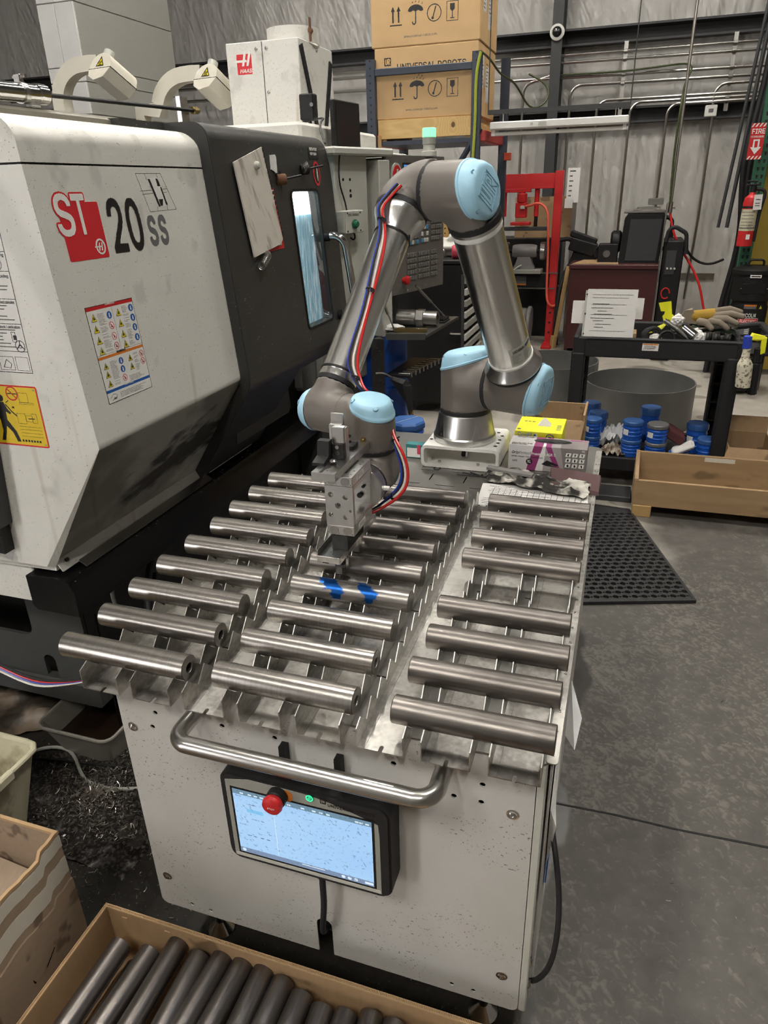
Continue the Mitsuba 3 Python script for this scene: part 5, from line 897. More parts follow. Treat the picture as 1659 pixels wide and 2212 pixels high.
# hot-surface lamps on goosenecks
for i, (dx, dy, sc, lab) in enumerate(((0, 0, 1.0, 'near cream work lamp on a curved square arm above the lathe'), (.30, .16, .97, 'far cream work lamp on a curved square arm above the lathe'))):
    t = thing('work_lamp', lab + ', ' + ('left of two' if i == 0 else 'right of two'), 'lamp', 'work lamps above the lathe')
    o = V(-1.88 + dx + (.04 if i else 0), 2.5 + dy, 1.62)
    arm = [o + V(0, 0, q) for q in (0, .1, .2, .30)] + [o + V(.17 - .17 * math.cos(g_), 0, .33 + .155 * math.sin(g_)) for g_ in np.linspace(.1, 1.5, 9)] + [o + V(.21, 0, .487), o + V(.26, 0, .485)]
    if i: arm = [q + V(.10 * (j > 3), 0, -.05 * (j > 3)) for j, q in enumerate(arm)]
    P_a = np.array(arm); sq = []
    for j, q in enumerate(P_a):
        tg = unit(P_a[min(j + 1, len(P_a) - 1)] - P_a[max(j - 1, 0)]); s_ = np.cross(ey, tg)
        sq.append([q + s_ * a1 * .032 + ey * b1 * .032 for a1, b1 in ((-1, -1), (1, -1), (1, 1), (-1, 1))])
    sq = np.array(sq); k_ = len(sq); ff = [(j * 4 + a1, j * 4 + (a1 + 1) % 4, (j + 1) * 4 + (a1 + 1) % 4, (j + 1) * 4 + a1) for j in range(k_ - 1) for a1 in range(4)]
    part(t, 'arm', (sq.reshape(-1, 3), np.array(ff)), 'lampcream', 'stained cream arm'); e = P_a[-1]
    part(t, 'swivel', cat(cyl(e + V(-.01, 0, 0), e + V(.035, 0, -.005), .022, 14, .002), cyl(e + V(.03, -.02, -.004), e + V(.03, .02, -.004), .016, 12)), 'palegrey')
    hx = unit(V(.94, -.10, -.36)); hs = unit(V(.25, .95, .0) - hx * (V(.25, .95, 0) @ hx)); hu = np.cross(hx, hs); ho = e + V(.045, -.04, -.045)
    dome = [(-.095, 0)] + [(-.090 * math.cos(g_), .025 + .070 * math.sin(g_)) for g_ in np.linspace(0, math.pi, 12)] + [(.095, 0)]
    Xh, Yh = unit(V(.97, .20, -.10)), ez; Yh = unit(ez - Xh * (ez @ Xh)); Zh = np.cross(Xh, Yh)        # dome cross-section faces the camera
    hd = place(prism(dome, .20), ho + V(.075, -.03, -.045), Xh, Yh, Zh); hd = prism(dome, .24, ho + V(.10, -.06, -.045) - unit(V(-.30, -.70, .30)) * .24, Xh, Yh) if False else None
    Wd = unit(V(.18, .85, -.50)); Xc = unit(V(.78, -.55, .0) ); Yc = unit(ez - Wd * (ez @ Wd)); Xc = np.cross(Yc, Wd)
    sc *= .74; mo_ = ho + V(.03, -.08, .01)
    part(t, 'hood', place(prism(dome, .21 * sc), mo_, Xc * sc, Yc * sc, Wd), 'lampcream', 'cream domed hood'); part(t, 'reflector_skirt', place(prism([(-.095, -.003), (.095, -.003), (.085, -.045), (.03, -.075), (-.05, -.06)], .21 * sc), mo_, Xc * sc, Yc * sc, Wd), 'lampcream'); part(t, 'trim_line', place(prism([(-.097, -.004), (.097, -.004), (.097, 0), (-.097, 0)], .212 * sc), mo_, Xc * sc, Yc * sc, Wd), 'ink')
    part(t, 'warning_triangle', place(prism([(-.032, .012), (.032, .012), (0, .068)], .001), mo_ - Wd * .0012, Xc * sc, Yc * sc, Wd), 'yellow'); part(t, 'warning_edge', place(prism(Polygon([(-.034, .010), (.034, .010), (0, .072)]).difference(Polygon([(-.027, .0145), (.027, .0145), (0, .060)])), .0006), mo_ - Wd * .0020, Xc * sc, Yc * sc, Wd), 'ink'); part(t, 'warning_symbol', place(prism(unary_union([LineString([(x_, .022), (x_ + .003, .028), (x_ - .002, .034), (x_ + .002, .042)]).buffer(.0016) for x_ in (-.009, 0, .009)] + [sbox(-.014, .016, .014, .0185)]), .0006), mo_ - Wd * .0022, Xc * sc, Yc * sc, Wd), 'ink')
    part(t, 'rivet', cat(cyl(mo_ + Xc * .094 * sc + Wd * .11 - Yc * .004, mo_ + Xc * .106 * sc + Wd * .11 - Yc * .004, .010, 12), cyl(mo_ + Xc * .03 + Yc * .09 + Wd * .05, mo_ + Xc * .03 + Yc * .115 + Wd * .05, .024, 14)), 'palegrey'); part(t, 'stand', box(o[0] - .04, o[0] + .04, o[1] - .04, o[1] + .04, 0, 1.63), 'grey')
# ------------------------------------------------------------------ rack with cartons
t = thing('pallet_rack', 'dark blue steel rack behind the lathe carrying the cartons', 'rack'); RY = 5.38
for x, y_ in ((-1.285, RY), (-.435, RY), (-1.285, 6.25), (-.365, 6.25)):
    zt = 2.46 if y_ < 6 else 2.52
    part(t, 'upright', cat(box(x - .035, x + .035, y_, y_ + .006, 0, zt), box(x - .035, x - .029, y_, y_ + .06, 0, zt), box(x + .029, x + .035, y_, y_ + .06, 0, zt)), 'navy', 'dark blue upright')
    if y_ < 6: part(t, 'rivet_holes', cat([cyl((x, y_ - .0006, z), (x, y_ + .001, z), .007, 8) for z in np.arange(.2, zt, .05)]), 'hole', kind='stuff')
part(t, 'cross_beam', box(-1.25, -.47, RY + .002, RY + .04, 2.345, 2.395, .004), 'navy', 'dark blue cross beam')
for z in (1.86, .75): part(t, 'side_beam', box(-.46, -.36, RY + .04, 6.25, z, z + .075, .004), 'beamred', 'red beam')
for z in (1.86, .75): part(t, 'side_beam', box(-1.30, -1.22, RY + .04, 6.25, z, z + .075, .004), 'beamred', 'red beam')
part(t, 'beam_connector', box(-.345, -.285, 6.22, 6.28, 1.74, 1.80, .004), 'beamorange'); part(t, 'brace', cyl((-.40, RY + .03, 1.95), (-.75, RY + .10, 1.45), .022, 8), 'navy', 'diagonal brace'); part(t, 'deck', box(-1.25, -.40, RY + .05, 6.25, 1.86, 1.89), 'navy'); part(t, 'deck', box(-1.25, -.40, RY + .05, 6.25, .80, .83), 'navy')
solo('wooden_crate_base', 'knotty plywood crate base under the cartons on the rack', 'crate', cat(box(-1.245, -.455, RY + .045, RY + .065, 1.905, 2.042, .002), box(-1.245, -.455, RY + .065, 6.2, 2.020, 2.042), box(-1.245, -1.18, RY + .065, 6.2, 1.891, 2.02), box(-.52, -.455, RY + .065, 6.2, 1.891, 2.02)), 'ply')
solo('wood_block', 'short wooden block at the left end of the plywood crate base', 'block', box(-1.245, -1.215, RY + .03, RY + .045, 1.60, 1.93, .002), 'wood')
def carton(nm, lab, x0, x1, z0, z1, dz, full):
    t = thing('carton', lab, 'box', 'brown cartons on the rack'); y0 = RY + .055
    part(t, 'body', box(x0, x1, y0, y0 + .70, z0, z1, .006), 'box', 'brown corrugated carton'); part(t, 'seam', box(x1 - .0005, x1 + .0012, y0 + .33, y0 + .334, z0 + .02, z1 - .02), 'flute')
    w_ = x1 - x0; cx = (x0 + x1) / 2; F = y0
    def P2(g, m_, nm_): part(t, nm_, prism(g, .0008, (0, F, 0), ex, ez), m_)
    if full or True:
        zt = z0 + .335
        part(t, 'brand_text', text('UNIVERSAL ROBOTS', .043, (cx - .235, F, zt), ex, ez, .0008, .55, True), 'ink'); part(t, 'logo', ur_logo((cx - .335, F, zt + .035), ex, ez, .055, .0008), 'ink')
        part(t, 'web_text', text('www.universal-robots.com', .016, (cx - .165, F, z0 + .055), ex, ez, .0008, .26), 'inktext')
        zz = z0 + .135; ic = []
        for x in (cx - .25, cx - .205): ic += [sbox(x - .006, zz + .02, x + .006, zz + .095), Polygon([(x - .016, zz + .092), (x + .016, zz + .092), (x, zz + .125)])]
        ic.append(sbox(cx - .275, zz, cx - .18, zz + .008))
        ux = cx - .07; ic += [Polygon([(ux - .06, zz + .085)] + [(ux - .06 * math.cos(g_), zz + .085 + .04 * math.sin(g_)) for g_ in np.linspace(0, math.pi, 14)] + [(ux + .04, zz + .080), (ux + .02, zz + .09), (ux, zz + .080), (ux - .02, zz + .09), (ux - .04, zz + .080)]), LineString([(ux, zz + .12), (ux, zz + .01), (ux - .01, zz), (ux - .022, zz + .004), (ux - .024, zz + .015)]).buffer(.004)] + [Polygon([(ux + a_, zz + .135 + b_), (ux + a_ + .008, zz + .135 + b_), (ux + a_ + .010, zz + .148 + b_)]) for a_, b_ in ((-.03, 0), (-.005, .005), (.02, 0), (.045, -.01), (.01, .022), (.035, .015))]
        rx = cx + .075; ic += [disc2(rx, zz + .062, .056, 10).difference(disc2(rx, zz + .062, .050, 10)), LineString([(rx - .012, zz + .03), (rx + .012, zz + .10)]).buffer(.004), disc2(rx - .012, zz + .03, .009)]
        gx = cx + .215; ic += [sbox(gx - .045, zz, gx + .045, zz + .125).difference(sbox(gx - .041, zz + .004, gx + .041, zz + .121)), Polygon([(gx - .018, zz + .11), (gx + .018, zz + .11), (gx + .018, zz + .075), (gx, zz + .058), (gx - .018, zz + .075)]), sbox(gx - .003, zz + .02, gx + .003, zz + .06), sbox(gx - .016, zz + .016, gx + .016, zz + .022)]
        P2(unary_union(ic), 'ink', 'handling_symbols')
    for q, (a_, b_) in enumerate(((.10, .22), (.30, .42), )):
        part(t, 'side_label', box(x1 - .0002, x1 + .001, y0 + a_, y0 + b_, z0 + .20 - .09 * q, z0 + .42 - .06 * q), 'paper', 'white label'); part(t, 'label_print', cat([box(x1 + .001, x1 + .0014, y0 + a_ + .015, y0 + b_ - .02 - RNG.uniform(0, .04), z0 + .16 + dz_, z0 + .168 + dz_) for dz_ in np.arange(.06, .22, .025)]), 'inktext')
    return t
carton('a', 'lower brown carton on the plywood crate base, behind the blue cross beam', -1.262, -.432, 2.044, 2.535, 0, True)
carton('b', 'upper brown carton stacked on another, cut off by the top of the picture', -1.284, -.425, 2.537, 3.02, 0, True)
t = thing('extension_cord', 'yellow-green cord draped down the right upright of the rack', 'cord'); part(t, 'cord', tube(spl([(-.40, RY - .02, 2.45), (-.418, RY - .02, 2.38), (-.432, RY - .02, 2.1), (-.44, RY - .02, 1.8), (-.46, RY - .02, 1.4), (-.47, RY - .03, .9), (-.50, RY - .05, .012)], 40), .011, 8), 'yellowgreen'); part(t, 'loop', tube(spl([(-.40, RY - .02, 2.45), (-.36, 5.6, 2.41), (-.33, 5.75, 2.36), (-.28, 6.0, 2.33), (-.22, 6.3, 2.24), (-.13, 6.4, 2.15), (-.04, 6.45, 2.19), (-.02, 6.5, 2.28), (-.2, 6.5, 2.42)], 40), .008, 8), 'olive')
t = thing('caulk_bottle', 'small red and white bottle with a spout beside the rack upright', 'bottle'); part(t, 'bottle', cyl((-1.40, 5.3, 1.86), (-1.40, 5.3, 1.97), .034, 18, .004), 'white'); part(t, 'cap', cyl((-1.40, 5.3, 1.97), (-1.40, 5.3, 2.03), .026, 16, .004), 'red'); part(t, 'spout', tube(np.array([(-1.40, 5.3, 2.03), (-1.40, 5.3, 2.12), (-1.385, 5.3, 2.15), (-1.365, 5.3, 2.155)]), .006, 8), 'palegrey'); part(t, 'label', cyl((-1.40, 5.3, 1.90), (-1.40, 5.3, 1.94), .0346, 18), 'ink'); part(t, 'stand', box(-1.46, -1.33, 5.22, 5.40, 0, 1.86), 'girt')
solo('rack_post_tool', 'black handled tool leaning on the rack brace', 'tool', cat(cyl((-.70, 5.1, 1.75), (-.62, 5.1, 1.90), .03, 14, .006), cyl((-.64, 5.1, 1.86), (-.45, 5.3, 1.45), .018, 10)), 'black') if False else None
# pegboard and tool chest
t = thing('tool_chest', 'black rolling tool chest with open grey drawer fronts', 'tool chest'); tx0, tx1, ty0 = -.66, -.25, 4.2
part(t, 'body', box(-1.0, tx1 - .01, ty0, 4.9, .08, 1.06, .006), 'black'); part(t, 'top_tray', box(-1.0, tx1, ty0 - .01, 4.9, 1.06, 1.085, .004), 'black')
for i in range(9): part(t, 'drawer_front', box(tx1 - .006, tx1 + .018, ty0 + .05, 4.85, .30 + .078 * i, .30 + .078 * i + .045, .004), 'palegrey' if i % 2 else 'grey', 'grey drawer front')
part(t, 'handle', tube(fillet_path([(-.33, ty0 - .004, .60), (-.33, ty0 - .04, .60), (-.25, ty0 - .04, .60), (-.25, ty0 - .004, .60)], .012), .007, 8), 'steel'); part(t, 'label', box(tx1 + .001, tx1 + .003, ty0 + .08, ty0 + .2, .98, 1.03), 'paper')
for x in (-.9, -.35): part(t, 'caster', cyl((x, 4.3, .04), (x + .03, 4.3, .04), .04, 14), 'black')
for x in (-.9, -.35): part(t, 'caster', cyl((x, 4.8, .04), (x + .03, 4.8, .04), .04, 14), 'black')
solo('chest_bottle', 'pink and clear bottle lying among parts on the black tool chest', 'bottle', cat(cyl((-.36, 4.32, 1.13), (-.25, 4.35, 1.13), .044, 18, .01), cyl((-.25, 4.35, 1.13), (-.22, 4.36, 1.13), .018, 12)), 'pink'); solo('steel_hose_clamp', 'bright steel ring standing on the black tool chest', 'ring', place(trimesh.creation.torus(.036, .006, major_sections=22, minor_sections=8), (-.43, 4.25, 1.125), ex, unit(V(0, .2, 1))), 'chrome')
solo('plastic_bag', 'clear plastic bag of parts heaped on the tool chest', 'bag', place(trimesh.Trimesh(*(lambda s: (s.vertices * (1 + .6 * (meshkit.noise(s.vertices * 2.2, 8)[:, None] - .5)) * [.13, .12, .085], s.faces))(trimesh.creation.icosphere(3)), process=False), (-.40, 4.55, 1.15)), 'palegrey')
t = thing('pegboard', 'orange-brown pegboard panel behind the operator panel', 'pegboard'); part(t, 'board', box(-1.1, -.36, 4.92, 4.935, 1.09, 1.62), 'board'); part(t, 'peg_holes', cat([cyl((x, 4.9195, z), (x, 4.921, z), .006, 6) for x in np.arange(-.80, -.37, .035) for z in np.arange(1.11, 1.60, .035)]), 'hole', kind='stuff'); part(t, 'post', box(-.9, -.86, 4.94, 4.97, 0, 1.6), 'girt')
solo('lever_bar', 'thin dark steel bar standing in front of the tool chest', 'bar', cyl((-.215, 4.10, .01), (-.235, 4.12, 1.0), .011, 8), 'girt')
# shop press with grinder
t = thing('shop_press', 'red steel H-frame shop press against the far wall', 'press'); PY = 6.9
part(t, 'top_beam', box(-.72, .06, PY + .002, PY + .08, 1.50, 1.635, .003), 'red', 'red top beam'); part(t, 'post', box(.05, .128, PY - .02, PY + .09, 0.02, 1.655, .003), 'red', 'red post'); part(t, 'post', box(-.80, -.72, PY - .02, PY + .09, 0.02, 1.655, .003), 'red', 'red post')
for z in (.10, .20, .30): part(t, 'pin_hole', cyl((.088, PY - .0206, z + .03), (.088, PY - .019, z + .03), .011, 12), 'hole')
part(t, 'ram_plate', box(-.44, -.18, PY, PY + .08, 1.47, 1.505, .003), 'red'); part(t, 'jack', cat(box(-.32, -.21, PY - .01, PY + .08, 1.24, 1.38, .006), cyl((-.262, PY + .03, 1.38), (-.262, PY + .03, 1.46), .05, 20, .006), cyl((-.262, PY + .03, 1.44), (-.262, PY + .03, 1.475), .03, 16), box(-.36, -.17, PY - .03, PY + .10, 1.17, 1.20, .004)), 'red', 'red bottle jack')
part(t, 'spring', cyl((-.02 - .10, PY + .05, 1.25), (-.12, PY + .05, 1.50), .024, 14), 'red'); part(t, 'spring_rod', cyl((-.12, PY + .05, 1.15), (-.12, PY + .05, 1.25), .018, 10), 'black'); part(t, 'spring', cyl((-.44, PY + .05, 1.25), (-.44, PY + .05, 1.50), .024, 14), 'red')
part(t, 'press_bar', box(-.60, .0, PY - .02, PY + .06, 1.12, 1.155, .003), 'girt'); part(t, 'bed', box(-.72, .06, PY - .03, PY + .10, .58, .72, .004), 'black', 'black bed channel'); part(t, 'bed_edge', cat(box(-.72, .14, PY - .034, PY - .03, .715, .728), box(-.72, .12, PY - .034, PY - .03, .565, .578)), 'steel')
part(t, 'bed_label', box(-.50, -.17, PY - .0315, PY - .03, .615, .69), 'inktext'); part(t, 'bed_label', box(-.50, -.17, PY - .0315, PY - .03, .600, .615), 'orange')
for x in (-.76, .09): part(t, 'foot', box(x - .05, x + .05, PY - .25, PY + .30, 0, .03, .004), 'red')
part(t, 'air_line', tube(spl([(-.215, PY - .02, 1.345), (-.16, PY - .04, 1.355), (-.09, PY - .05, 1.37), (-.02, PY - .06, 1.33), (.015, PY - .07, 1.20), (.03, PY - .08, 1.0), (.04, PY - .08, .75), (.05, PY - .08, .52), (.075, PY - .08, .43), (.12, PY - .05, .40), (.16, PY, .44), (.17, PY + .02, .52), (.155, PY + .03, .60)], 70), .012, 8), 'coral', 'coral air hose'); part(t, 'fitting', cyl((-.235, PY - .015, 1.34), (-.17, PY - .035, 1.352), .011, 10), 'brass'); part(t, 'valve_block', box(-.27, -.225, PY - .03, PY, 1.32, 1.35, .003), 'palegrey')
t = thing('bench_grinder', 'grey bench grinder sitting on the press bed', 'grinder'); g0 = V(-.20, PY - .03, .93)
part(t, 'motor', lathe([(0, -.12), (.055, -.12), (.062, -.10), (.067, -.05), (.067, .05), (.062, .10), (.055, .12), (0, .12)], g0, ex, 28), 'grinder'); part(t, 'pedestal', prism([(-.11, -.17), (.11, -.17), (.085, -.12), (.06, -.05), (-.06, -.05), (-.085, -.12)], .11, g0 + V(0, .055, 0), ex, ez), 'grinder')
for s_ in (-1, 1): part(t, 'wheel_guard', cyl(g0 + V(s_ * .155, 0, 0), g0 + V(s_ * .205, 0, 0), .085, 28, .006), 'steel'); part(t, 'wheel_shaft', cyl(g0 + V(s_ * .11, 0, 0), g0 + V(s_ * .16, 0, 0), .02, 12), 'black')
part(t, 'mains_cord', tube(spl([g0 + V(-.02, -.06, -.13), g0 + V(-.06, -.09, -.15), g0 + V(-.13, -.10, -.23), g0 + V(-.17, -.08, -.33)], 16), .007, 8), 'palegrey'); part(t, 'base_board', box(-.50, -.02, PY - .14, PY + .06, .722, .76, .003), 'grey')
solo('cardboard_backing', 'brown cardboard sheet standing behind the shop press', 'cardboard', box(-.40, .20, 7.45, 7.46, 1.02, 1.42), 'card'); solo('dark_cabinet', 'dark steel cabinet in the shadow behind the shop press', 'cabinet', box(-.75, .12, 7.35, 7.8, 0, 1.018, .004), 'black'); t = thing('wall_notice', 'white notice sheets pinned on a board right of the press', 'paper'); part(t, 'sheet', box(.13, .25, 7.3, 7.304, 1.36, 1.68), 'paper'); part(t, 'sheet', box(.12, .20, 7.29, 7.294, 1.31, 1.40), 'paper'); part(t, 'print', cat([box(.15, .15 + RNG.uniform(.02, .06), 7.2985, 7.3, z, z + .012) for z in np.arange(1.42, 1.66, .045)]), 'inktext'); part(t, 'stand', box(.20, .24, 7.31, 7.34, 0, 1.68), 'steel')
solo('motor_on_floor', 'old grey electric motor on the floor under the press bed', 'motor', cat(cyl((-.36, 6.9, .22), (-.14, 6.9, .22), .15, 24, .02), cyl((-.14, 6.9, .22), (-.10, 6.9, .22), .17, 24, .01), box(-.34, -.12, 6.8, 7.0, 0, .08)), 'grinder')
solo('wooden_pole', 'wooden pole leaning between the press and the maroon desk', 'pole', cat(obox((.205, 6.75, .40), unit(V(1, 0, -.11)), ey, unit(V(.11, 0, 1)), .042, .03, .80, .004), cyl((.15, 6.75, .0), (.16, 6.75, .12), .035, 10)), 'wood')
# maroon desk and the things on it
t = thing('maroon_desk', 'dark maroon laminate desk turned sideways by the wall', 'desk'); part(t, 'side', box(.285, 1.075, 6.5, 6.53, .05, .80, .004), 'maroon'); part(t, 'top', box(.275, 1.085, 6.48, 7.15, .80, .842, .006), 'maroon'); part(t, 'back', box(.30, 1.06, 7.1, 7.13, .05, .80), 'maroon'); part(t, 'end', box(1.045, 1.075, 6.53, 7.1, 0, .80), 'maroon'); part(t, 'end', box(.285, .315, 6.53, 7.1, 0, .80), 'maroon'); part(t, 'edge_strip', box(1.072, 1.084, 6.46, 6.50, .05, 1.36), 'steel')
solo('desk_cardboard', 'flat brown cardboard piece lying on the maroon desk', 'cardboard', prism([(.30, 6.49), (.72, 6.49), (.68, 7.05), (.42, 7.08)], .006, (0, 0, .843)), 'card')
t = thing('generator', 'large black generator standing on the maroon desk', 'machine'); part(t, 'body', prism([(.0, 0), (.36, 0), (.385, .40), (.36, .43), (.05, .43), (.02, .38)], .40, (.71, 7.02, .843), ex, ez), 'black', 'black angled housing'); part(t, 'panel', prism([(.06, .02), (.33, .02), (.352, .38), (.075, .38)], .006, (.71, 6.62, .845), ex, ez), 'girt', 'dark grey front plate'); part(t, 'motor', cyl((.62, 6.82, 1.02), (.72, 6.82, 1.02), .10, 20, .02), 'black'); part(t, 'lid', obox((.90, 6.8, 1.285), ex, ey, ez, .36, .34, .02, .004), 'steel'); part(t, 'front_box', box(.52, .70, 6.62, 6.80, .843, 1.01, .006), 'black'); part(t, 'dial', cyl((.60, 6.62, .925), (.60, 6.612, .925), .032, 20), 'steel'); part(t, 'handle', tube(fillet_path([(1.06, 6.8, 1.24), (1.15, 6.8, 1.22), (1.165, 6.8, .98), (1.08, 6.8, .95)], .05), .018, 10), 'black')
for i, (x0, x1, z) in enumerate(((.80, 1.0, 1.30), (.83, 1.03, 1.315), (.92, 1.05, 1.345))): solo('metal_part', f'bright flat metal part in the pile on top of the generator, {ordinal(i)} from the bottom', 'metal part', box(x0, x1, 6.70, 6.85, z - .004, z + (.01 if i < 2 else .05), .003), 'steel', 'metal parts on the generator')
solo('black_pump', 'black machine unit with bent levers on the left of the desk', 'machine', cat(obox((.36, 6.95, .965), unit(V(1, 0, -.28)), ey, unit(V(.28, 0, 1)), .26, .16, .12, .01), obox((.36, 6.95, 1.05), unit(V(1, 0, -.35)), ey, unit(V(.35, 0, 1)), .27, .1, .06, .01), box(.28, .50, 6.9, 7.05, .843, .91)), 'black')
solo('coiled_lead', 'coil of black lead between the pump and the generator', 'cable', cat([place(trimesh.creation.torus(.055 + .006 * i, .009, major_sections=24, minor_sections=6), (.53 + .015 * i, 6.86 + .01 * i, .92), unit(V(1, .3, .0)), ez) for i in range(4)]), 'rubber'); solo('black_hose_loop', 'thick black hose arching down left of the maroon desk', 'hose', tube(spl([(.13, 7.0, 1.02), (.22, 7.0, 1.03), (.28, 6.98, .97), (.27, 6.95, .86), (.20, 6.9, .70), (.17, 6.85, .55), (.18, 6.8, .02)], 40), .02, 8), 'rubber')
# welder, bottle, hoses, column of kit at the right
t = thing('welder_cart', 'slim black welder with cable ends right of the maroon desk', 'welder'); part(t, 'case', box(1.10, 1.26, 6.3, 6.8, .12, 1.06, .01), 'black'); part(t, 'handle', tube(fillet_path([(1.10, 6.3, 1.05), (1.12, 6.3, 1.20), (1.26, 6.3, 1.12), (1.28, 6.3, .95)], .05), .017, 10), 'rubber'); part(t, 'dial_plate', box(1.12, 1.20, 6.295, 6.30, .78, .98), 'girt'); part(t, 'knob', cat([cyl((1.14 + .03 * i, 6.295, .83), (1.14 + .03 * i, 6.28, .83), .009, 10) for i in range(3)]), 'palegrey'); part(t, 'red_lead', tube(np.array([(1.15 + .035 * math.cos(g_), 6.27, .62 + .045 * math.sin(g_)) for g_ in np.linspace(0, 5.5, 24)]), .006, 6), 'red'); part(t, 'wheel', cyl((1.10, 6.4, .10), (1.26, 6.4, .10), .10, 18), 'rubber')
solo('floor_hose', 'black welding lead trailing over the floor behind the tool cart', 'cable', tube(spl([(1.19, 6.3, .30), (1.25, 6.1, .16), (1.40, 6.0, .12), (1.55, 5.9, .16), (1.68, 5.9, .30), (1.76, 5.95, .6), (1.70, 6.0, .85)], 40), .018, 8), 'rubber'); solo('wall_lead', 'black lead slung from the welder to the gas bottle', 'cable', tube(spl([(1.26, 6.35, 1.02), (1.36, 6.4, .90), (1.48, 6.4, .86), (1.60, 6.4, .90)], 24), .011, 8), 'black')
solo('gas_bottle', 'dark red gas bottle leaning behind the green rack post', 'gas bottle', cat(lathe([(0, 0), (.075, 0), (.075, .98), (.055, 1.07), (.022, 1.11), (.022, 1.15), (0, 1.15)], (1.66, 6.1, 0), unit(V(.05, .0, 1)), 24), cyl((1.715, 6.1, 1.14), (1.72, 6.1, 1.26), .035, 14)), 'maroon2')
solo('dark_hose_bundle', 'bundle of thick dark hoses hanging beside the green rack post', 'hoses', cat([tube(spl([(1.60 + .02 * i, 5.62, 2.6), (1.585 + .03 * i, 5.6, 2.1), (1.55 + .035 * i, 5.6, 1.6), (1.60 + .02 * i, 5.65, 1.15), (1.57 + .03 * i, 5.7, .7), (1.53 + .04 * i, 5.75, .05)], 40), .022, 8) for i in range(3)]), 'rubber')
t = thing('rack_post', 'green perforated pallet-rack post at the right edge', 'rack'); part(t, 'post', obox((1.645, 5.5, 1.6), ex, ey, ez, .085, .07, 3.2, .004), 'green', 'green post'); part(t, 'slots', cat([hull([(1.622 + dx_, 5.464, z - .012), (1.632 + dx_, 5.464, z - .012), (1.618 + dx_, 5.464, z + .012), (1.636 + dx_, 5.464, z + .012), (1.622 + dx_, 5.4655, z - .012), (1.636 + dx_, 5.4655, z + .012), (1.618 + dx_, 5.4655, z + .012)]) for z in np.arange(.3, 3.1, .05) for dx_ in (0, .033)]), 'hole', kind='stuff'); part(t, 'beam', box(1.69, 3.2, 5.48, 5.56, 1.99, 2.09, .004), 'beamorange', 'orange beam'); part(t, 'beam_plate', box(1.66, 1.75, 5.45, 5.47, 1.96, 2.12, .003), 'beamorange'); part(t, 'post', obox((3.1, 5.5, 1.6), ex, ey, ez, .085, .07, 3.2, .004), 'green'); part(t, 'brace', cat(cyl((1.58, 5.56, 3.1), (1.50, 5.62, 1.2), .014, 8), cyl((1.56, 5.56, 3.1), (1.44, 5.64, 1.2), .012, 8)), 'girt', 'dark braces')
t = thing('fire_sign', 'red and white FIRE EXTINGUISHER sign with a down arrow on the green post', 'sign'); part(t, 'board', box(1.520, 1.612, 5.30, 5.303, 1.66, 1.885), 'red'); part(t, 'bracket', box(1.604, 1.611, 5.303, 5.466, 1.74, 1.80), 'steel') 
def SG(g, m_, nm_): part(t, nm_, prism(g, .0008, (0, 5.2998, 0), ex, ez), m_)
clip = sbox(1.520, 1.66, 1.612, 1.885)
SG(unary_union([Polygon([(1.520 + .024 * i, 1.862), (1.530 + .024 * i, 1.862), (1.545 + .024 * i, 1.885), (1.535 + .024 * i, 1.885)]).intersection(clip) for i in range(-1, 5)] + [Polygon([(1.520 + .024 * i, 1.66), (1.530 + .024 * i, 1.66), (1.545 + .024 * i, 1.682), (1.535 + .024 * i, 1.682)]).intersection(clip) for i in range(-1, 5)]), 'white', 'stripes'); part(t, 'word', text('FIRE', .030, (1.526, 5.2998, 1.820), ex, ez, .0008, .082, True), 'white'); part(t, 'word', text('EXTINGUISHER', .011, (1.526, 5.2998, 1.796), ex, ez, .0008, .082, True), 'white')
SG(unary_union([sbox(1.547, 1.735, 1.587, 1.785), Polygon([(1.532, 1.737), (1.602, 1.737), (1.567, 1.692)])]).difference(sbox(1.557, 1.735, 1.577, 1.775)), 'white', 'arrow')
t = thing('fire_extinguisher', 'red fire extinguisher with a white tag hanging on the green post', 'fire extinguisher'); fx, fy = 1.60, 5.30
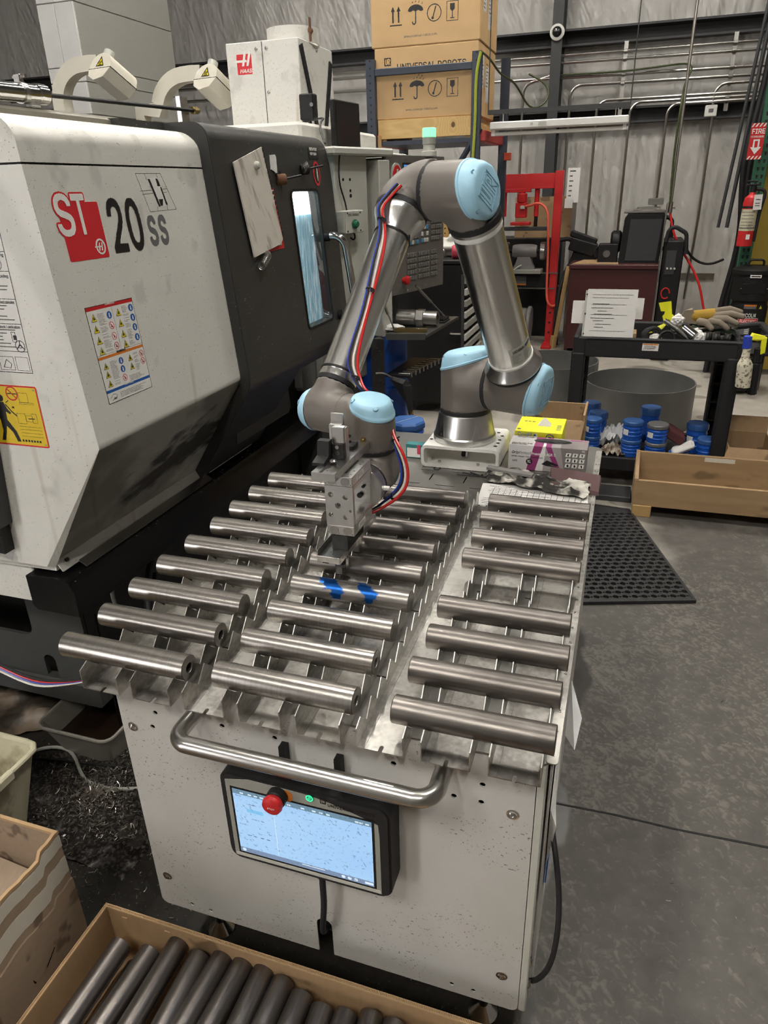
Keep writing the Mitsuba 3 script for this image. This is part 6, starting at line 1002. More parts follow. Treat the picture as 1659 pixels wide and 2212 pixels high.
part(t, 'cylinder', lathe([(0, 0), (.05, 0), (.052, .004), (.052, .29), (.045, .325), (.022, .345), (.018, .36), (0, .36)], (fx, fy, 1.09), ez, 28), 'red'); part(t, 'label', lathe([(.0524, .105), (.0524, .25)], (fx, fy, 1.09), ez, 28), 'cream', 'cream printed band'); part(t, 'print', lathe([(.0527, .12), (.0527, .128)], (fx, fy, 1.09), ez, 28, a0=3.4, a1=5.9), 'inktext'); part(t, 'print', cat([lathe([(.0527, .14 + .022 * i), (.0527, .144 + .022 * i)], (fx, fy, 1.09), ez, 12, a0=3.6, a1=5.4 - .2 * (i % 2)) for i in range(5)]), 'inktext'); part(t, 'band', lathe([(.0526, .255), (.0526, .27)], (fx, fy, 1.09), ez, 28), 'ink'); part(t, 'valve', cat(cyl((fx, fy, 1.45), (fx, fy, 1.49), .02, 14), box(fx - .05, fx + .03, fy - .012, fy + .012, 1.49, 1.505, .003), box(fx - .05, fx + .02, fy - .008, fy + .008, 1.515, 1.527, .003)), 'black'); part(t, 'hose', tube(spl([(fx + .02, fy, 1.47), (fx + .07, fy, 1.46), (fx + .075, fy, 1.38), (fx + .062, fy, 1.2), (fx + .06, fy, 1.12)], 24), .011, 8), 'rubber'); part(t, 'wall_bracket', box(1.61, 1.64, 5.34, 5.47, 1.30, 1.33), 'steel'); part(t, 'tag', obox((fx + .035, fy - .06, 1.385), unit(V(1, .1, .05)), unit(V(-.05, 0, 1)), V(0, -1, 0), .055, .10, .001), 'paper', 'white inspection tag'); part(t, 'tag_print', cat([box(fx + .02, fx + .05, fy - .0622, fy - .0614, z, z + .006) for z in (1.36, 1.375, 1.40)]), 'inktext'); part(t, 'square_label', obox((fx + .01, fy - .0525, 1.155), ex, ez, V(0, -1, 0), .025, .034, .001), 'white')
t = thing('fume_extractor', 'black drum-shaped fume extractor lettered LINCOLN ELECTRIC at the right edge', 'machine'); lx, ly = 1.715, 5.35
part(t, 'drum', lathe([(0, .03), (.125, .03), (.13, .05), (.13, .66), (.122, .68), (.122, .70), (.14, .71), (.14, .865), (.134, .885), (.155, .90), (.155, .925), (.12, .945), (0, .95)], (lx, ly, 0), ez, 40), 'black'); part(t, 'handle', tube(fillet_path([(lx - .05, ly, .94), (lx - .05, ly, .99), (lx + .05, ly, .99), (lx + .05, ly, .94)], .02), .008, 8), 'black'); part(t, 'badge', obox((lx - .01, ly - .152, .888), ex, ez, V(0, -1, 0), .075, .022, .004), 'white'); part(t, 'badge_print', obox((lx - .01, ly - .1545, .888), ex, ez, V(0, -1, 0), .06, .007, .002), 'ink'); part(t, 'front_panel', obox((lx - .01, ly - .139, .80), ex, ez, V(0, -1, 0), .155, .07, .006, .002), 'blackgloss')
for s_ in (-.09, .085): part(t, 'bolt', cyl((lx + s_, ly - .115, .80), (lx + s_, ly - .128, .80), .005, 8), 'chrome')
def curved(poly_tm, r, z0, x0):
    m = poly_tm; g_ = (m.vertices[:, 0] + x0) / r; rad = r + m.vertices[:, 2]; m.vertices = np.stack([lx + rad * np.sin(g_), ly - rad * np.cos(g_), z0 + m.vertices[:, 1]], 1); return m
def flat(poly, d=.0008): return cat([trimesh.creation.extrude_polygon(k_, d, engine='earcut').subdivide().subdivide() for k_ in (poly.geoms if hasattr(poly, 'geoms') else [poly])])
part(t, 'brand_red', curved(flat(rrect(0, .135, 0, .036, .008)), .1306, .548, -.075), 'red'); part(t, 'brand_edge', curved(flat(rrect(-.004, .139, -.004, .040, .010).difference(rrect(0, .135, 0, .036, .008))), .1306, .548, -.075), 'palegrey')
m1 = meshkit.text_mesh('LINCOLN', .027, .0008, True); m1.vertices[:, 0] *= .118 / m1.vertices[:, 0].max(); part(t, 'brand_word', curved(m1, .1310, .594, -.078), 'white'); m2 = meshkit.text_mesh('ELECTRIC', .020, .0008, True); m2.vertices[:, 0] *= .115 / m2.vertices[:, 0].max(); part(t, 'brand_word', curved(m2, .1316, .556, -.065), 'white')
part(t, 'warning_label', curved(flat(sbox(0, 0, .085, .07)), .1306, .465, -.07), 'inkgrey'); part(t, 'warning_label', curved(flat(sbox(0, .058, .085, .078)), .1310, .465, -.07), 'orange'); part(t, 'warning_print', curved(flat(unary_union([sbox(.05, z, .08, z + .006) for z in (.01, .022, .034, .046)])), .1311, .465, -.07), 'white'); part(t, 'rating_label', curved(flat(sbox(0, 0, .085, .028)), .1306, .655, -.05), 'inkgrey'); part(t, 'rating_label', curved(flat(sbox(0, .018, .085, .03)), .1309, .655, -.05), 'orange'); part(t, 'hazard_triangle', curved(flat(Polygon([(0, 0), (.024, 0), (.012, .024)])), .1309, .655, .055), 'yellow'); part(t, 'suction_hose', tube(spl([(lx - .06, ly - .16, .42), (lx + .02, ly - .19, .42), (lx + .12, ly - .14, .46), (lx + .17, ly - .05, .60), (lx + .18, ly, .85)], 30), .016, 8), 'rubber'); part(t, 'side_tube', cyl((lx - .10, ly - .19, .36), (lx + .10, ly - .19, .36), .05, 18, .006), 'rubber')
for x in (-.1, .1): part(t, 'caster', cyl((lx + x - .015, ly - .02, .03), (lx + x + .015, ly - .02, .03), .03, 12), 'black')
part(t, 'side_rail', cat(tube(np.array([(lx - .16, ly - .02, .02), (lx - .16, ly - .02, .7)]), .009, 8), tube(np.array([(lx + .165, ly - .02, .02), (lx + .165, ly - .02, .72)]), .009, 8)), 'black')
t = thing('welding_booth', 'mustard yellow welding booth panel behind the fire extinguisher', 'screen'); part(t, 'panel', box(1.72, 4.4, 5.95, 5.99, .05, 1.78), 'booth'); part(t, 'frame_post', box(1.68, 1.72, 5.93, 6.0, 0, 1.85), 'girt'); part(t, 'frame_post', box(4.36, 4.42, 5.93, 6.0, 0, 1.85), 'girt'); part(t, 'top_shelf', box(1.72, 4.4, 5.6, 6.0, 1.80, 1.84), 'palegrey')
# ------------------------------------------------------------------ on the robot cart
t = thing('glove_box', 'white and magenta box of black disposable gloves on the rear of the cart', 'box'); gx0, gx1, gy0, gy1, gz0, gz1 = .541, .768, 1.237, 1.322, ZT, .840
part(t, 'carton', box(gx0, gx1, gy0, gy1, gz0, gz1, .0012), 'glovebox', 'printed carton')
part(t, 'opening', prism(affinity.scale(disc2(.665, 1.288, 1, 12), .055, .020), .0006, (0, 0, gz1)), 'hole', 'oval opening with black gloves'); part(t, 'glove', place(trimesh.Trimesh(*(lambda s: (s.vertices * (1 + .5 * (meshkit.noise(s.vertices * 2.4, 5)[:, None] - .5)) * [.046, .014, .006], s.faces))(trimesh.creation.icosphere(3)), process=False), (.665, 1.288, gz1)), 'black')
fy_ = gy0
part(t, 'name_text', text('Grip', .0085, (.550, fy_, .812), ex, ez, .0004, .021, True, .15), 'ink'); part(t, 'name_text', text('Protect', .0085, (.5725, fy_, .812), ex, ez, .0004, .034, False, .1), 'ink'); part(t, 'name_text', text('Precise', .0070, (.609, fy_, .812), ex, ez, .0004, .030, True, .15), 'white'); part(t, 'name_text', text('BLACK 5', .0080, (.642, fy_, .812), ex, ez, .0004, .036, True), 'white'); part(t, 'name_text', text('Nitrile Powder-Free Exam Gloves', .0048, (.550, fy_, .802), ex, ez, .0004, .092, True), 'ink'); part(t, 'count_text', text('100', .0062, (.553, fy_, .787), ex, ez, .0004, .014, True), 'ink'); part(t, 'name_text', text('Nitrile Powder-Free', .008, (.548, 1.250, gz1), ex, ey, .0004, .06, True), 'ink'); part(t, 'name_text', text('Exam Gloves', .006, (.548, 1.241, gz1), ex, ey, .0004, .045, True), 'ink'); part(t, 'name_text', text('GripProtect', .009, (.556, 1.309, gz1), ex, ey, .0004, .06, True), 'ink'); part(t, 'name_text', text('BLACK 5', .010, (.715, 1.306, gz1), ex, ey, .0004, .045, True), 'magenta')
part(t, 'size_disc', prism(disc2(.6035, .790, .0095, 10), .0003, (0, fy_, 0), ex, ez), 'ink'); part(t, 'size_text', text('XL', .0085, (.5975, fy_ - .0003, .786), ex, ez, .0003, .012, True), 'white'); part(t, 'size_text', text('XL', .0055, (.752, fy_, .831), ex, ez, .0003, .010, True), 'white')
for i in range(3):
    for j in range(3):
        q = V(.706 + .0195 * i, 0, .814 - .0165 * j); part(t, 'symbol_tile', prism([(q[0] + .001, q[2]), (q[0] + .0155, q[2]), (q[0] + .018, q[2] + .012), (q[0] + .0035, q[2] + .012)], .0003, (0, fy_, 0), ex, ez), 'white'); part(t, 'symbol', prism(unary_union([disc2(q[0] + .0095, q[2] + .0075, .0022), sbox(q[0] + .007 + .001 * i, q[2] + .002, q[0] + .0105 + .001 * j, q[2] + .007)]), .0003, (0, fy_ - .0003, 0), ex, ez), 'ink')
part(t, 'hand_print', prism([(.640, .785), (.655, .798), (.672, .792), (.690, .786), (.684, .782), (.660, .786), (.690, .778), (.655, .780)], .0003, (0, fy_, 0), ex, ez), 'ink')
t = thing('wipes_box', 'bright yellow box of paper wipes behind the glove box', 'box'); yx0, yx1, yy0, yy1, yz1 = .543, .686, 1.338, 1.495, .850
part(t, 'carton', box(yx0, yx1, yy0, yy1, ZT, yz1, .0012), 'lime'); part(t, 'wipe', hull([(.605, 1.40, .85), (.645, 1.40, .85), (.605, 1.43, .85), (.645, 1.43, .85), (.622, 1.415, .874), (.630, 1.418, .870)]), 'paper', 'white wipe poking out'); part(t, 'brand_text', text('Scott', .019, (.548, yy0, .829), ex, ez, .0004, .043, True, .15), 'palegrey'); part(t, 'brand_shadow', text('Scott', .019, (.5485, yy0, .8283), ex, ez, .0002, .044, True, .15), 'bluesign'); part(t, 'round_mark', cat(prism(disc2(.606, .838, .0065), .0004, (0, yy0, 0), ex, ez)), 'white'); part(t, 'round_mark', prism(disc2(.6045, .8395, .0035), .0003, (0, yy0 - .0004, 0), ex, ez), 'bluesign'); part(t, 'round_mark', prism(disc2(.650, .834, .0125, 8).difference(disc2(.650, .834, .009, 8)).union(sbox(.645, .830, .655, .838)), .0004, (0, yy0, 0), ex, ez), 'inkgrey'); part(t, 'top_print', cat([box(.56 + .012 * i, .568 + .012 * i, 1.44, 1.446, yz1, yz1 + .0003) for i in range(3)] + [box(.665, .678, 1.37 + .014 * i, 1.376 + .014 * i, yz1, yz1 + .0003) for i in range(4)] + [cyl((.553, 1.36, yz1), (.553, 1.36, yz1 + .0003), .006, 12)]), 'inktext')
t = thing('work_order', 'printed white form lying flat on the cart behind the right rods', 'paper'); part(t, 'sheet', prism([(.503, .935), (.790, .955), (.786, 1.115), (.492, 1.10)], .0006, (0, 0, ZT + .0012)), 'paper')
part(t, 'print', cat([box(x, x + .0012, 1.0 + RNG.uniform(-.05, .02), 1.07, ZT + .0018, ZT + .0020) for x in np.arange(.53, .78, .016)] + [box(.51 + RNG.uniform(0, .02), .51 + RNG.uniform(.05, .26), y_, y_ + .002, ZT + .0018, ZT + .0020) for y_ in np.arange(.95, 1.09, .011)]), 'inktext'); part(t, 'punch_hole', cat([cyl((x, .942, ZT + .0018), (x, .942, ZT + .0020), .003, 10) for x in (.512, .532, .60)]), 'ink')
def cloth(cx, cy, sx, sy, z, h, seed, n=46, rot=0.0, outline=None):
    gx, gy = np.meshgrid(np.linspace(-1, 1, n), np.linspace(-1, 1, n), indexing='ij'); q = np.stack([gx * 2.3, gy * 2.3, gx * 0], -1)
    w1 = np.abs(meshkit.noise(q * 1.1, seed) - .5) * 2; w2 = np.abs(meshkit.noise(q * 2.6 + 9, seed + 1) - .5) * 2
    zz = z + h * (.62 * (1 - w1) ** 2 + .25 * (1 - w2) ** 2) * (1 - .5 * (gx ** 2 + gy ** 2) * .7) + .001
    edge = 1 + .22 * (meshkit.noise(np.stack([np.arctan2(gy, gx) * 1.8, gx * 0, gx * 0 + seed], -1), seed + 3) - .5)
    X, Y = gx * sx * edge + .012 * (meshkit.noise(q * 2 + 4, seed + 5) - .5), gy * sy * edge + .012 * (meshkit.noise(q * 2 + 7, seed + 6) - .5); c, s = math.cos(rot), math.sin(rot)
    v0 = np.stack([cx + X * c - Y * s, cy + X * s + Y * c, zz], -1).reshape(-1, 3); i, j = np.meshgrid(np.arange(n - 1), np.arange(n - 1), indexing='ij'); a0 = (i * n + j).ravel()
    f = np.vstack([np.stack([a0, a0 + n, a0 + n + 1], 1), np.stack([a0, a0 + n + 1, a0 + 1], 1)]); return tm(v0, f)
solo('oily_rag', 'crumpled dirty grey and white shop rag on the cart by the printed form', 'rag', cloth(.635, 1.122, .145, .050, ZT + .0035, .040, 21, 60, -.20), 'rag', smooth=60)
solo('flat_bar', 'flat grey metal bar resting on the dirty rag', 'metal bar', obox((.565, 1.118, ZT + .038), unit(V(1, -.17, -.03)), unit(V(.17, 1, 0)), unit(np.cross(unit(V(1, -.17, -.03)), unit(V(.17, 1, 0)))), .135, .022, .008, .0008), 'grinder')
solo('abrasive_pad', 'maroon-grey abrasive pad leaning between the rag and the glove box', 'abrasive pad', hull([(.672, 1.185, .790), (.815, 1.150, .790), (.672, 1.192, .797), (.812, 1.157, .797), (.682, 1.115, ZT + .002), (.813, 1.085, ZT + .002), (.682, 1.120, ZT + .012), (.812, 1.09, ZT + .012)]), 'pad')
for i, (x0, y0, x1, y1) in enumerate(((.418, 1.165, .475, 1.150), (.44, 1.172, .49, 1.142), (.405, 1.145, .50, 1.150))): solo('hex_key', f'black hex key lying on the slotted plate in front of the riser, {ordinal(i)} of three', 'hex key', tube(fillet_path([(x0, y0, ZT + .002), (x1, y1, ZT + .002), (x1 + .004, y1 + .014, ZT + .002)], .004), .0016, 6), 'black', 'hex keys on the cart plate')
t = thing('blue_bucket', 'blue ribbed plastic bucket with an eight-sided lid behind the left of the cart plate', 'bucket'); part(t, 'bucket', lathe([(0, 0), (.052, 0)] + [q for z in np.arange(.08, .70, .1) for q in ((.054, z), (.054, z + .08), (.058, z + .084), (.058, z + .09))] + [(.054, .70), (.056, .715), (.060, .718), (.060, .724), (.056, .727), (.056, .735), (.060, .738), (.060, .744), (.056, .747), (.056, .757), (0, .757)], (.125, 1.575, 0), ez, 40), 'tub'); part(t, 'lid', lathe([(0, .757), (.064, .757), (.066, .762), (.066, .776), (.060, .783), (0, .784)], (.125, 1.575, 0), ez, 8), 'tublid', 'eight-sided lid'); part(t, 'lid_line', obox((.125, 1.575, .7842), unit(V(.5, .86, 0)), unit(V(-.86, .5, 0)), ez, .11, .0015, .0006), 'palegrey')
t = thing('insert_box', 'small teal and white insert box standing beside the white riser', 'box'); part(t, 'carton', box(.215, .272, 1.255, 1.285, ZT, ZT + .045, .001), 'cardteal'); part(t, 'label', box(.219, .262, 1.2545, 1.255, ZT + .003, ZT + .033), 'paper'); part(t, 'picture', box(.252, .262, 1.2538, 1.2545, ZT + .014, ZT + .044), 'pink')
# ------------------------------------------------------------------ black rubber mat
t = thing('rubber_mat', 'black anti-fatigue rubber mat with round holes beside the cart', 'mat'); mo = V(.55, 1.705, 0); mX = unit(V(.956, .293, 0)); mY = V(-mX[1], mX[0], 0)
g = Polygon([(.45, 1.665), (1.218, 1.905), (.962, 2.725), (.955, 2.745), (.45, 2.80)]); g = g.buffer(.004)
hx = []
for i in range(24):
    for j in range(34):
        p = V(.40, 1.69, 0) + mX * (.0385 * j + (.01925 if i % 2 else 0)) + mY * .0345 * i; d_ = .0125 if (j + i) % 1 == 0 else .006
        hx.append((p[0], p[1], d_)); q = p + mX * .01925 + mY * .0; hx.append((q[0], q[1], .0048))
inn = g.buffer(-.014); hs = [disc2(x, y_, r_, 3) for x, y_, r_ in hx if inn.contains(Point(x, y_)) and x > .60]
part(t, 'sheet', prism(g.difference(unary_union(hs)), .012, (0, 0, .001)), 'rubbermat'); part(t, 'rim', prism(g.difference(g.buffer(-.012)), .014, (0, 0, .001)), 'rubbermat')
# ------------------------------------------------------------------ wooden trough, cartons at the right
t = thing('wooden_trough', 'long brown wooden trough box on short blocks, right of the mat', 'wooden box'); wx0, wx1, wy0, wy1 = .962, 1.95, 2.70, 2.93
part(t, 'front_board', box(wx0, wx1, wy0, wy0 + .018, .066, .195, .002), 'crate', 'worn brown front board'); part(t, 'back_board', box(wx0, wx1, wy1 - .018, wy1, .066, .272, .002), 'crate'); part(t, 'bottom_board', box(wx0, wx1, wy0, wy1, .060, .075), 'crate')
part(t, 'end_board', hull([(wx0, wy0, .066), (wx0 + .018, wy0, .066), (wx0, wy0 + .002, .200), (wx0 + .018, wy0 + .002, .200), (wx0, wy1, .066), (wx0 + .018, wy1, .066), (wx0, wy1, .275), (wx0 + .018, wy1, .275)]), 'crate'); part(t, 'end_board', box(wx1 - .018, wx1, wy0, wy1, .066, .25), 'crate'); part(t, 'foot_block', box(wx0 + .005, wx0 + .095, wy0 - .005, wy0 + .085, 0, .062, .003), 'wood', 'pale wooden block'); part(t, 'foot_block', box(1.62, 1.70, wy0 - .005, wy0 + .085, 0, .062, .003), 'wood'); part(t, 'foot_block', box(wx0 + .005, wx0 + .095, wy1 - .085, wy1, 0, .062), 'wood'); part(t, 'paper_label', obox((1.36, wy1 - .0185, .255), ex, ez, V(0, -1, 0), .14, .022, .0006), 'tape')
for i, (x0, x1, y0, y1, h_, lab) in enumerate(((1.40, 1.62, 3.00, 3.30, .30, 'open brown carton left of two behind the wooden trough'), (1.64, 1.95, 2.98, 3.35, .33, 'open brown carton right of two behind the wooden trough'))):
    t = thing('open_carton', lab, 'box', 'open cartons by the trough'); part(t, 'wall', cat(box(x0, x1, y0, y0 + .006, 0, h_), box(x0, x1, y1 - .006, y1, 0, h_), box(x0, x0 + .006, y0, y1, 0, h_), box(x1 - .006, x1, y0, y1, 0, h_), box(x0, x1, y0, y1, 0, .006)), 'card'); part(t, 'flap', hull([(x0, y0, h_), (x1, y0, h_), (x0 - .02, y0 - .04, h_ - .05), (x1, y0 - .04, h_ - .05), (x0, y0, h_ - .004), (x1, y0, h_ - .004)]), 'card', 'folded flap'); part(t, 'flap', hull([(x0, y1, h_), (x1, y1, h_), (x0, y1 + .02, h_ + .08), (x1, y1 + .02, h_ + .08), (x0, y1 + .004, h_)]), 'card'); part(t, 'tape_band', box(x0 - .001, x1 + .001, y0 - .001, y0, h_ - .14, h_ - .10), 'tape')
# ------------------------------------------------------------------ black utility cart
t = thing('utility_cart', 'black plastic two-shelf utility cart loaded with tools and blue tubs', 'utility cart'); ux0, ux1, uy0, uy1 = .588, 1.405, 3.07, 3.52; uz = .815
part(t, 'top_tray', cat(box(ux0, ux1, uy0, uy0 + .03, uz - .10, uz, .008), box(ux0, ux1, uy1 - .03, uy1, uz - .09, uz + .015, .008), box(ux0, ux0 + .03, uy0, uy1, uz - .10, uz + .005, .008), box(ux1 - .03, ux1, uy0, uy1, uz - .10, uz, .008), box(ux0, ux1, uy0, uy1, uz - .10, uz - .075)), 'rubber', 'black top tray'); part(t, 'front_inset', prism(rrect(.65, 1.37, uz - .093, uz - .01, .01).buffer(.004).difference(rrect(.65, 1.37, uz - .093, uz - .01, .01)), .003, (0, uy0, 0), ex, ez), 'black')
part(t, 'label', obox((.968, uy0 - .001, .775), ex, ez, V(0, -1, 0), .078, .036, .001), 'paper', 'white label with an orange stripe'); part(t, 'label_stripe', obox((.968, uy0 - .0018, .789), ex, ez, V(0, -1, 0), .074, .006, .0008), 'orange'); part(t, 'label_print', cat([obox((.968 - RNG.uniform(0, .01), uy0 - .0018, z), ex, ez, V(0, -1, 0), .055, .0022, .0006) for z in (.78, .775, .77, .765)]), 'inktext')
part(t, 'bottom_tray', cat(box(ux0 + .05, ux1 - .02, uy0, uy1, .140, .165), box(ux0 + .05, ux1 - .02, uy0, uy0 + .025, .095, .172, .006), box(ux0 + .05, ux1 - .02, uy1 - .025, uy1, .095, .20, .006)), 'rubber', 'black bottom tray')
for x0, x1_, y_ in ((ux0 - .005, ux0 + .065, uy0), (ux1 - .075, ux1 - .005, uy0)):
    part(t, 'leg', cat(box(x0, x1_, y_ - .006, y_ + .018, .11, uz - .08, .008), box(x0, x0 + .014, y_, y_ + .07, .11, uz - .08), box(x1_ - .014, x1_, y_, y_ + .07, .11, uz - .08)), 'rubber', 'black leg')
for x0, x1_ in ((ux0, ux0 + .07), (ux1 - .085, ux1 - .015)):
    part(t, 'leg', cat(box(x0, x0 + .012, uy1 - .09, uy1, .11, uz - .08), box(x1_ - .012, x1_, uy1 - .09, uy1, .11, uz - .08), box(x0, x1_, uy1 - .012, uy1, .11, uz - .08)), 'rubber', 'ribbed black leg')
    for z in np.arange(.2, .72, .105): part(t, 'leg_rib', box(x0, x1_, uy1 - .09, uy1, z, z + .008), 'rubber')
for x, y_ in ((.67, 3.12), (1.34, 3.12), (.67, 3.47), (1.34, 3.47)): part(t, 'caster', cat(cyl((x - .016, y_, .05), (x + .016, y_, .05), .05, 18, .004), box(x - .022, x + .022, y_ - .02, y_ + .02, .05, .10)), 'black')
part(t, 'push_handle', tube(fillet_path([(ux1 - .02, uy1 - .03, uz), (ux1 + .12, uy1 - .03, uz + .02), (ux1 + .12, uy0 + .05, uz + .02), (ux1 - .02, uy0 + .05, uz)], .04), .016, 10), 'rubber'); part(t, 'side_pocket', cat(box(ux1, ux1 + .13, uy0 + .08, uy1 - .05, uz - .08, uz - .07), box(ux1 + .12, ux1 + .13, uy0 + .08, uy1 - .05, uz - .08, uz - .01)), 'rubber')
def tub(x, y_, z, h_, r_, lab, lid='tublid', label_=False):
    t = thing('blue_tub', lab, 'tub', 'blue tubs on the utility cart'); o = (x, y_, z)
    part(t, 'tub', lathe([(0, 0), (r_ * .93, 0)] + [q for k_ in range(3) for q in ((r_ * .95, h_ * (.08 + .2 * k_)), (r_ * .95, h_ * (.20 + .2 * k_)), (r_, h_ * (.215 + .2 * k_)), (r_, h_ * (.255 + .2 * k_)))] + [(r_ * .95, h_ * .70), (r_ * .95, h_ * .78), (0, h_ * .78)], o, ez, 28), 'tub'); part(t, 'lid', lathe([(0, h_ * .78), (r_ * 1.04, h_ * .78), (r_ * 1.06, h_ * .80), (r_ * 1.06, h_ * .94), (r_ * .98, h_ * .99), (0, h_)], o, ez, 10), lid, 'ten-sided lid')
    if label_: part(t, 'label', lathe([(r_ * 1.005, h_ * .28), (r_ * 1.005, h_ * .58)], o, ez, 6, a0=3.6, a1=4.3), 'paper', 'small white label')
    return t
bz = .166
for a_ in ((.935, 3.16, bz, .092, .052, 'blue tub at the bottom of the centre left pile of tubs', 'tublid', 0), (.935, 3.16, bz + .0925, .105, .052, 'labelled blue tub on top of the centre left pile of tubs', 'tublid', 1), (1.062, 3.15, bz, .09, .054, 'blue tub with a dusty dark rim at the bottom of the pile right of centre', 'inkgrey', 0), (1.062, 3.15, bz + .0905, .10, .054, 'blue tub with a dusty dark lid on top of the pile right of centre', 'inkgrey', 1), (.725, 3.17, bz, .092, .046, 'blue tub at the bottom of the pile beside the left leg', 'tublid', 0), (.725, 3.17, bz + .0925, .10, .046, 'labelled blue tub on top of the pile beside the left leg', 'tublid', 1), (.745, 3.31, bz, .19, .052, 'tall blue tub behind the pile at the left leg', 'tublid', 0), (.70, 3.43, bz, .21, .05, 'blue tub farthest back at the left leg', 'tublid', 0), (1.03, 3.44, bz, .20, .055, 'blue tub at the back under the dark panel of the shelf', 'tublid', 0), (1.275, 3.30, bz, .165, .055, 'labelled blue tub behind the right end of the shelf', 'tublid', 1), (1.318, 3.16, bz, .125, .050, 'blue tub at the right front corner of the shelf', 'tublid', 0), (1.185, 3.135, bz, .045, .052, 'low blue tub lying under the white roll', 'tublid', 0)): tub(*a_[:6], lid=a_[6], label_=bool(a_[7]))
solo('rag_bundle', 'crumpled white and brown rag between the tubs on the lower shelf', 'rag', cloth(.845, 3.15, .060, .050, bz, .085, 5, 34), 'rag2', smooth=60); solo('clear_bag', 'clear plastic bag standing behind the rags on the lower shelf', 'plastic bag', cloth(.86, 3.30, .10, .07, bz, .17, 9, 34), 'clear', smooth=60)
solo('maroon_pad', 'dark maroon abrasive sheet folded on the lower shelf', 'abrasive sheet', obox((1.155, 3.20, .285), unit(V(.85, 0, -.5)), ey, unit(V(.5, 0, .85)), .10, .12, .05, .006), 'pad2'); solo('white_roll', 'white sheet rolled over the low tub on the lower shelf', 'paper roll', obox((1.20, 3.13, .235), unit(V(.85, 0, .45)), ey, unit(V(-.45, 0, .85)), .12, .09, .030, .012), 'paper')
# things in the top tray
t = thing('document_stand', 'printed sheet propped on a small carton at the left of the utility cart', 'document'); tilt = unit(V(.01, .12, 1)); part(t, 'sheet', obox((.757, 3.12, .925), ex, tilt, np.cross(ex, tilt), .245, .245, .0015), 'paper', 'printed white sheet'); part(t, 'sleeve_edge', obox((.632, 3.125, .92), unit(V(1, 0, .0)), tilt, np.cross(ex, tilt), .016, .24, .001), 'palegrey'); part(t, 'punch_hole', cat([cyl((.632, 3.12 + .12 * (z - .925), z), (.632, 3.121 + .12 * (z - .925) - .003, z), .004, 8) for z in (.825, .925, 1.02)]), 'ink')
pr = []
for z, w_ in ((1.02, .22), (1.005, .2), (.975, .09), (.972, .19), (.955, .12), (.94, .05), (.925, .10), (.922, .2), (.905, .13), (.892, .06), (.875, .09), (.86, .05), (.842, .2)):
    x0 = .66 + (RNG.uniform(0, .05) if w_ < .12 else 0); pr.append(obox((x0 + w_ / 2 * .9, 3.1186 + .12 * (z - .925) - .0002, z), ex, tilt, np.cross(ex, tilt), w_ * .9, .0028 if w_ < .15 else .0014, .0012))
part(t, 'print', cat(pr), 'inktext'); part(t, 'support_card', obox((.60, 3.17, .925), ex, tilt, np.cross(ex, tilt), .075, .115, .008), 'paper'); part(t, 'support_card', obox((.885, 3.19, .945), ex, tilt, np.cross(ex, tilt), .06, .105, .008), 'paper'); part(t, 'carton', box(.65, .895, 3.11, 3.22, .745, .835, .002), 'card', 'brown carton')
t = thing('yellow_grease_gun', 'bright yellow trigger gun with a black hose lying in the utility cart', 'tool'); part(t, 'body', hull([(.985, 3.2, .975), (1.045, 3.2, .985), (1.05, 3.2, .955), (.99, 3.23, .965), (1.035, 3.23, .975), (1.06, 3.2, .90), (1.02, 3.2, .885), (1.03, 3.23, .90), (1.05, 3.22, .93), (.995, 3.2, .955)]), 'lime', 'yellow body'); part(t, 'trigger', hull([(1.00, 3.19, .935), (1.02, 3.19, .935), (1.015, 3.21, .90), (1.0, 3.2, .90)]), 'rubber'); part(t, 'handle', hull([(1.03, 3.2, .91), (1.06, 3.2, .92), (1.055, 3.22, .915), (1.10, 3.2, .835), (1.13, 3.2, .84), (1.11, 3.225, .838)]), 'lime'); part(t, 'spout', hull([(.93, 3.16, .822), (.94, 3.17, .834), (1.02, 3.18, .85), (1.01, 3.18, .838), (1.05, 3.2, .885), (1.02, 3.21, .87), (.93, 3.175, .822)]), 'lime')
solo('ratchet_wrench', 'black and chrome ratchet wrench lying across the utility cart', 'wrench', cat(cyl((1.02, 3.16, .895), (1.09, 3.15, .855), .013, 14, .002), cyl((1.085, 3.15, .858), (1.16, 3.14, .80), .017, 14, .003), cyl((1.15, 3.14, .808), (1.17, 3.13, .80), .010, 10)), 'steel'); solo('chrome_socket', 'large chrome socket lying on its side in the utility cart', 'socket', cyl((1.115, 3.17, .855), (1.175, 3.14, .818), .030, 26, .004), 'chrome')
for i, (x, h_, r_) in enumerate(((1.235, .062, .018), (1.272, .06, .020), (1.302, .052, .019), (1.328, .058, .016))): solo('impact_socket', f'dark chrome socket standing upright in the utility cart, {ordinal(i)} from the left', 'socket', ringm((x, 3.16, .78), ez, r_ * .62, r_, h_, 24), 'chrome', 'sockets in a row')
solo('spray_can_ring', 'black ring with a grey nut inside, in the middle of the utility cart', 'ring', cat(place(trimesh.creation.torus(.036, .007, major_sections=28, minor_sections=8), (1.045, 3.14, .808), ex, unit(V(0, .35, 1))), cyl((1.045, 3.13, .795), (1.045, 3.12, .80), .012, 6)), 'black'); solo('black_strap', 'bundle of black strap beside the yellow gun', 'strap', cat([place(trimesh.creation.torus(.030 + .004 * i, .010, major_sections=22, minor_sections=8), (.955 + .012 * i, 3.17, .815), unit(V(1, .3, .2)), unit(V(-.2, .1, 1))) for i in range(3)]), 'rubber')
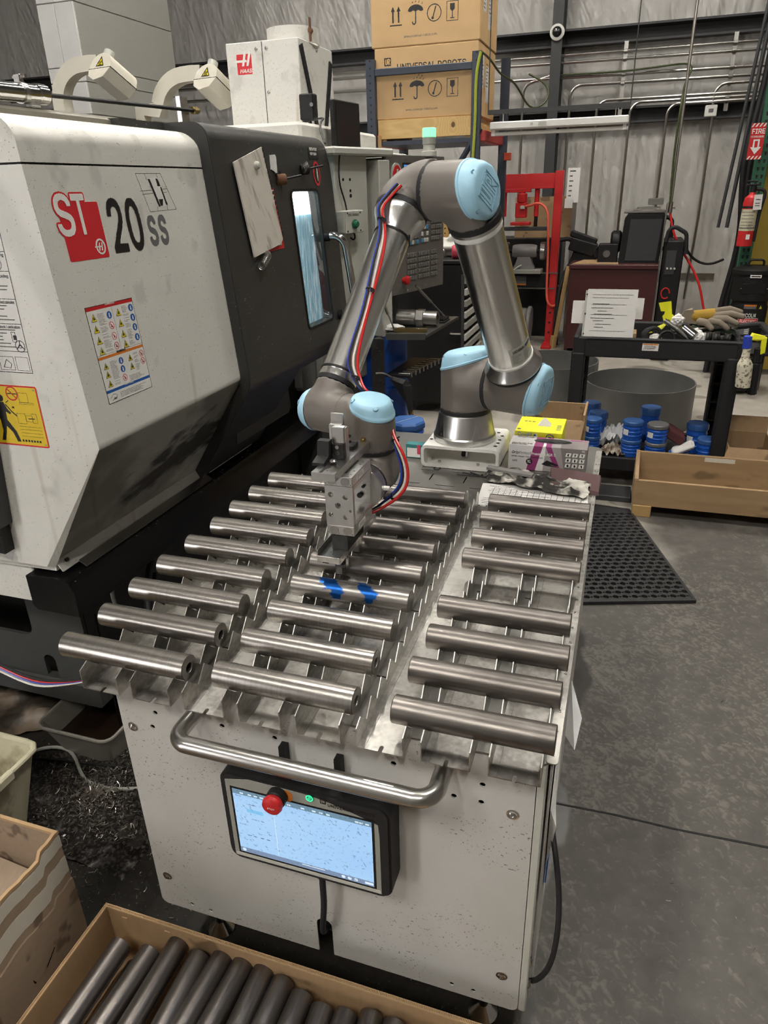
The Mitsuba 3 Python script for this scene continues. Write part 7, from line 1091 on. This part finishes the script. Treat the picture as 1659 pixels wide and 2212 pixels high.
for i, (x, z, s_) in enumerate(((1.085, .895, .030), (.99, .80, .028), (1.185, .812, .040))): solo('crumpled_paper', f'crumpled white paper scrap among the tools, {ordinal(i)} of three', 'paper', place(trimesh.Trimesh(*(lambda s: (s.vertices * (1 + .7 * (meshkit.noise(s.vertices * 2.8, 30 + i)[:, None] - .5)) * s_, s.faces))(trimesh.creation.icosphere(2)), process=False), (x, 3.17, z)), 'paper', 'paper scraps in the utility cart', smooth=False)
solo('steel_spanner', 'long bright steel spanner lying along the back of the utility cart', 'wrench', cat(obox((1.24, 3.26, .845), unit(V(1, .05, .06)), unit(V(-.05, 1, 0)), unit(np.cross(unit(V(1, .05, .06)), unit(V(-.05, 1, 0)))), .24, .02, .008, .002), ringm((1.36, 3.266, .846), ez, .012, .02, .012, 16)), 'steel')
t = thing('work_gloves', 'pair of worn brown leather work gloves on a green cloth in the utility cart', 'gloves')
part(t, 'cuff', hull([(1.10, 3.30, .87), (1.19, 3.30, .855), (1.12, 3.30, .925), (1.16, 3.30, .93), (1.10, 3.36, .87), (1.16, 3.36, .93), (1.20, 3.36, .86)]), 'glove', 'brown cuff')
part(t, 'palm', mm(m3.Manifold.batch_hull([m3.Manifold.sphere(.030, 20).translate(p) for p in ((1.18, 3.32, .895), (1.25, 3.32, .905), (1.29, 3.32, .905))])), 'glovey', 'yellow-brown palm')
for i, (p, q, r_) in enumerate((((1.28, 3.31, .925), (1.385, 3.29, .925), .016), ((1.28, 3.29, .905), (1.395, 3.27, .905), .017), ((1.27, 3.27, .89), (1.37, 3.25, .875), .017), ((1.25, 3.26, .88), (1.33, 3.24, .850), .016), ((1.20, 3.27, .875), (1.255, 3.24, .848), .018))):
    mid = (V(*p) + V(*q)) / 2 + V(0, 0, .012); part(t, 'finger', mm(m3.Manifold.batch_hull([m3.Manifold.sphere(r_ * 1.1, 16).translate(list(p)), m3.Manifold.sphere(r_, 16).translate(mid.tolist())]) + m3.Manifold.batch_hull([m3.Manifold.sphere(r_, 16).translate(mid.tolist()), m3.Manifold.sphere(r_ * .8, 16).translate(list(q))])), 'glove', 'grey-brown finger')
solo('green_cloth', 'dark green cloth folded under the work gloves', 'cloth', cloth(1.23, 3.33, .15, .07, .80, .075, 17, 30), 'greencloth', smooth=60)
t = thing('spray_bottle', 'dirty white spray bottle with a blue collar and yellow trigger hung on the cart edge', 'spray bottle'); sx_, sy_ = 1.408, 3.0
part(t, 'bottle', mm(m3.Manifold.batch_hull([m3.Manifold.cylinder(.012, .034, .034, 24).translate([sx_ + .004, sy_, .615]), m3.Manifold.cylinder(.01, .035, .035, 24).translate([sx_ - .002, sy_, .715]), m3.Manifold.cylinder(.01, .020, .020, 24).translate([sx_ - .006, sy_, .745])])), 'bottle', 'speckled dirty bottle'); part(t, 'neck', lathe([(.018, 0), (.020, .004), (.018, .008), (.020, .012), (.018, .016), (.018, .05), (0, .05)], (sx_ - .007, sy_, .752), ez, 20), 'bottle'); part(t, 'collar', cyl((sx_ - .009, sy_, .80), (sx_ - .010, sy_, .860), .0205, 18, .003), 'hoseblue', 'blue collar'); part(t, 'trigger_head', hull([(1.40, 2.985, .845), (1.40, 3.015, .845), (1.41, 3.0, .875), (1.47, 3.0, .862), (1.475, 2.99, .845), (1.475, 3.01, .845), (1.44, 3.0, .835), (1.42, 2.99, .87)]), 'lime', 'yellow head'); part(t, 'trigger', hull([(1.455, 2.99, .85), (1.478, 2.99, .855), (1.455, 3.01, .85), (1.478, 3.01, .855), (1.462, 2.99, .775), (1.480, 2.99, .785), (1.462, 3.01, .775), (1.48, 3.01, .79)]), 'lime'); part(t, 'hanger', box(1.395, 1.405, 2.99, 3.08, .795, .803), 'steel')
solo('black_flashlight', 'black tube tool hanging at the right end of the utility cart', 'tool', cat(cyl((1.462, 3.02, .575), (1.458, 3.02, .73), .024, 20, .004), cyl((1.458, 3.02, .73), (1.456, 3.02, .80), .020, 18, .003), box(1.405, 1.46, 3.015, 3.03, .74, .75)), 'blackgloss')
# ------------------------------------------------------------------ steel rings on the floor
solo('steel_hoop', 'wide grey rolled steel ring lying on the floor behind the utility cart', 'steel ring', lathe([(.355, .0), (.363, .0), (.363, .29), (.355, .29), (.355, .0)], (.975, 4.36, 0), ez, 64), 'rolled'); solo('steel_hoop', 'second rolled steel ring on the floor, half hidden behind the robot shoulder', 'steel ring', lathe([(.34, .0), (.348, .0), (.348, .30), (.34, .30), (.34, .0)], (.33, 4.85, 0), ez, 64), 'rolled')
solo('floor_rag', 'white rag lying inside the large steel ring', 'rag', cloth(.85, 4.45, .12, .09, .0, .16, 41, 26), 'paper', smooth=60)
t = thing('paper_bag_carton', 'open brown carton on the floor behind the shoulder joint', 'box'); part(t, 'wall', cat(box(.42, .70, 2.62, 2.63, 0, .50), box(.42, .70, 2.86, 2.87, 0, .52), box(.42, .43, 2.62, 2.87, 0, .51), box(.69, .70, 2.62, 2.87, 0, .53), box(.42, .70, 2.62, 2.87, 0, .01)), 'card'); part(t, 'flap', hull([(.42, 2.62, .50), (.70, 2.62, .50), (.43, 2.57, .42), (.69, 2.57, .42), (.42, 2.615, .49)]), 'card'); part(t, 'bag', hull([(.38, 2.50, .38), (.50, 2.50, .40), (.40, 2.58, .50), (.47, 2.58, .52), (.37, 2.58, .0), (.50, 2.56, .0), (.36, 2.52, .2)]), 'card')
# ------------------------------------------------------------------ foreground left: cartons, rods, bin, pan, chips
t = thing('rod_carton', 'low open cardboard carton full of steel rods in front of the cart', 'box'); cx0, cx1, cy0, cy1, ch = -.046, .92, -.62, -.033, .235
wt = .007
part(t, 'back_wall', cat(box(cx0, cx1, cy1 - wt, cy1, 0, ch - .002)), 'card'); part(t, 'left_wall', box(cx0, cx0 + wt, cy0, cy1, 0, ch - .002), 'card'); part(t, 'right_wall', box(cx1 - wt, cx1, cy0, cy1, 0, ch - .002), 'card'); part(t, 'front_wall', box(cx0, cx1, cy0, cy0 + wt, 0, ch - .002), 'card'); part(t, 'bottom', box(cx0, cx1, cy0, cy1, 0, .006), 'card')
part(t, 'fluted_edge', cat([box(cx0 + .003 * i, cx0 + .003 * i + .0017, cy1 - wt + .001, cy1 - .001, ch - .003, ch) for i in range(320)] + [box(cx0, cx1, cy1 - wt, cy1 - wt + .0012, ch - .004, ch), box(cx0, cx1, cy1 - .0012, cy1, ch - .004, ch), box(cx0, cx0 + .0012, cy0, cy1, ch - .004, ch), box(cx0 + wt - .0012, cx0 + wt, cy0, cy1, ch - .004, ch)]), 'flute', 'torn corrugated edge', kind='stuff')
part('rod_carton', 'insert', box(cx0 + wt, cx1 - wt, cy0 + wt, cy1 - wt, .116, .123), 'card', 'raised cardboard insert')
part('rod_carton', 'staple', cat([cyl((-.005 + .10 * i, cy1 - wt - .0005, .218), (.008 + .10 * i, cy1 - wt - .0005, .219), .0012, 6) for i in range(2)]), 'flute')
tops = [(.014, .075, .19), (.079, .070, .19), (.1225, .040, .19), (.176, .049, .19), (.2205, .038, .19), (.265, .029 + .008, .19), (.3095, .026 + .012, .19), (.354, .045, .19), (.3985, .058, .19), (.443, .068, .19), (.4875, .064, .19), (.532, .052, .19), (.5765, .054, .19), (.621, .060, .19)]
for i, (x, yb, z) in enumerate(tops):
    j = RNG.uniform(-.012, .012); p1, p0 = V(x, -yb, z), V(x + j, -yb - .252, z)
    ax = unit(p1 - p0); solo('loose_rod', f'dark steel rod lying in the low cardboard carton, {ordinal(i)} from the left', 'rod', lathe([(0, 0), (RR - .0012, 0), (RR, .0012), (RR, .2508), (RR - .0012, .252), (0, .252)], p0, ax, 40), 'rody', 'steel rods in the low carton', smooth=40)
lower = [.0465] + [.1000 + .0445 * k for k in range(12)]
for i, x in enumerate(lower):
    if i in (0,): solo('under_rod', 'dark steel rod of the under layer, showing between the first two carton rods', 'rod', lathe([(0, 0), (RR - .0012, 0), (RR, .0012), (RR, .2508), (RR - .0012, .252), (0, .252)], (x, -.335, .1465), ey, 40), 'rody', smooth=40)
# tall carton with white tape
t = thing('taped_carton', 'tall open cardboard carton bound with two bands of white tape, at the left edge', 'box'); ax1, ay1, ah = -.112, -.040, .422; ax0, ay0 = -.56, -.62
nn_ = 60; ys = np.linspace(ay0, ay1, nn_); rim = ah - .012 * np.abs(np.sin(ys * 17)) * (ys < -.09) + .005 * (meshkit.noise(np.stack([ys * 60, ys * 0, ys * 0], -1), 4) - .5)
def wavy(off, th, zlo, zhi_off, pts=None):
    top = rim + zhi_off; lo = np.full(nn_, zlo) if np.isscalar(zlo) else rim + zlo[0]
    bow = .010 * np.sin((ys - ay0) / (ay1 - ay0) * math.pi) ; a_ = np.stack([ax1 + bow + off, ys, lo], -1); b_ = np.stack([ax1 + bow + off, ys, top], -1); c_ = a_ - [th, 0, 0]; d_ = b_ - [th, 0, 0]
    v_ = np.vstack([a_, b_, c_, d_]); f_ = []
    for i in range(nn_ - 1):
        for q in ((0, 1, 1 + nn_, nn_), (2 * nn_ + 1, 2 * nn_, 3 * nn_, 3 * nn_ + 1), (nn_, nn_ + 1, 3 * nn_ + 1, 3 * nn_), (2 * nn_, 2 * nn_ + 1, 1, 0)):
            A, B, Cc, D = (k + i for k in q); f_ += [(A, B, Cc), (A, Cc, D)]
    f_ += [(0, nn_, 3 * nn_), (0, 3 * nn_, 2 * nn_), (nn_ - 1, 4 * nn_ - 1, 2 * nn_ - 1), (nn_ - 1, 3 * nn_ - 1, 4 * nn_ - 1)]
    return tm(v_, f_)
part(t, 'right_wall', wavy(0, .006, 0.0, -.003), 'card2', 'brown wall'); part(t, 'torn_edge', wavy(.0004, .0068, (-.006,), 0), 'flute', 'torn corrugated edge'); part(t, 'tape_band', wavy(.0008, .0006, (-.040,), -.010), 'tape', 'band of white tape'); part(t, 'tape_band', wavy(.0008, .0006, (-.108,), -.066), 'tape', 'band of white tape'); part(t, 'outer_sleeve', wavy(.0042, .004, 0.0, -.128), 'card2', 'lower cardboard sleeve')
part(t, 'back_wall', box(ax0, ax1, ay1 - .006, ay1, 0, ah - .004), 'card2'); part(t, 'back_tape', cat(box(-.20, ax1 + .001, ay1, ay1 + .0006, ah - .04, ah - .012)), 'tape'); part(t, 'left_wall', box(ax0, ax0 + .006, ay0, ay1, 0, ah - .004), 'card2'); part(t, 'front_wall', box(ax0, ax1, ay0, ay0 + .006, 0, ah - .004), 'card2'); part(t, 'bottom', box(ax0, ax1, ay0, ay1, 0, .006), 'card2'); part(t, 'back_edge', box(ax0, ax1 + .001, ay1 - .0065, ay1 + .0005, ah - .006, ah), 'flute'); part(t, 'inner_flap', hull([(ax0, ay1 - .02, .36), (ax1 - .01, ay1 - .02, .30), (ax0, ay1 - .16, .27), (ax1 - .01, ay1 - .16, .23), (ax0, ay1 - .02, .355)]), 'card2', 'folded inner flap')
part(t, 'marker_print', cat(text('M', .022, (ax1 + .0108, -.20, .175), V(0, .9, .35), V(0, -.35, .9), .0006, .018, True), text('v', .02, (ax1 + .0108, -.225, .165), V(0, .9, .35), V(0, -.35, .9), .0006, .016, True), hull([(ax1 + .0112, -.155, .185), (ax1 + .0112, -.152, .183), (ax1 + .0112, -.125, .205), (ax1 + .0117, -.128, .207)])), 'ink')
# cream bin
t = thing('cream_bin', 'grubby cream plastic bin on the chip-covered floor at the left edge', 'bin'); bo = [(-.96, -.02), (-.497, -.02), (-.497, .282), (-.96, .282)]
def bin_shell(x0, x1, y0, y1, h_, tp, th, r_):
    g1, g0 = rrect(x0, x1, y0, y1, r_), rrect(x0 + tp, x1 - tp, y0 + tp, y1 - tp, r_)
    def ringpts(g, n=64): 
        L_ = g.exterior; return np.array([L_.interpolate(s, True).coords[0] for s in np.linspace(0, 1, n, endpoint=False)])
    n = 64; R1, R0, R1i, R0i = ringpts(g1), ringpts(g0), ringpts(g1.buffer(-th)), ringpts(g0.buffer(-th))
    lv = [np.c_[R0, np.zeros(n)], np.c_[R1, np.full(n, h_)], np.c_[R1i, np.full(n, h_)], np.c_[R0i, np.full(n, th)]]; v_ = np.vstack(lv + [[[(x0 + x1) / 2, (y0 + y1) / 2, th]], [[(x0 + x1) / 2, (y0 + y1) / 2, 0]]]); f_ = []
    for k in range(3):
        for i in range(n): A, B, Cc, D = k * n + i, k * n + (i + 1) % n, (k + 1) * n + (i + 1) % n, (k + 1) * n + i; f_ += [(A, Cc, B), (A, D, Cc)]
    for i in range(n): f_ += [(3 * n + i, 4 * n, 3 * n + (i + 1) % n), (i, (i + 1) % n, 4 * n + 1)]
    m = tm(v_, f_); m.fix_normals(); rimt = np.c_[ringpts(rrect(x0, x1, y0, y1, r_).buffer(.002)), np.full(n, h_)]; return m, np.vstack([rimt, rimt[:1]])
m_, rp = bin_shell(-.96, -.497, -.06, .282, .25, .05, .005, .03); part(t, 'shell', m_, 'cream'); part(t, 'rim', tube(rp, .0075, 8), 'cream'); part(t, 'handle_lip', box(-.5, -.482, .08, .185, .235, .262, .004), 'cream')
# metal drain pan with oil
t = thing('drain_pan', 'dull metal drain pan with dark oil under the lathe base', 'pan'); m_, rp = bin_shell(-.70, -.445, .452, .80, .12, .035, .004, .03); part(t, 'shell', m_, 'pan'); part(t, 'rim', tube(rp, .0055, 8), 'pan'); part(t, 'oil', prism(rrect(-.676, -.469, .476, .776, .02), .002, (0, 0, .055)), 'oil', 'dark oil'); solo('oil_drip', 'thin black stream of oil running into the drain pan', 'drip', cyl((-.515, .585, .055), (-.515, .585, .46), .0022, 6), 'oil')
# cables by the floor
solo('grey_cable', 'grey cable snaking over the chips from the bin to the cart', 'cable', tube(spl([(-.75, .44, .012), (-.70, .476, .016), (-.645, .486, .014), (-.585, .458, .012), (-.515, .408, .010), (-.455, .395, .010), (-.395, .402, .010), (-.30, .44, .009), (-.1, .5, .008)], 50), .0052, 8), 'grey'); solo('black_cable', 'thin black cable lying straight across the chips', 'cable', tube(spl([(-.78, .40, .010), (-.69, .435, .010), (-.60, .452, .009), (-.40, .485, .009), (-.15, .53, .008)], 30), .0042, 8), 'black')
t = thing('hose_bundle', 'red, white, blue and black air hoses sagging from the left edge to under the cart', 'hoses')
for m_, dz_, dx_ in (('hosered', .006, 0), ('hosewhite', -.010, -.004), ('hoseblue', .0, .002), ('rubber', .013, .004)): part(t, 'hose', tube(spl([(-1.2, .28, .62 + dz_), (-.86, .285, .56 + dz_), (-.70, .29, .508 + dz_ * 1.2), (-.574, .30, .466 + dz_), (-.52, .30, .451 + dz_), (-.463, .30, .445 + dz_ * .9), (-.403, .30, .456 + dz_ * .6), (-.326, .30, .480 + dz_ * .3), (-.15, .31, .56), (.0, .32, .64)], 50), .0032, 8), {'hosered': 'hosered'}.get(m_, m_), {'hosered': 'red hose', 'hosewhite': 'white hose', 'hoseblue': 'blue hose', 'rubber': 'black hose'}[m_])
for i, (pts, r_) in enumerate(((((-.52, .80, .62), (-.47, .62, .50), (-.42, .60, .44), (-.30, .63, .40)), .006), (((-.50, .9, .55), (-.42, .70, .47), (-.38, .66, .40), (-.33, .72, .35)), .009), (((-.50, .85, .45), (-.40, .68, .35), (-.36, .62, .28)), .007))): solo('machine_hose', f'grimy hose in the gap between the lathe base and the cart, {ordinal(i)} of three', 'hose', tube(spl(pts, 24), r_, 8), 'grey' if i == 0 else 'rubber', 'hoses behind the chip tray')
solo('flat_cardboard', 'oil-soaked flattened cardboard on the floor under the lathe', 'cardboard', cloth(-.93, .60, .20, .12, .004, .06, 12, 20, .5), 'soaked', smooth=60)
# metal chips on the floor
def chips(n, fn, smin, smax, seed):
    rg = np.random.default_rng(seed); out_v, out_f = [], []
    base = np.array([[0, 0, 0], [1, .15, .10], [1.9, .55, .3], [.05, .28, .06], [1.0, .45, .22], [1.85, .85, .42]]); bf = np.array([[0, 1, 4], [0, 4, 3], [1, 2, 5], [1, 5, 4]])
    for _ in range(n):
        x, y_, z = fn(rg); s_ = rg.uniform(smin, smax) * rg.choice([1, 1, 1, 2.2]); A = np.linalg.qr(rg.normal(size=(3, 3)))[0]
        A = A if rg.uniform() < .5 else np.array([[math.cos(x * 900), -math.sin(x * 900), 0], [math.sin(x * 900), math.cos(x * 900), 0], [0, 0, 1]])
        b_ = (base * s_) @ A.T; b_[:, 2] -= b_[:, 2].min(); out_f.append(bf + 6 * len(out_v)); out_v.append(b_ + [x, y_, z])
    return tm(np.vstack(out_v), np.vstack(out_f))
def heap(rg):
    r_ = abs(rg.normal(0, .13)); g_ = rg.uniform(0, 6.283); x, y_ = -.44 + 1.25 * r_ * math.cos(g_), .36 + r_ * math.sin(g_) * 1.15; return x, y_, .001 + .030 * math.exp(-(r_ / .10) ** 2) * rg.uniform(.2, 1)
def scat(rg): 
    x = rg.uniform(-.62, .02); y_ = rg.uniform(.02, .62); return x, y_, .001
solo('metal_chips', 'heap of glittering dark metal chips on the oily floor beside the cart', 'metal chips', cat(chips(5200, heap, .0015, .0042, 3), chips(900, scat, .0012, .003, 4)), 'chip', kind='stuff', smooth=False)
solo('chip_bed', 'dark packed swarf under the glittering chips', 'swarf', (lambda m: m)(cloth(-.45, .37, .24, .20, -.004, .026, 33, 50)), 'swarf', kind='stuff', smooth=60)
def sc2(rg): return rg.uniform(.82, 2.1), rg.uniform(-.3, 3.2), .0005
def sc3(rg): return rg.uniform(.0, .8), rg.uniform(.03, .2), .0005
solo('scattered_chips', 'tiny bright metal chips scattered over the concrete right of the cart', 'metal chips', cat(chips(170, sc2, .0010, .0026, 6), chips(160, sc3, .0010, .0024, 7)), 'steel', kind='stuff', smooth=False)
t = thing('drain_plate', 'dark grey floor plate in the shadow behind the mat', 'plate'); part(t, 'plate', box(.70, .96, 2.86, 3.02, 0, .03, .003), 'girt')
